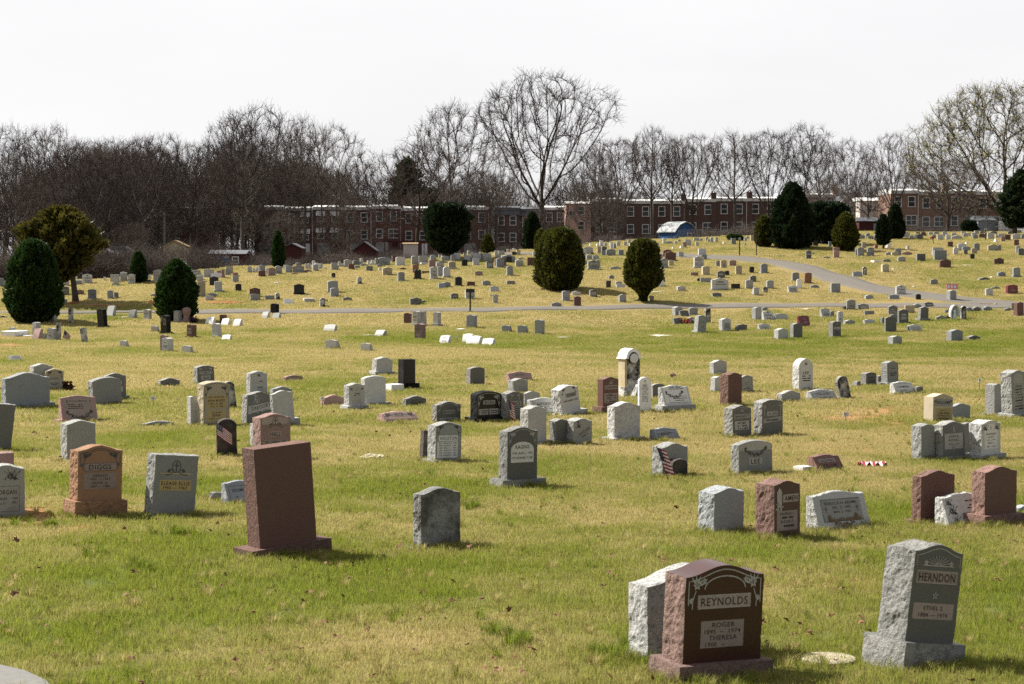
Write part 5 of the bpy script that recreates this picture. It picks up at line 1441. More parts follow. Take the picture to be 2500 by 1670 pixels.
TL = [ # kind, var, base x, base y, top y, spread px, distance, label
('vase', 0, 1322, 520, 172, 335, 262, 'tallest bare tree, a fan of long straight limbs rising over the roofs'),
('bud', 0, 2442, 545, 203, 470, 235, 'huge spreading tree with yellow-green buds at the right edge'),
('oval', 0, 640, 640, 252, 230, 290, 'tall oval bare tree above the left end of the brick row'),
('oval', 1, 745, 640, 278, 150, 284, 'upright bare tree rising behind slate-white roofs, right of the tall oval one'),
('sin', 0, 815, 640, 300, 180, 262, 'bare tree with ivy-clad leaning trunk before the awnings'),
('spread', 0, 1022, 620, 345, 300, 240, 'wide bare tree with a long low limb reaching left over the brick row'),
('oval', 2, 1105, 600, 247, 210, 300, 'tall bare tree directly behind the flat-topped yew'),
('sin', 1, 1215, 620, 345, 110, 245, 'slim forked bare tree with sinuous trunk left of the tallest tree'),
('crook', 0, 1412, 602, 440, 105, 222, 'small dark crooked tree leaning beside the pinkish gable wall'),
('sin', 0, 1385, 590, 400, 100, 250, 'bare tree with dark wavy trunk right of the tallest tree'),
('vase', 1, 1508, 598, 335, 190, 250, 'ivy-trunked bare tree before the dark brick row'),
('oval', 0, 1590, 596, 305, 140, 262, 'feathery bare tree just left of the blue shed'),
('oval', 1, 1640, 596, 330, 120, 268, 'bare tree rising right behind the blue shed'),
('vase', 0, 1690, 590, 325, 150, 258, 'bare fan-shaped tree right of the blue shed'),
('oval', 2, 1790, 580, 318, 170, 258, 'dense twiggy tree above the middle chimneys'),
('vase', 1, 1875, 580, 315, 170, 260, 'dense rounded bare tree left of the tall cone evergreen'),
('sin', 1, 1960, 580, 298, 140, 262, 'bare tree with bent limbs rising behind the tall cone evergreen'),
('oval', 0, 2000, 560, 330, 130, 285, 'thin pale-twigged bare tree over the pale gable'),
('sin', 0, 2068, 560, 335, 110, 250, 'single crooked bare tree in front of the pale gable'),
('spread', 1, 2118, 575, 380, 120, 235, 'small forked bare tree beside the red shed'),
('vase', 0, 2178, 560, 322, 140, 262, 'bare tree behind the dark cone evergreen on the right'),
('vase', 1, 2312, 568, 385, 210, 222, 'many-stemmed yellowish bare tree before the light brick row'),
('polt', 0, 528, 650, 378, 90, 228, 'bent trunk with a knobbly pollarded head left of the columnar evergreen'),
('spread', 0, 272, 600, 335, 220, 275, 'broad bare tree with light forked trunk right of the rusty evergreen'),
('spread', 1, 405, 600, 325, 210, 300, 'grey-limbed bare tree above the tan shed'),
('sin', 1, 20, 560, 300, 150, 300, 'twisting bare tree at the far left edge'),
('sin', 0, 88, 560, 310, 150, 296, 'bare tree with two wavy trunks above the egg-shaped evergreen'),
('sin', 1, 135, 560, 300, 130, 302, 'wavy bare tree left of the gap in the treeline'),
('oval', 1, 575, 640, 270, 150, 300, 'straight-stemmed bare tree between the bent trunk and the brick row'),
('vase', 0, 890, 610, 395, 150, 300, 'low bare tree over the middle of the left brick row'),
('crook', 0, 862, 650, 470, 190, 215, 'dark fallen-looking crooked tree sprawling before the dark red shed'),
('spread', 1, 690, 640, 430, 150, 235, 'twiggy tree leaning over the red-roofed shed'),
('oval', 2, 2235, 555, 390, 100, 290, 'thin bare tree before the left end of the light brick row'),
('vase', 1, 325, 660, 540, 90, 190, 'small twiggy shrub-like tree behind the small pointed evergreen'),
('vase', 0, 230, 690, 575, 80, 165, 'small many-stemmed sapling right of the leaning rusty evergreen'),
('oval', 2, 45, 640, 345, 140, 232, 'dark-trunked bare tree directly behind the egg-shaped evergreen'),
('sin', 0, 175, 640, 350, 130, 228, 'leaning bare tree whose crown shows above the rusty evergreen'),
('oval', 0, 350, 640, 330, 170, 225, 'tall bare tree with straight trunk between small pointed evergreen and utility pole'),
('spread', 0, 470, 640, 345, 190, 236, 'spreading bare tree directly right of the tan shed'),
('oval', 1, 600, 640, 300, 140, 232, 'tall thin bare tree just left of the slim columnar evergreen'),
('sin', 1, 715, 640, 320, 120, 236, 'dark bare tree with twin stems right of the slim columnar evergreen'),
('oval', 2, 245, 640, 365, 150, 226, 'grey bare tree between the rusty evergreen and small pointed one'),
('oval', 0, 1455, 596, 350, 110, 290, 'bare tree over the left end of the dark brick row'),
]
for i, (k, v, bx, by, yt, wp, Y, lab) in enumerate(TL): bare_tree(k, v, bx, by, yt, wp, Y, lab, flip=(i*7) % 3 == 0, rz=(0.0, 2.2, 4.0, 1.1, 5.3)[i % 5] if k not in ('crook', 'polt') and i > 1 else 0)
# ---------------------------------------------------------------- instanced woodland, thickets and grass (uncountable stuff)
def scatter(name, pts, rot, scl, protos, label, cat, extra=None):
    """one object: vertices carry rotation / scale, geometry nodes put a clump on each"""
    coll = bpy.data.collections.new(name+'_clumps')
    for me_list in protos:
        o = bpy.data.objects.new(name+'_clump', me_list); coll.objects.link(o)
    me = bpy.data.meshes.new(name); me.vertices.add(len(pts)); me.vertices.foreach_set('co', np.asarray(pts, np.float32).ravel())
    a1 = me.attributes.new('rot', 'FLOAT_VECTOR', 'POINT'); a1.data.foreach_set('vector', np.asarray(rot, np.float32).ravel())
    a2 = me.attributes.new('scl', 'FLOAT_VECTOR', 'POINT'); a2.data.foreach_set('vector', np.asarray(scl, np.float32).ravel())
    for k, v in (extra or {}).items():
        q = me.attributes.new(k, 'FLOAT', 'POINT'); q.data.foreach_set('value', np.asarray(v, np.float32))
    ob = bpy.data.objects.new(name, me); C.objects.link(ob); tag(ob, label, cat, None, 'stuff')
    g = bpy.data.node_groups.new(name, 'GeometryNodeTree'); g.interface.new_socket('Geometry', in_out='INPUT', socket_type='NodeSocketGeometry'); g.interface.new_socket('Geometry', in_out='OUTPUT', socket_type='NodeSocketGeometry')
    gi = g.nodes.new('NodeGroupInput'); gO = g.nodes.new('NodeGroupOutput'); ci = g.nodes.new('GeometryNodeCollectionInfo'); ci.inputs['Collection'].default_value = coll
    ci.inputs['Separate Children'].default_value = True; ci.inputs['Reset Children'].default_value = True
    ip = g.nodes.new('GeometryNodeInstanceOnPoints'); ip.inputs['Pick Instance'].default_value = True
    r = g.nodes.new('GeometryNodeInputNamedAttribute'); r.data_type = 'FLOAT_VECTOR'; r.inputs['Name'].default_value = 'rot'
    sc = g.nodes.new('GeometryNodeInputNamedAttribute'); sc.data_type = 'FLOAT_VECTOR'; sc.inputs['Name'].default_value = 'scl'
    rn = g.nodes.new('FunctionNodeRandomValue'); rn.data_type = 'INT'; rn.inputs[4].default_value = 0; rn.inputs[5].default_value = len(protos)-1
    er = g.nodes.new('FunctionNodeEulerToRotation')
    L = g.links; L.new(gi.outputs[0], ip.inputs['Points']); L.new(ci.outputs[0], ip.inputs['Instance']); L.new(rn.outputs[2], ip.inputs['Instance Index'])
    L.new(r.outputs['Attribute'], er.inputs[0]); L.new(er.outputs[0], ip.inputs['Rotation']); L.new(sc.outputs['Attribute'], ip.inputs['Scale']); L.new(ip.outputs[0], gO.inputs[0])
    md = ob.modifiers.new('scatter', 'NODES'); md.node_group = g; return ob
def joined(prt):
    a, b_ = prt[0], prt[1]; m = bpy.data.meshes.new('tree_joined'); va = np.empty(len(a.vertices)*3, np.float32); a.vertices.foreach_get('co', va); vb = np.empty(len(b_.vertices)*3, np.float32); b_.vertices.foreach_get('co', vb)
    fa = np.empty(len(a.loops), np.int32); a.loops.foreach_get('vertex_index', fa); fb = np.empty(len(b_.loops), np.int32); b_.loops.foreach_get('vertex_index', fb)
    V = np.concatenate([va, vb]).reshape(-1, 3); Fq = np.concatenate([fa, fb+len(a.vertices)]).reshape(-1, 4); me = fast_mesh('tree_joined', V, Fq, 4, [M_bark, M_twig_r]); mi = np.ones(len(Fq), np.int32); mi[:len(fa)//4] = 0; me.polygons.foreach_set('material_index', mi); return me
jt = [joined(PR['oval'][0]), joined(PR['thick'][0]), joined(PR['spread'][0]), joined(PR['oval'][2])]
rs = np.random.default_rng(5); pts = []; sc_ = []
def wood_h(px): return np.interp(px, [-400, 0, 160, 200, 330, 460, 520, 700, 820, 900, 1200, 1300, 1420, 1700, 1900, 2200, 2600, 3000], [400, 400, 410, 375, 365, 380, 370, 385, 425, 440, 445, 455, 462, 455, 450, 450, 440, 440])
for _ in range(340):
    px = rs.uniform(-700, 3200) if _ % 3 else rs.uniform(-500, 860); Y = rs.uniform(318, 470); X = (px-CX)/F*Y
    if px < 620 and rs.random() < .6: Y = rs.uniform(240, 330); X = (px-CX)/F*Y
    if 395 < px < 520 and Y < 300: Y += 60; X = (px-CX)/F*Y
    zt = at(px, float(wood_h(px))+rs.uniform(-40, 115), Y)[2]; zg = gz(X, Y); pts.append((X, Y, zg)); k = max(4, zt-zg)/19.0; sc_.append((k*.95, k*.95, k))
for _ in range(14):
    px = rs.uniform(480, 2420); Y = rs.uniform(215, 268); X = (px-CX)/F*Y
    if 1600 < px < 1720 or 1380 < px < 1445: continue
    k = rs.uniform(.28, .55); pts.append((X, Y, gz(X, Y)-.2)); sc_.append((k*.9, k*.9, k))
n = len(pts); scatter('woods', pts, np.stack([np.zeros(n), np.zeros(n), rs.uniform(0, 6.28, n)], 1), sc_, jt, 'brown leafless woods massed behind the houses', 'woods')
# twiggy undergrowth
def bush(seed, stems=70, h=2.2):
    r = random.Random(seed); V = []; Fq = []
    def tw(p, d, L, rad, lv):
        n = 3; b = len(V); u = d.orthogonal().normalized(); v = d.cross(u); pts = []
        for i in range(n+1):
            pts.append(p.copy()); rr = rad*(1-i/n*.7)
            for k in range(3): q = p+(u*math.cos(k*2.094)+v*math.sin(k*2.094))*rr; V.append(tuple(q))
            d = (d+Vector((r.gauss(0, .2), r.gauss(0, .2), r.gauss(0, .12)-.03))).normalized(); p = p+d*L/n
        for i in range(n):
            for k in range(3): Fq.append((b+i*3+k, b+i*3+(k+1)%3, b+(i+1)*3+(k+1)%3, b+(i+1)*3+k))
        if lv < 2:
            for k in range(4 if lv == 0 else 3):
                a = r.uniform(0, 6.28); nd = (d+Vector((math.cos(a), math.sin(a), r.uniform(0, .6)))*.8).normalized(); tw(pts[r.randint(1, n)], nd, L*.55, max(.009, rad*.6), lv+1)
    for s_ in range(stems):
        a = r.uniform(0, 6.28); q = r.random()*1.1; tw(Vector((math.cos(a)*q, math.sin(a)*q, -.1)), Vector((math.cos(a)*.5+r.gauss(0, .2), math.sin(a)*.5+r.gauss(0, .2), 1)).normalized(), h*r.uniform(.6, 1.1), .022, 0)
    return fast_mesh('thicket_clump', np.array(V), np.array(Fq), 4, [M_twig_r])
bp_ = [bush(s) for s in (1, 2, 3)]; pts = []; sc_ = []
for _ in range(950):
    px = rs.uniform(-500, 3000); 
    if rs.random() < .55: px = rs.uniform(-300, 1000)
    a = (px-CX)/F; yc = float(crestY(np.array(a))); Y = yc+6+rs.random()**1.3*(150 if px < 1000 else 105)
    X = a*Y; k = rs.uniform(.5, 1.25)*(1.0 if px > 1000 else 1.05)
    if px > 1300: k *= .62
    if 560 < px <= 1300: k *= .5
    k *= .8
    # keep clear of the open look onto the sheds
    if 376 < px < 480 and Y < 225: continue
    if 380 < px < 475 and Y < 222: k *= .1
    if 1590 < px < 1710 and Y < 232: k *= .25
    if (500 < px < 620 or 2080 < px < 2170 or 2370 < px < 2440) and Y < 215: k *= .4
    pts.append((X, Y, gz(X, Y))); sc_.append((k*1.2, k*1.2, k))
n = len(pts); scatter('undergrowth', pts, np.stack([np.zeros(n), np.zeros(n), rs.uniform(0, 6.28, n)], 1), sc_, bp_, 'tangled brown brambles and brush along the wood edge', 'undergrowth')
# ---------------------------------------------------------------- row houses, sheds
def brick(name, c1, c2, mort):
    m, t, b = newmat(name, .9, .15); tcn = t.nodes.new('ShaderNodeTexCoord'); mpn = N(t, 'ShaderNodeMapping'); mpn.inputs['Rotation'].default_value = (math.pi/2, 0, 0)
    br = N(t, 'ShaderNodeTexBrick', Scale=1.0); br.inputs['Brick Width'].default_value = .24; br.inputs['Row Height'].default_value = .08; br.inputs['Mortar Size'].default_value = .012
    br.inputs['Color1'].default_value = (*c1, 1); br.inputs['Color2'].default_value = (*c2, 1); br.inputs['Mortar'].default_value = (*mort, 1)
    t.links.new(tcn.outputs['Object'], mpn.inputs[0]); t.links.new(mpn.outputs[0], br.inputs['Vector'])
    t.links.new(mixc(t, noise(t, .9, 4), br.outputs['Color'], tuple(c*.6 for c in c1)), b.inputs['Base Color']); return m
BR_D = brick('dark_red_brick', (.165,.075,.062), (.22,.10,.08), (.15,.12,.10)); BR_B = brick('brown_brick', (.14,.078,.066), (.19,.105,.085), (.13,.11,.095)); BR_L = brick('light_brown_brick', (.30,.175,.125), (.36,.22,.16), (.3,.25,.2))
BR_G = brick('grey_brown_brick', (.13,.095,.085), (.17,.12,.10), (.16,.14,.12)); M_stucco = simple('pinkish_stucco', (.50,.33,.27), .9, .1, .1, 2); M_pale = simple('pale_siding', (.55,.50,.45), .8, .2, .08, 2)
M_white = simple('white_paint', (.78,.77,.74), .6, .3, .06, 4); M_roof = simple('bright_roof_coating', (.68,.67,.64), .6, .3, .12, 1.2); M_dullroof = simple('dull_pale_roof', (.33,.34,.34), .8, .2, .15, 2); M_slate = simple('grey_roof', (.10,.105,.115), .7, .3, .2, 2); M_brownroof = simple('shingle_roof_tan', (.30,.21,.12), .9, .1, .25, 6)
M_found = simple('painted_foundation', (.5,.48,.45), .9, .1, .15, 2); M_tan = simple('tan_siding', (.42,.36,.24), .8, .2, .06, 3); M_dkred = simple('dark_red_siding', (.07,.02,.02), .8, .2, .2, 3); M_blue = simple('blue_siding', (.03,.10,.24), .6, .3, .1, 3)
M_sunblue = simple('sunlit_blue_siding', (.2,.40,.52), .7, .3, .1, 3); M_greysid = simple('grey_siding', (.27,.29,.32), .8, .2, .1, 3); M_door = simple('garage_door_paint', (.33,.32,.30), .7, .3, .2, 3); M_chim = BR_D; M_dark = simple('dark_metal', (.02,.02,.022), .6, .4, .1, 5)  # unused paler blue: sunlight on the blue shed wall put into the colour
mg, tg_, bg_ = newmat('window_glass', .08, .6); bg_.inputs['Base Color'].default_value = (.02,.024,.028, 1)
M_glass = mg
def window(parent, x, z, w_, h, wide=False, y=-.02):
    b = MB(); f = .09
    b.box(x-w_/2-f, x-w_/2, y-.06, y, z, z+h); b.box(x+w_/2, x+w_/2+f, y-.06, y, z, z+h); b.box(x-w_/2-f, x+w_/2+f, y-.06, y, z+h, z+h+f); b.box(x-w_/2-f-.05, x+w_/2+f+.05, y-.1, y, z-f, z)
    b.box(x-w_/2, x+w_/2, y-.045, y-.012, z+h/2-.03, z+h/2+.03)
    if wide: b.box(x-.03, x+.03, y-.045, y-.014, z, z+h)
    o = b.build('window', M_white, parent); g = MB(); g.box(x-w_/2, x+w_/2, y-.01, y+.004, z, z+h); g.build('pane', M_glass, o); return o
def house(x0, x1, yt, yb, Y, wall, label, seed, roof=M_roof, awn=(), chim=None, hpx=None, wu=.55, mans=False, basement=True, cat='row house', grp='brick row houses beyond the trees', rz=0):
    rs = random.Random(seed); cx = (x0+x1)/2; X = (cx-CX)/F*Y; sc = F/Y; W = (x1-x0)/sc; zt = at(cx, yt, Y)[2]; zb = at(cx, yb, Y)[2]-.6; H = zt-zb+rs.choice([-.15, 0, .12, .2])
    r = empty('row_house', (X, Y, zb), rz, label, cat, grp); dp = 9.0
    b = MB(); b.box(-W/2, W/2, 0, dp, -2, H-.60); b.build('wall', wall, r)
    b = MB(); b.box(-W/2+.003, W/2-.003, -.22, dp, H-.60, H-.12); b.box(-W/2+.003, W/2-.003, 2.2, dp, H-.12, H-.02)
    b.add([(-W/2+.003, -.22, H-.12), (W/2-.003, -.22, H-.12), (W/2-.003, 2.2, H+.18), (-W/2+.003, 2.2, H+.18)], [(0, 1, 2, 3)]); b.box(-W/2+.003, W/2-.003, 2.2, dp, H-.02, H+.18)
    b.build('roof', roof, r)
    if mans:
        b = MB(); b.add([(-W/2, -.12, H-1.3), (W/2, -.12, H-1.3), (W/2, .0, H-.36), (-W/2, .0, H-.36), (-W/2, -.45, H-1.35), (W/2, -.45, H-1.35)], [(4, 5, 2, 3), (0, 4, 3), (1, 2, 5), (0, 1, 5, 4)]); b.build('mansard', M_slate, r)
    xs_ = (-.24*W, .24*W); z1 = H-(2.55 if not mans else 3.0); z2 = z1-2.75
    for k, x in enumerate(xs_):
        window(r, x, z1, .92, 1.45)
        if k == 0 or rs.random() < .6: window(r, x, z2, .92, 1.35)
        else: window(r, x, z2, 1.5, 1.35, True)
        if (k in awn):
            for z in (z1, z2):
                b = MB(); w_ = .75; b.add([(x-w_, -.03, z+1.75), (x+w_, -.03, z+1.75), (x+w_, -.75, z+.95), (x-w_, -.75, z+.95), (x-w_, -.03, z+.95), (x+w_, -.03, z+.95)], [(0, 1, 2, 3)[::-1], (0, 3, 4), (1, 5, 2)]); b.build('awning', M_white, r)
    if basement:
        z3 = z2-2.45
        if z3 > -1: 
            b = MB(); b.box(-W*.36, W*.06, -.03, .02, z3-.2, z3+1.7); b.build('garage_door', M_door, r); b = MB(); b.box(W*.2, W*.2+.9, -.03, .02, z3-.2, z3+1.8); b.build('door', M_dkred if seed % 2 else M_white, r)
        b = MB(); b.box(-W/2+.01, W/2-.01, -.05, -.004, -1, max(-.4, z3-.25)); b.build('foundation', M_found, r)
    b = MB(); b.tube([(W/2-.12, -.1, H-.4), (W/2-.12, -.1, .2)], .05, 5); b.build('downpipe', M_white if seed % 3 else M_slate, r)
    if chim is not None:
        b = MB(); cxx = chim*W/2; b.box(cxx-.42, cxx+.42, -.14, .8, 1.0 if abs(chim) > .8 else H-.5, H+.75); b.box(cxx-.48, cxx+.48, -.2, .86, H+.75, H+.87); b.build('chimney', wall, r)
        b = MB(); b.tube([(cxx-.2, .4, H+.87), (cxx-.2, .4, H+1.15)], .1, 6); b.tube([(cxx+.2, .4, H+.87), (cxx+.2, .4, H+1.15)], .1, 6); b.build('flue', M_chim, r)
    return r
ORDN = ['first', 'second', 'third', 'fourth', 'fifth', 'sixth', 'seventh', 'eighth']
for i in range(8):
    aw = {1: (1,), 2: (0, 1)}.get(i, ()); ch = {2: .93, 4: .95, 7: .9}.get(i)
    house(622+i*71.6, 622+(i+1)*71.6, 503+(i % 2)*.8, 622, 296, BR_D, f'{ORDN[i]} house from the left in the long dark red brick row'+(', white window awnings' if aw else ''), i+1, awn=aw, chim=ch)
house(1208, 1268, 505, 622, 300, BR_G, 'grey-brown row house with shingled mansard behind the slim dark evergreens', 21, mans=True, roof=M_slate)
house(1268, 1326, 508, 622, 302, BR_G, 'grey-brown house with blue-grey mansard behind the tallest bare tree', 22, mans=True, roof=M_slate)
house(1326, 1382, 506, 620, 305, BR_G, 'house half hidden by crooked trunks beside the pinkish gable', 23, roof=M_roof)
for i in range(6):
    house(1443+i*76, 1443+(i+1)*76, 486-(i > 2)*2, 600, 288, BR_B, f'{ORDN[i]} house from the left in the dark brown brick row behind the blue shed', 30+i, chim={0: -.9, 2: .92, 3: .85, 5: -.85}.get(i))
house(1965, 2040, 476, 590, 300, BR_D, 'brick house behind the spreading dark yew', 41, chim=.95)
for i in range(4):
    house(2172+i*69, 2172+(i+1)*69, 466, 580, 272, BR_L, f'{ORDN[i]} house from the left in the light brown brick row on the right', 50+i, chim=.9 if i == 1 else None)
def gable(x0, x1, yt, ym, yb, Y, wall, roofm, label, dp=6, name='house', cat='house', front=True, rz=0, door=None, win=(), grp=None, gambrel=False, slant=False):
    cx = (x0+x1)/2; X = (cx-CX)/F*Y; sc = F/Y; W = (x1-x0)/sc; zg = at(cx, yb, Y)[2]; h1 = at(cx, ym, Y)[2]-zg; h2 = at(cx, yt, Y)[2]-zg
    r = empty(name, (X, Y, zg), rz, label, cat, grp); b = MB(); w2 = W/2
    if front:
        pr = [(-w2, -2), (w2, -2), (w2, h1), (0, h2), (-w2, h1)] if not gambrel else [(-w2, -2), (w2, -2), (w2, h1), (w2*.62, h1+(h2-h1)*.68), (0, h2), (-w2*.62, h1+(h2-h1)*.68), (-w2, h1)]
        n = len(pr); b.add([(x, 0, z) for x, z in pr]+[(x, dp, z) for x, z in pr], [tuple(range(n)), tuple(range(n, 2*n))[::-1]]+[(i, n+i, n+(i+1) % n, (i+1) % n) for i in range(n)][:n]); b.build('wall', wall, r)
        rb = MB(); rp = pr[2:]; e = .12
        for i in range(len(rp)-1):
            (xa, za), (xb, zb_) = rp[i], rp[i+1]; ex = 1.12 if i == 0 else 1; ex2 = 1.12 if i == len(rp)-2 else 1
            rb.add([(xa*ex, -.3, za+.03-(.12*(za < h2) if ex > 1 else 0)), (xb*ex2, -.3, zb_+.03-(.12 if ex2 > 1 else 0)), (xb*ex2, dp+.2, zb_+.03-(.12 if ex2 > 1 else 0)), (xa*ex, dp+.2, za+.03-(.12 if ex > 1 else 0))]+[(xa*ex, -.3, za+.13-(.12 if ex > 1 else 0)), (xb*ex2, -.3, zb_+.13-(.12 if ex2 > 1 else 0)), (xb*ex2, dp+.2, zb_+.13-(.12 if ex2 > 1 else 0)), (xa*ex, dp+.2, za+.13-(.12 if ex > 1 else 0))],
                   [(0, 1, 2, 3), (4, 7, 6, 5), (0, 4, 5, 1), (1, 5, 6, 2), (2, 6, 7, 3), (3, 7, 4, 0)])
        rb.build('roof', roofm, r)
    else:
        b.box(-w2, w2, 0, dp, -2, h1); b.build('wall', wall, r); rb = MB(); rb.add([(-w2-.15, -.25, h1+.01), (w2+.15, -.25, h1+.01), (w2+.15, dp/2, h2), (-w2-.15, dp/2, h2), (-w2-.15, dp+.2, h1+.01), (w2+.15, dp+.2, h1+.01)], [(0, 1, 2, 3), (3, 2, 5, 4), (0, 3, 4), (1, 5, 2)]); rb.build('roof', roofm, r)
    for (u, v, w_, h_) in win: window(r, u*W, v*h1, w_, h_)
    if door: d = MB(); d.box(door[0]*W, door[1]*W, -.04, .01, .02, door[2]*h1); d.build('door', door[3], r)
    return r
gable(1382, 1442, 489, 497, 602, 286, M_stucco, M_roof, 'pinkish stucco house end with a bright roof beside the dark brick row', 9, front=False, win=((.1, .75, .9, 1.2), (-.3, .72, .4, .8), (.1, .4, .9, 1.2)))
gable(2040, 2092, 477, 512, 590, 290, M_pale, M_slate, 'pale siding house with sloping gable behind a crooked bare tree', 10, win=((-.1, .65, .8, 1.1),))
gable(2098, 2172, 480, 490, 580, 285, M_pale, M_roof, 'low pale house with bright roof left of the light brown brick row', 9, front=False, win=((-.2, .7, .8, 1.1), (.2, .7, .8, 1.1)))
gable(440, 512, 500, 508, 600, 300, BR_D, M_slate, 'brick house fragment behind brambles above the tan shed', 9, front=False, win=((-.25, .78, .9, 1.3), (.25, .45, .9, 1.3)), )
gable(400, 455, 589, 601, 640, 196, M_tan, M_brownroof, 'tan shed with shingle roof and wide gable door', 5, 'garden_shed', 'shed', rz=.1, door=(-.4, .4, .82, simple('tan_door', (.36,.31,.2), .8, .2, .05, 3)))
gable(512, 600, 610, 620, 662, 205, M_dkred, M_slate, 'low dark red shed with brown roof among trunks', 4, 'garden_shed', 'shed', front=False, door=(-.1, .05, .85, M_white), win=((.22, .45, .6, .7),))
gable(690, 737, 596, 606, 655, 207, M_dkred, M_slate, 'dark red shed right of the slim columnar evergreen', 4, 'garden_shed', 'shed')
gable(862, 918, 592, 612, 645, 209, M_dkred, M_slate, 'dark red gabled shed behind the sprawling crooked tree', 4, 'garden_shed', 'shed')
gable(985, 1018, 592, 595, 640, 226, M_pale, M_brownroof, 'small buff flat-topped shed below a wooden deck', 3, 'garden_shed', 'shed', front=False)
gable(1640, 1704, 543, 566, 600, 240, M_blue, M_dullroof, 'blue barn-shaped shed with pale roof behind the far stones', 3.4, 'garden_shed', 'shed', gambrel=True, win=((.2, .45, .6, .8),), rz=.6)
gable(2096, 2166, 530, 540, 577, 232, M_dkred, M_slate, 'red shed with grey roof left of the paired right evergreens', 4, 'garden_shed', 'shed', front=False, door=(.0, .2, .85, M_greysid))
gable(2386, 2428, 526, 538, 570, 236, M_greysid, M_slate, 'grey shed with a hipped roof near the right wire fence', 5, 'garden_shed', 'shed', front=False)
# deck with railing behind the crooked trunks
X, Y, z = at(1000, 588, 285); b = MB(); r = empty('wooden_deck', (X, Y, z), 0, 'red wooden deck with railing hung on the brick row', 'deck')
b.box(-4, 2.5, -1.6, 0, -.25, 0); b.build('floor', M_dkred, r); b = MB()
for k in range(27): b.box(-4+k*.25, -3.95+k*.25, -1.6, -1.55, 0, .95)
b.box(-4, 2.5, -1.61, -1.54, .95, 1.02); b.build('railing', M_dkred, r); b = MB(); [b.box(x, x+.12, -1.5, -1.38, -3.5, -.25) for x in (-3.9, -.8, 2.3)]; b.build('posts', M_dkred, r)
# utility pole, roof aerial, fences, parked vehicles
X, Y, z = at(403, 632, 215); b = MB(); b.tube([(0, 0, -1), (0, 0, 5.6)], [.14, .11], 8); b.tube([(-.7, 0, 5.2), (.7, 0, 5.2)], .05, 5); o = b.build('utility_pole', M_bark2); o.location = (X, Y, z); tag(o, 'pale wooden utility pole beside the tan shed', 'utility pole')
def aerial(px, py, Y, label):
    X, Y, z = at(px, py, Y); b = MB(); b.tube([(0, 0, -2.2), (0, 0, 0)], .03, 5); b.tube([(-1, 0, 0), (1, 0, 0)], .025, 4)
    for k in range(6): b.tube([(-.9+k*.34, -.45+.05*k, .03), (-.9+k*.34, .45-.05*k, .03)], .015, 4); b.tube([(-.9+k*.34, 0, -.25), (-.9+k*.34, 0, .25)], .015, 4)
    o = b.build('roof_aerial', M_white); o.location = (X, Y, z); tag(o, label, 'aerial')
aerial(828, 477, 297, 'white television aerial over the long brick row'); 
X, Y, z = at(482, 497, 299); b = MB(); b.tube([(0, 0, -2.5), (0, 0, 0)], .06, 5)
for k in range(4): b.box(-.5+k*.27, -.3+k*.27, -.12, .0, -.8, 1.0)
o = b.build('roof_antenna', M_white); o.location = (X, Y, z); tag(o, 'boxy white mast antenna above the left brick fragment', 'antenna')
def fence_wire(x0, x1, y0, y1, Y0, Y1, H, label):
    A = Vector(((x0-CX)/F*Y0, Y0, 0)); B = Vector(((x1-CX)/F*Y1, Y1, 0)); A.z = at(x0, y0, Y0)[2]; B.z = at(x1, y1, Y1)[2]; n = max(3, int((B-A).length/3)); r = empty('wire_fence', tuple(A), 0, label, 'fence')
    b = MB(); d = B-A
    for i in range(n+1): p = d*i/n; pb = MB(); pb.tube([p+Vector((0, 0, -1.5)), p+Vector((0, 0, H))], .035, 5); pb.build('post', M_dark, r)
    for h in (H, .1): b.tube([Vector((0, 0, h)), d+Vector((0, 0, h))], .022, 4)
    m = int(d.length/.16)
    for i in range(m):
        p = d*i/m; q = d*min(1, (i+6)/m); b.tube([p+Vector((0, 0, .1)), q+Vector((0, 0, H-.02))], .006, 3); b.tube([p+Vector((0, 0, H-.02)), q+Vector((0, 0, .1))], .006, 3)
    b.build('wire_mesh', M_dark, r)
fence_wire(2190, 2440, 566, 566, 222, 224, 1.9, 'chain link fence behind the far right gravestones')
fence_wire(1640, 1790, 590, 588, 214, 216, 1.5, 'thin wire fence in front of the blue shed')
r = empty('picket_fence', at(2482, 566, 222), 0, 'white picket fence at the right edge behind a pine trunk', 'fence'); b = MB(); b.box(-2.2, 2.6, 0, .04, .35, .45); b.box(-2.2, 2.6, 0, .04, 1.1, 1.2); b.build('rails', M_white, r); b = MB()
for k in range(28): b.box(-2.2+k*.17, -2.12+k*.17, -.03, 0, -.5, 1.35)
b.build('pickets', M_white, r)
def car(px, py, Y, L, col, label, kind='car', rz=0.0):
    X, Y, z = at(px, py, Y); r = empty('parked_car', (X, Y, z), rz, label, kind, 'vehicles parked behind the trees'); m = simple('car_paint', col, .3, .6, .03)
    b = MB(); prf = [(-L/2, .35), (-L/2, .8), (-L/2+.25, .95), (-L*.28, 1.0), (-L*.17, 1.42), (L*.2, 1.45), (L*.36, 1.0), (L/2-.1, .9), (L/2, .6), (L/2, .35)]; n = len(prf)
    b.add([(x, -.85 if z_ < 1.2 else -.68, z_) for x, z_ in prf]+[(x, .85 if z_ < 1.2 else .68, z_) for x, z_ in prf], [tuple(range(n))[::-1], tuple(range(n, 2*n))]+[(i, (i+1) % n, n+(i+1) % n, n+i) for i in range(n)]); b.build('body', m, r)
    b = MB(); b.add([(-L*.25, -.875, 1.02), (L*.31, -.875, 1.02), (L*.185, -.72, 1.38), (-L*.16, -.72, 1.36)], [(0, 1, 2, 3)]); b.build('side_window', M_glass, r)
    for sx in (-.32, .32):
        for sy in (-.8, .8): b = MB(); b.tube([(sx*L, sy-.1, .32), (sx*L, sy+.1, .32)], .32, 14); wl = b.build('wheel', M_dark, r)
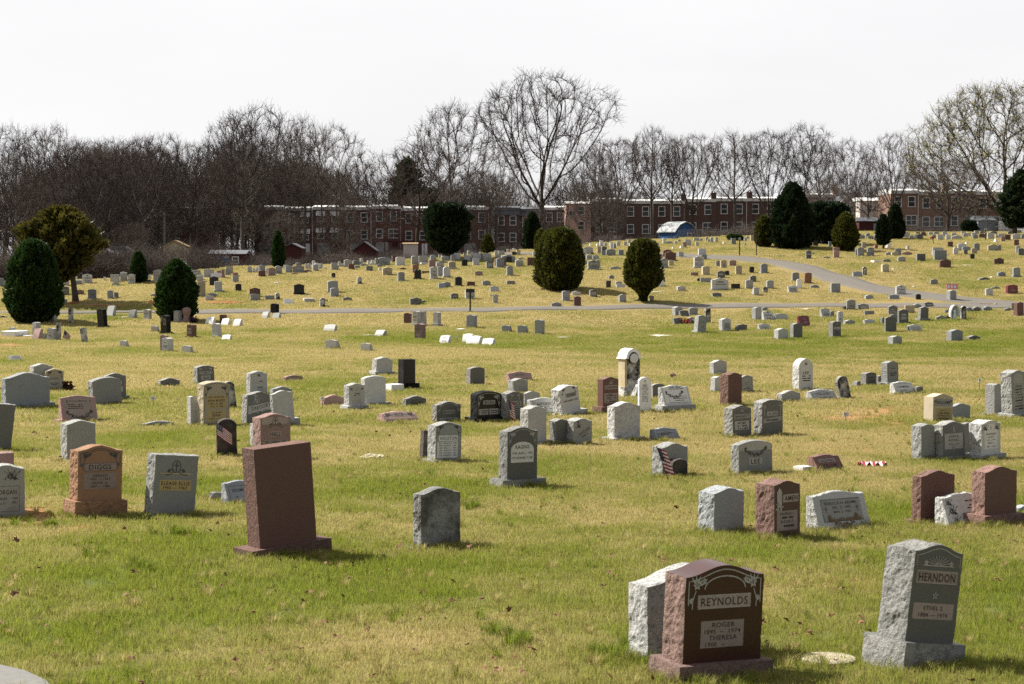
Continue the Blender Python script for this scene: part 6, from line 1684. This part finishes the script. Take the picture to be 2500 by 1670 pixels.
car(240, 640, 190, 4.6, (.6,.6,.6), 'white car behind the brush between rusty evergreen and small pointed one'); car(355, 655, 188, 4.4, (.75,.74,.72), 'white vehicle parked just right of the small pointed evergreen'); car(290, 634, 197, 4.4, (.18,.2,.26), 'dark bluish car between two white cars in the brush')
car(427, 664, 189, 4.5, (.8,.8,.78), 'white car in front of the tan shed'); car(815, 650, 228, 4.6, (.62,.62,.6), 'silver car behind trunks under the fourth brick house', rz=.1)
for i, (px, py) in enumerate(((537, 652), (553, 653))):
    X, Y, z = at(px, py, 197); r = empty('waste_bin', (X, Y, z), 0, ['tall blue bin by the dark red shed', 'shorter blue bin right of the tall one by the dark red shed'][i], 'bin', 'blue bins'); hh = 1.15-.2*i
    b = MB(); b.add([(-.25, -.25, 0), (.25, -.25, 0), (.25, .25, 0), (-.25, .25, 0), (-.32, -.32, hh), (.32, -.32, hh), (.32, .32, hh), (-.32, .32, hh)], [(0, 3, 2, 1), (0, 1, 5, 4), (1, 2, 6, 5), (2, 3, 7, 6), (3, 0, 4, 7)]); b.build('body', M_blue, r); b = MB(); b.box(-.34, .34, -.34, .34, hh, hh+.08); b.build('lid', M_blue, r)
# ---------------------------------------------------------------- signposts, little cards, flags, flowers, monument, shrine
def post(px, yb, yt, rad, label, panel=None, name='signpost', cat='sign', mat=M_dark):
    X, Y, _ = hit(px, yb); sc = F/Y; H = (yb-yt)/sc; r = empty(name, (X, Y, gz(X, Y)), 0, label, cat); b = MB(); b.box(-rad, rad, -rad, rad, -.3, H-.02); b.build('post', mat, r)
    if panel: w_, h_, mm = panel; b = MB(); b.box(-w_/sc/2, w_/sc/2, -rad-.03, -rad-.004, H-h_/sc, H); b.build('sign_board', mm, r)
    return r
post(1148, 762, 705, .045, 'black post with wide black board standing beside the path', (21, 9, M_dark)); M_card = simple('weathered_card', (.72,.70,.67), .8, .2, .08, 20); M_greybd = simple('grey_sign_board', (.3,.31,.3), .7, .3, .1, 20)
post(1805.5, 623.5, 580, .04, 'short dark post topped by a small grey plate by the upper path', (5.5, 6, M_greybd)); post(1846.5, 624, 570, .035, 'taller bare black pole by the upper path')
post(2406, 586, 557, .04, 'black pole with small framed sign among the crowded far stones', (7, 5, M_greybd))
M_stake = simple('rusty_stake', (.12,.07,.045), .8, .2); M_txt = M_ink
for (px, yt, yb, w_, h_, lab) in [(374, 967, 995, 12, 10, 'white name card on a short stake between two headstone pairs on the left lawn'), (787.5, 968, 998, 9, 9, 'white card on a brown stake touching the low pink headstone'), (2391, 924, 953, 8, 8, 'small white card on a dark stake on the right lawn'),
      (2064.5, 1005, 1030, 15, 12, 'square white card on a thin stake over the bare orange soil'), (1116, 820, 838, 4.5, 5, 'tiny white card on a stake left of three white slant markers'), (914, 707, 718, 5, 4, 'tiny white card alone on the empty slope'), (2473, 628, 636, 3.6, 2.4, 'tiny white card on a stake near the right edge of the slope')]:
    X, Y, _ = hit(px, yb); sc = F/Y; H = (yb-yt)/sc; r = empty('grave_marker_card', (X, Y, gz(X, Y)), .25, lab, 'marker card', 'temporary marker cards'); b = MB(); b.tube([(0, 0, -.1), (0, 0, H-.01)], .008 if yb > 900 else .012, 6); b.build('stake', M_stake, r)
    b = MB(); b.box(-w_/sc/2, w_/sc/2, -.022, -.012, H-h_/sc, H); c_ = b.build('card', M_card, r)
    if yb > 900: b = MB(); [b.box(-w_/sc*.35, w_/sc*(.1+.08*q), -.0245, -.022, H-h_/sc*(.3+.18*q), H-h_/sc*(.24+.18*q)) for q in range(3)]; b.build('print', M_txt, c_)
def flag_mat(n, c): return simple(n, c, .8, .1, .06, 30)
M_fr, M_fw, M_fb = flag_mat('flag_red', (.27,.03,.045)), flag_mat('flag_white', (.6,.57,.56)), flag_mat('flag_navy', (.03,.035,.09))
M_stk = simple('thin_flag_stick', (.09,.06,.035), .7, .3)
def flag(px, yb, stick_top, w_, h_, label, tilt=.0, droop=.0, fold=0.0, rz=0.0, fwd=.06):
    """stick from the ground towards stick_top (px), cloth w_ x h_ metres"""
    X, Y, _ = hit(px, yb); Y -= fwd; sc = F/Y; z = gz(X, Y); r = empty('grave_flag', (X, Y, z), 0, label, 'flag', 'small flags on graves')
    tx = (stick_top[0]-px)/sc; tz = (yb-stick_top[1])/sc; top = Vector((tx, .05, tz)); b = MB(); b.tube([(0, 0, -.05), tuple(top)], .006, 6); b.tube([tuple(top), tuple(top*1.02)], .011, 6); b.build('stick', M_stk, r)
    d = top.normalized(); nu, nv = 26, 26; V = []; Fc = []; MI = []; fall = Vector((math.cos(tilt), 0, math.sin(tilt)))
    for j in range(nv+1):
        for i in range(nu+1):
            u, v = i/nu, j/nv; p = top*.985-d*(v*h_); a = u*w_*(1-fold*.55)
            dirv = (fall*(1-droop)+Vector((0, 0, -1))*droop*(.4+.6*u)).normalized(); q = p+dirv*a
            q += Vector((0, -1, 0))*(.03*math.sin(u*9+v*3)*u+fold*.05*math.sin(u*22+v*2)*min(1, u*4)); V.append(tuple(q))
    for j in range(nv):
        for i in range(nu):
            a = j*(nu+1)+i; Fc.append((a, a+1, a+nu+2, a+nu+1)); MI.append(2 if (j < 14 and i < 10) else (0 if (j//2) % 2 == 0 else 1))
    o = mesh_obj('cloth', V, Fc, [M_fr, M_fw, M_fb], r, MI, True)
    b = MB()
    for rr in range(6):
        for cc in range(7):
            i, j = 1+int(cc*1.3), 1+int(rr*2.2); p = Vector(V[j*(nu+1)+i]); sx = w_/nu*.32
            b.add([p+Vector((0, -.004, sx)), p+Vector((sx, -.004, 0)), p+Vector((0, -.004, -sx)), p+Vector((-sx, -.004, 0))], [(0, 3, 2, 1)])
    b.build('stars', M_fw, o); return r
flag(531, 1121, (529, 1030), .34, .22, 'small striped flag on a stick leaning across the blackened veteran tablet', -.62, .0, .1, fwd=.02)
flag(1249, 1036, (1241, 976), .15, .36, 'small striped flag drooping in front of a dark headstone with leafy top', -.6, .0, .12, fwd=.16)
flag(1633, 1174, (1601, 1088), .16, .42, 'small striped flag hanging folded beside the little blackened tablet', -.35, .0, .12, fwd=.2)
flag(152, 830, (158, 805), .42, .36, 'small striped flag spread beside the tall stained tablets on the left', -.6, .2, 0)
flag(2196, 727, (2192, 711), .25, .2, 'tiny striped flag before a tall pale headstone on the path edge', -1.0, .6, .4); flag(1652, 640, (1648, 630), .3, .24, 'tiny striped flag right of the reddish-brown wide headstones', -.7, .3, .3)
M_soil = simple('orange_soil', (.26,.125,.055), .95, .05, .4, 6)
# fallen flag cloth on the grass
X, Y, _ = hit(2127, 1140); V = []; Fc = []; MI = []
for j in range(9):
    for i in range(25): V.append((-.22+i/24*.48, -.07+j/8*.15, .05+.035*math.sin(i*.9+j*.5)+.015*math.sin(j*1.7)))
for j in range(8):
    for i in range(24): a = j*25+i; Fc.append((a, a+1, a+26, a+25)); MI.append((i//2) % 2)
o = mesh_obj('fallen_flag', V, Fc, [M_fr, M_fw], None, MI, True); o.location = (X, Y, gz(X, Y)); tag(o, 'striped cloth flag lying crumpled in the grass near a pinkish-red slant marker', 'flag')
def flowers(px, yb, w_, h_, cols, label, n=26, name='grave_flowers', leaf=(.02,.05,.015)):
    X, Y, _ = hit(px, yb); sc = F/Y; r = empty(name, (X, Y-.12, gz(X, Y)), 0, label, 'flowers'); rs = random.Random(int(px)); W, H = w_/sc, h_/sc
    b = MB()
    for k in range(n*3): x = rs.uniform(-.5, .5)*W; z = rs.uniform(.1, .8)*H; a = rs.uniform(0, 6.28); L = H*.4; b.add([(x, rs.uniform(-.1, .1), z), (x+L*.5*math.cos(a)+.02, rs.uniform(-.12, .05), z+L*.3), (x+L*math.cos(a), rs.uniform(-.1, .1), z+L*.6*math.sin(a))], [(0, 1, 2)])
    for k in range(10): x = rs.uniform(-.4, .4)*W; b.tube([(x*.3, 0, -.02), (x, 0, H*.7)], .008, 4)
    b.build('leaves', simple('bouquet_leaves', leaf, .8, .1), r)
    for ci, c in enumerate(cols):
        b = MB()
        for k in range(n//len(cols)):
            x = rs.uniform(-.45, .45)*W; z = rs.uniform(.35, 1)*H; y = rs.uniform(-.12, .05); q = max(.03, H*.14)
            for m_ in range(6):
                a = m_*1.047; b.add([(x, y-.02, z), (x+q*math.cos(a-.5), y, z+q*math.sin(a-.5)), (x+q*1.15*math.cos(a), y-.03, z+q*1.15*math.sin(a)), (x+q*math.cos(a+.5), y, z+q*math.sin(a+.5))], [(0, 1, 2, 3)])
        b.build('blossoms', simple('petals', c, .7, .2, .15, 20), r)
flowers(1672, 792, 22, 15, [(.7,.06,.12), (.65,.04,.1), (.75,.7,.2), (.7,.12,.25)], 'pink and yellow grave flowers between two low grey markers', 34)
flowers(1695, 790, 8, 13, [(.75,.72,.3), (.8,.78,.7)], 'small yellow-white bunch at the leaning grey headstone', 10)
flowers(170, 954, 27, 22, [(.05,.02,.02), (.09,.03,.025)], 'dark dried wreath beside a buff headstone on the left', 24, 'dried_wreath', (.03,.025,.018)); flowers(473, 789, 17, 16, [(.02,.02,.03), (.05,.02,.05)], 'black flowers beside the pink bulb-shaped memorial', 26, leaf=(.012,.012,.014))
flowers(1528, 645, 11, 6, [(.7,.68,.62), (.03,.02,.02)], 'pale flowers on a white stone left of the tapered evergreen', 10); flowers(2215, 621, 18, 5, [(.85,.2,.05)], 'orange flowers on top of a low pink stone', 10)
X, Y, _ = hit(2281, 596); r = empty('flower_pole', (X, Y, gz(X, Y)), 0, 'leaning pole wrapped with red flowers on the right slope', 'grave decoration'); b = MB(); b.tube([(0, 0, -.1), (-.16, 0, .45)], .03, 6); b.build('pole', M_dark, r); b = MB()
for k in range(16): a = k*2.4; b.tube([(-.18+.1*math.cos(a), .1*math.sin(a), .42+.012*k), (-.18+.16*math.cos(a), .16*math.sin(a), .48+.01*k)], [.05, .02], 5)
b.build('blossoms', M_fr, r)
X, Y, _ = hit(2325, 733); r = empty('heart_banner', (X, Y+.05, gz(X, Y)), .3, 'pink and white heart banner behind a grey headstone by the path', 'banner'); b = MB(); b.tube([(-.38, 0, 0), (-.38, 0, .95)], .012, 5); b.tube([(.3, 0, 0), (.3, 0, .85)], .012, 5); b.build('stakes', M_white, r); b = MB(); b.box(-.4, .38, -.01, .01, .68, 1.0); b.build('banner_cloth', simple('pink_banner', (.7,.25,.36), .7, .2), r)
b = MB(); [b.box(-.33+q*.22, -.2+q*.22, -.014, -.01, .75, .92) for q in range(3)]; b.build('print', M_white, r)
# pink bulb-shaped memorial
X, Y, _ = hit(454, 788); sc = F/Y; r = empty('bulb_memorial', (X, Y+.2, gz(X, Y)), -.4, 'pink bulb-shaped memorial at the foot of a round-topped evergreen', 'memorial')
pr = [(.30, 0), (.30, .10), (.22, .14), (.17, .30), (.16, .36), (.20, .46), (.23, .6), (.225, .72), (.17, .80), (.05, .84), (0, .845)]; n = 20; V = []; 
for rr_, z in pr: V += [(rr_*math.cos(k*2*math.pi/n)*1.15, rr_*math.sin(k*2*math.pi/n)*.7, z) for k in range(n)]
b = MB(); b.add(V, [(j*n+k, j*n+(k+1) % n, (j+1)*n+(k+1) % n, (j+1)*n+k) for j in range(len(pr)-1) for k in range(n)]); b.build('body', SM['p'][1], r, True); b = MB(); b.box(-.38, .38, -.25, .25, -.1, .09); b.build('base', SM['p'][1], r)
# tall stained monument with arched hood
X, Y, _ = hit(1537, 968); sc = F/Y; Y += .3; H = (968-849)/sc; al = math.atan2(X, Y)
r = empty('arched_monument', (X, Y, gz(X, Y)-.02), math.radians(32), 'tall black-stained marble monument with arched hood, tallest stone on the lawn', 'monument'); W = .50; Tm = .30
M_mono = SM['m'][0]; M_lich = stone_mat('lichened_marble', (.46,.38,.24), .85, .2, .5)
b = MB(); b.box(-W*.72, W*.72, -Tm*.9, Tm*.9, -.1, H*.13); b.build('base', SM['m'][1], r)
b = MB(); b.box(-W/2, W/2, -Tm/2, Tm/2, H*.13, H*.80); b.box(-W/2-.02, W/2+.02, -Tm/2-.02, Tm/2+.02, H*.13, H*.20); b.box(-W/2-.003, -W/2+.07, -Tm/2-.012, Tm/2, H*.2, H*.8, 1); b.box(W/2-.07, W/2+.003, -Tm/2-.012, Tm/2, H*.2, H*.8); b.build('shaft', [M_mono, M_lich], r)
b = MB()
def arch_pr(w_, h0, h1, n=14): return [(-w_, h0)]+[(-w_*.80*math.cos(math.pi*k/n), h0+.05+(h1-h0-.05)*math.sin(math.pi*k/n)) for k in range(n+1)]+[(w_, h0)]
P = arch_pr(W*.58, H*.79, H); n = len(P); b.add([(x, -Tm/2-.07, z) for x, z in P]+[(x, Tm/2+.05, z) for x, z in P], [tuple(range(n))[::-1], tuple(range(n, 2*n))]+[(i, i+1, n+i+1, n+i) for i in range(n-1)]+[(n-1, 0, n, 2*n-1)]); b.build('hood', [SM['w'][0]], r)
b = MB(); Q = arch_pr(W*.42, H*.74, H*.93); n = len(Q); b.add([(x, -Tm/2-.075, z) for x, z in Q], [tuple(range(n))[::-1]]); b.build('hood_recess', SM['x'][0], r)
b = MB(); b.tube([(0, -Tm/2-.075, H*.80), (0, -Tm/2-.11, H*.80)], W*.26, 18); b.build('medallion', SM['w'][0], r)
blockers.append((X, Y, .3))
# bathtub shrine with blue figure
X, Y, _ = hit(2331, 781); sc = F/Y; H = (781-745)/sc; r = empty('garden_shrine', (X, Y+.15, gz(X, Y)), .35, 'white oval niche shrine holding a small figure in a blue robe', 'shrine'); n = 26; V = []; Fc = []
for k in range(n+1):
    a = -.25+(math.pi+.5)*k/n; cx_, cz = -.27*math.cos(a), H*.42+H*.58*math.sin(a) if math.sin(a) > 0 else H*.42+H*.5*math.sin(a)*1.6
    for rr_, y in ((1, -.16), (1.06, -.17), (1.0, .12), (.7, .2), (.0, .22), (.0, .19), (.62, .16), (.9, .08), (.92, -.16)): V.append((cx_*rr_, y, H*.45+(cz-H*.45)*rr_))
Fc = [(k*9+j, (k+1)*9+j, (k+1)*9+(j+1) % 9, k*9+(j+1) % 9) for k in range(n) for j in range(9)]; mesh_obj('niche', V, Fc, M_white, r, smooth=True)
def lathe(pr, mat, name, par, sx=1, sy=1, oy=0, ox=0):
    n = 14; V = [];
    for rr_, z in pr: V += [(ox+rr_*math.cos(k*2*math.pi/n)*sx, oy+rr_*math.sin(k*2*math.pi/n)*sy, z) for k in range(n)]
    return mesh_obj(name, V, [(j*n+k, j*n+(k+1) % n, (j+1)*n+(k+1) % n, (j+1)*n+k) for j in range(len(pr)-1) for k in range(n)], mat, par, smooth=True)
fg = empty('praying_figure', (X, Y+.1, gz(X, Y)), .35, 'small veiled figure in blue robe standing inside the white niche', 'figurine')
lathe([(.11, 0), (.12, .05), (.10, .25), (.09, .42), (.10, .5), (.07, .56), (.03, .57)], simple('white_gown', (.75,.74,.72), .6, .3), 'gown', fg, 1, .7, -.01)
lathe([(.13, .02), (.13, .1), (.12, .3), (.125, .47), (.10, .56), (.075, .62), (.07, .68), (.04, .73), (0, .74)], simple('blue_robe', (.10,.25,.42), .6, .3), 'robe', fg, 1, .7, .02)
lathe([(.0, .58), (.035, .60), (.045, .64), (.035, .69), (0, .70)], simple('painted_face', (.6,.42,.33), .6, .3), 'head', fg, 1, 1, -.03)
# tilted white bench-like memorial handled in table; rocks
def rock(px, yb, w_, h_, mat, label, seed):
    X, Y, _ = hit(px, yb); sc = F/Y; W, H = w_/sc, h_/sc; V = []; n, m = 18, 10; off = Vector((seed, seed*2, 0))
    for j in range(m+1):
        for k in range(n):
            t = j/m*math.pi/2; p = Vector((math.cos(t)*math.cos(k*2*math.pi/n), math.cos(t)*math.sin(k*2*math.pi/n), math.sin(t))); q = 1+.35*mnoise.noise(p*1.7+off)+.15*mnoise.noise(p*5+off)
            V.append((p.x*W/2*q, p.y*W*.3*q, p.z*H*q-.03))
    o = mesh_obj('rock' if mat is not M_soil else 'dirt_mound', V, [(j*n+k, j*n+(k+1) % n, (j+1)*n+(k+1) % n, (j+1)*n+k) for j in range(m) for k in range(n)], mat); o.location = (X, Y+W*.2, gz(X, Y)); tag(o, label, 'rock' if mat is not M_soil else 'dirt mound')
rock(908, 1121, 66, 15, SM['y'][1], 'flat orange-stained buff rock in the grass at centre left', 3); rock(1643, 922, 17, 13, SM['c'][1], 'small brown rock standing in the grass behind the pale slant marker', 5); rock(2314, 780, 13, 12, SM['x'][1], 'dark rock at the left of the white niche shrine', 7)
for a_ in [(548, 741, 95, 7, 'low ridge of orange dirt right of the evergreen with stones at its foot', 21), (372, 741, 30, 9, 'small orange dirt heap touching the left side of that evergreen', 22), (245, 748, 150, 4, 'thin strip of dug orange dirt beyond the narrow left path', 23), (606, 738, 26, 4, 'little clod pile left of a grey headstone before a brown one', 24), (180, 742, 34, 7, 'dug soil round the foot of the leaning rusty evergreen', 25)]:
    rock(a_[0], a_[1], a_[2], a_[3], M_soil, a_[4], a_[5])
rock(2412, 744, 50, 5, SM['c'][1], 'long low brown mound at the fork of the paths', 9); rock(2432, 745, 10, 7, SM['y'][1], 'small tan rock at the fork of the paths', 11); rock(859, 690, 5, 4, SM['x'][1], 'tiny dark clod beside a small arched stone', 13)
# ---------------------------------------------------------------- grass: blades in clumps, one object per distance band
def grass_mat():
    m, t, b = newmat('grass_blades', .6, .15)
    g = t.nodes.new('ShaderNodeAttribute'); g.attribute_name = 'green'; g.attribute_type = 'INSTANCER'
    v = t.nodes.new('ShaderNodeAttribute'); v.attribute_name = 'tint'
    f = noise(t, 1.6, 4, 'World', .65)
    s = N(t, 'ShaderNodeMath', operation='ADD'); t.links.new(g.outputs['Fac'], s.inputs[0])
    n2 = N(t, 'ShaderNodeMath', operation='MULTIPLY_ADD'); n2.inputs[1].default_value = .8; n2.inputs[2].default_value = -.4; t.links.new(v.outputs['Fac'], n2.inputs[0]); t.links.new(n2.outputs[0], s.inputs[1])
    s2 = N(t, 'ShaderNodeMath', operation='MULTIPLY_ADD'); s2.inputs[1].default_value = .9; s2.inputs[2].default_value = -.45; t.links.new(f, s2.inputs[0])
    s3 = N(t, 'ShaderNodeMath', operation='ADD'); s3.use_clamp = True; t.links.new(s.outputs[0], s3.inputs[0]); t.links.new(s2.outputs[0], s3.inputs[1])
    straw = mixc(t, v.outputs['Fac'], (.29,.22,.075), (.62,.53,.27)); grn = mixc(t, v.outputs['Fac'], (.095,.135,.012), (.28,.32,.042))
    c = mixc(t, s3.outputs[0], straw, grn); t.links.new(c, b.inputs['Base Color'])
    tr = t.nodes.new('ShaderNodeBsdfTranslucent'); t.links.new(c, tr.inputs['Color']); ms = N(t, 'ShaderNodeMixShader'); ms.inputs[0].default_value = .55
    t.links.new(b.outputs[0], ms.inputs[1]); t.links.new(tr.outputs[0], ms.inputs[2]); t.links.new(ms.outputs[0], t.nodes['Material Output'].inputs['Surface']); return m
M_grass = grass_mat()
def patch(seed, size, n, hmin, hmax, wd):
    r = np.random.default_rng(seed); x = r.uniform(-size/2, size/2, n)*1.15; y = r.uniform(-size/2, size/2, n)*1.15
    h = r.uniform(hmin, hmax, n)*(.35+1.2*vnoise(x*3+seed*5, y*3, size/3, seed)); a = r.uniform(0, 2*math.pi, n); ld = r.uniform(.1, .9, n); la = r.uniform(0, 2*math.pi, n)
    wx, wy = np.cos(a)*wd/2, np.sin(a)*wd/2; dx, dy = np.cos(la)*h*ld, np.sin(la)*h*ld; z0 = np.full(n, -.015)
    P = np.stack([np.stack([x-wx, y-wy, z0], 1), np.stack([x+wx, y+wy, z0], 1), np.stack([x+wx*.7+dx*.35, y+wy*.7+dy*.35, h*.6], 1), np.stack([x-wx*.7+dx*.35, y-wy*.7+dy*.35, h*.6], 1),
                  np.stack([x+dx+wx*.1, y+dy+wy*.1, h], 1), np.stack([x+dx-wx*.1, y+dy-wy*.1, h], 1)], 1).reshape(-1, 3)
    b = np.arange(n)[:, None]*6; Fq = np.concatenate([b+np.array([[0, 1, 2, 3]]), b+np.array([[3, 2, 4, 5]])])
    me = fast_mesh('grass_clump', P, Fq, 4, M_grass); ta = me.attributes.new('tint', 'FLOAT', 'POINT'); ta.data.foreach_set('value', np.repeat(r.random(n), 6).astype(np.float32)); return me
def near_path(X, Y, pad):
    m = np.zeros(len(X), bool)
    for Q, half in PATHS:
        for i in range(0, len(Q), 1): m |= (X-Q[i, 0])**2+(Y-Q[i, 1])**2 < (half+pad)**2
    return m
def band(name, y0, y1, sp, patches, label, pad, zs=(.8, 1.25)):
    r = np.random.default_rng(int(y0)); P = []
    for Y in np.arange(y0, y1, sp):
        w_ = .34*Y+5; xs_ = np.arange(-w_, w_, sp); P.append(np.stack([xs_+r.uniform(-.35, .35, len(xs_))*sp, np.full(len(xs_), Y)+r.uniform(-.35, .35, len(xs_))*sp], 1))
    P = np.concatenate(P); X, Y = P[:, 0], P[:, 1]; a = X/Y; keep = (Y < crestY(a)+3) & ~near_path(X, Y, pad)
    g, d = fields(X, Y); keep &= (d < .6+.5*r.random(len(X)))
    k0 = hit(60, 1651); keep &= ~((X < k0[0]+.25) & (Y < k0[1]+.2-.9*(X-k0[0])*0))
    X, Y, g = X[keep], Y[keep], g[keep]; Z = ground(X, Y); e = .3
    gx = (ground(X+e, Y)-ground(X-e, Y))/(2*e); gy = (ground(X, Y+e)-ground(X, Y-e))/(2*e)
    n = len(X); rz = r.integers(0, 4, n)*math.pi/2+r.uniform(-.3, .3, n)
    rot = np.stack([np.arctan(gy)*np.cos(rz)-np.arctan(gx)*np.sin(rz)*-1*0, np.zeros(n), rz], 1)
    # tilt to the slope: clumps are small, follow the fall line along Y only
    rot = np.stack([np.arctan(gy)*np.cos(rz), -np.arctan(gy)*np.sin(rz), rz], 1)*1.0
    hsc = r.uniform(zs[0], zs[1], n)*(.75+.5*g)
    scatter(name, np.stack([X, Y, Z], 1), rot, np.stack([np.ones(n), np.ones(n), hsc], 1), patches, label, 'grass', {'green': g}); print(name, n)
band('grass', 11.5, 40, .42, [patch(s, .5, 900, .015, .062, .005) for s in range(4)], 'short mixed green and straw grass on the near lawn', .1)
band('grass', 40, 96, .85, [patch(10+s, 1.0, 1000, .035, .085, .010) for s in range(4)], 'dry yellow-green grass across the middle of the lawn', .3)
band('grass', 96, 190, 1.5, [patch(20+s, 1.8, 1300, .04, .095, .022) for s in range(4)], 'straw-coloured grass on the rising slope by the path', .65, (.7, 1.1))
# taller tufts and fallen leaves
def tuft(seed, n=60, h=.16):
    r = np.random.default_rng(seed); a = r.uniform(0, 6.28, n); q = r.random(n)*.07; x, y = np.cos(a)*q, np.sin(a)*q; hh = h*r.uniform(.5, 1.1, n); wd = .006
    wx, wy = -np.sin(a)*wd/2, np.cos(a)*wd/2; o = hh*r.uniform(.2, .9, n); dx, dy = np.cos(a)*o, np.sin(a)*o; z0 = np.full(n, -.02)
    P = np.stack([np.stack([x-wx, y-wy, z0], 1), np.stack([x+wx, y+wy, z0], 1), np.stack([x+wx*.8+dx*.35, y+wy*.8+dy*.35, hh*.62], 1), np.stack([x-wx*.8+dx*.35, y-wy*.8+dy*.35, hh*.62], 1), np.stack([x+dx, y+dy, hh*(1-.2*o/hh)], 1), np.stack([x+dx, y+dy, hh*(1-.2*o/hh)+.001], 1)], 1).reshape(-1, 3)
    b = np.arange(n)[:, None]*6; me = fast_mesh('tuft_clump', P, np.concatenate([b+np.array([[0, 1, 2, 3]]), b+np.array([[3, 2, 4, 5]])]), 4, M_grass); ta = me.attributes.new('tint', 'FLOAT', 'POINT'); ta.data.foreach_set('value', np.repeat(r.random(n)*.6, 6).astype(np.float32)); return me
r = np.random.default_rng(77); P = []; G = []
for s in stones:
    if s['yb'] > 800 and not s.get('far') and s['T'] != 'G':
        Wm = (s['x1']-s['x0'])/s['s']
        for k in range(int(5+Wm*9)): P.append((s['X']+r.uniform(-.55, .75)*Wm, s['Y']+r.uniform(-.22, .10))); G.append(r.uniform(.45, 1.1))
for k in range(1500): Y = 12+r.random()**1.5*60; P.append((r.uniform(-.29, .29)*Y, Y)); G.append(r.choice([.25, .5, .9, 1.2]))
for (x, y) in [(160, 1260), (340, 1385), (357, 1395), (225, 1355), (430, 1310), (1140, 1240), (1230, 1545), (1510, 1590), (1580, 1620), (1700, 1640), (30, 1285), (125, 1285), (690, 1160), (1060, 1160), (660, 1250), (700, 1240), (1275, 1570), (1480, 1600)]:
    h_ = hit(x, y)
    for k in range(7): P.append((h_[0]+r.normal(0, .09), h_[1]+r.normal(0, .12))); G.append(1.5)
P = np.array(P); n = len(P); Z = ground(P[:, 0], P[:, 1]); sc3 = r.uniform(.3, .8, n)*np.where(np.array(G) > 1.4, 1.3, 1)
scatter('grass_tufts', np.stack([P[:, 0], P[:, 1], Z], 1), np.stack([np.zeros(n), np.zeros(n), r.uniform(0, 6.28, n)], 1), np.stack([sc3, sc3, sc3], 1), [tuft(s) for s in range(4)], 'longer grass tufts round the stones and through the lawn', 'grass', {'green': np.array(G)})
def leaf(seed):
    r = random.Random(seed); V = []; pts = [(0, 0), (.35, .35), (.6, .2), (1.0, .5), (.9, .15), (1.3, 0), (.9, -.15), (1.0, -.5), (.6, -.2), (.35, -.35)]
    V = [(x*.045, y*.05, .012+r.uniform(0, .018)) for x, y in pts]; me = bpy.data.meshes.new('leaf_clump'); me.from_pydata(V, [], [tuple(range(len(V)))]); me.materials.append(M_leaf); return me
M_leaf = simple('dead_leaf', (.17,.085,.045), .8, .2, .5, 3, 'World')
n = 900; Y = 11.5+r.random(n)**1.6*55; X = r.uniform(-.3, .3, n)*Y; sc1 = r.uniform(.6, 1.7, n)
scatter('leaf_litter', np.stack([X, Y, ground(X, Y)+.035], 1), np.stack([r.normal(0, .4, n), r.normal(0, .4, n), r.uniform(0, 6.28, n)], 1), np.stack([sc1]*3, 1), [leaf(s) for s in range(3)], 'scattered dead brown leaves in the grass', 'leaves')
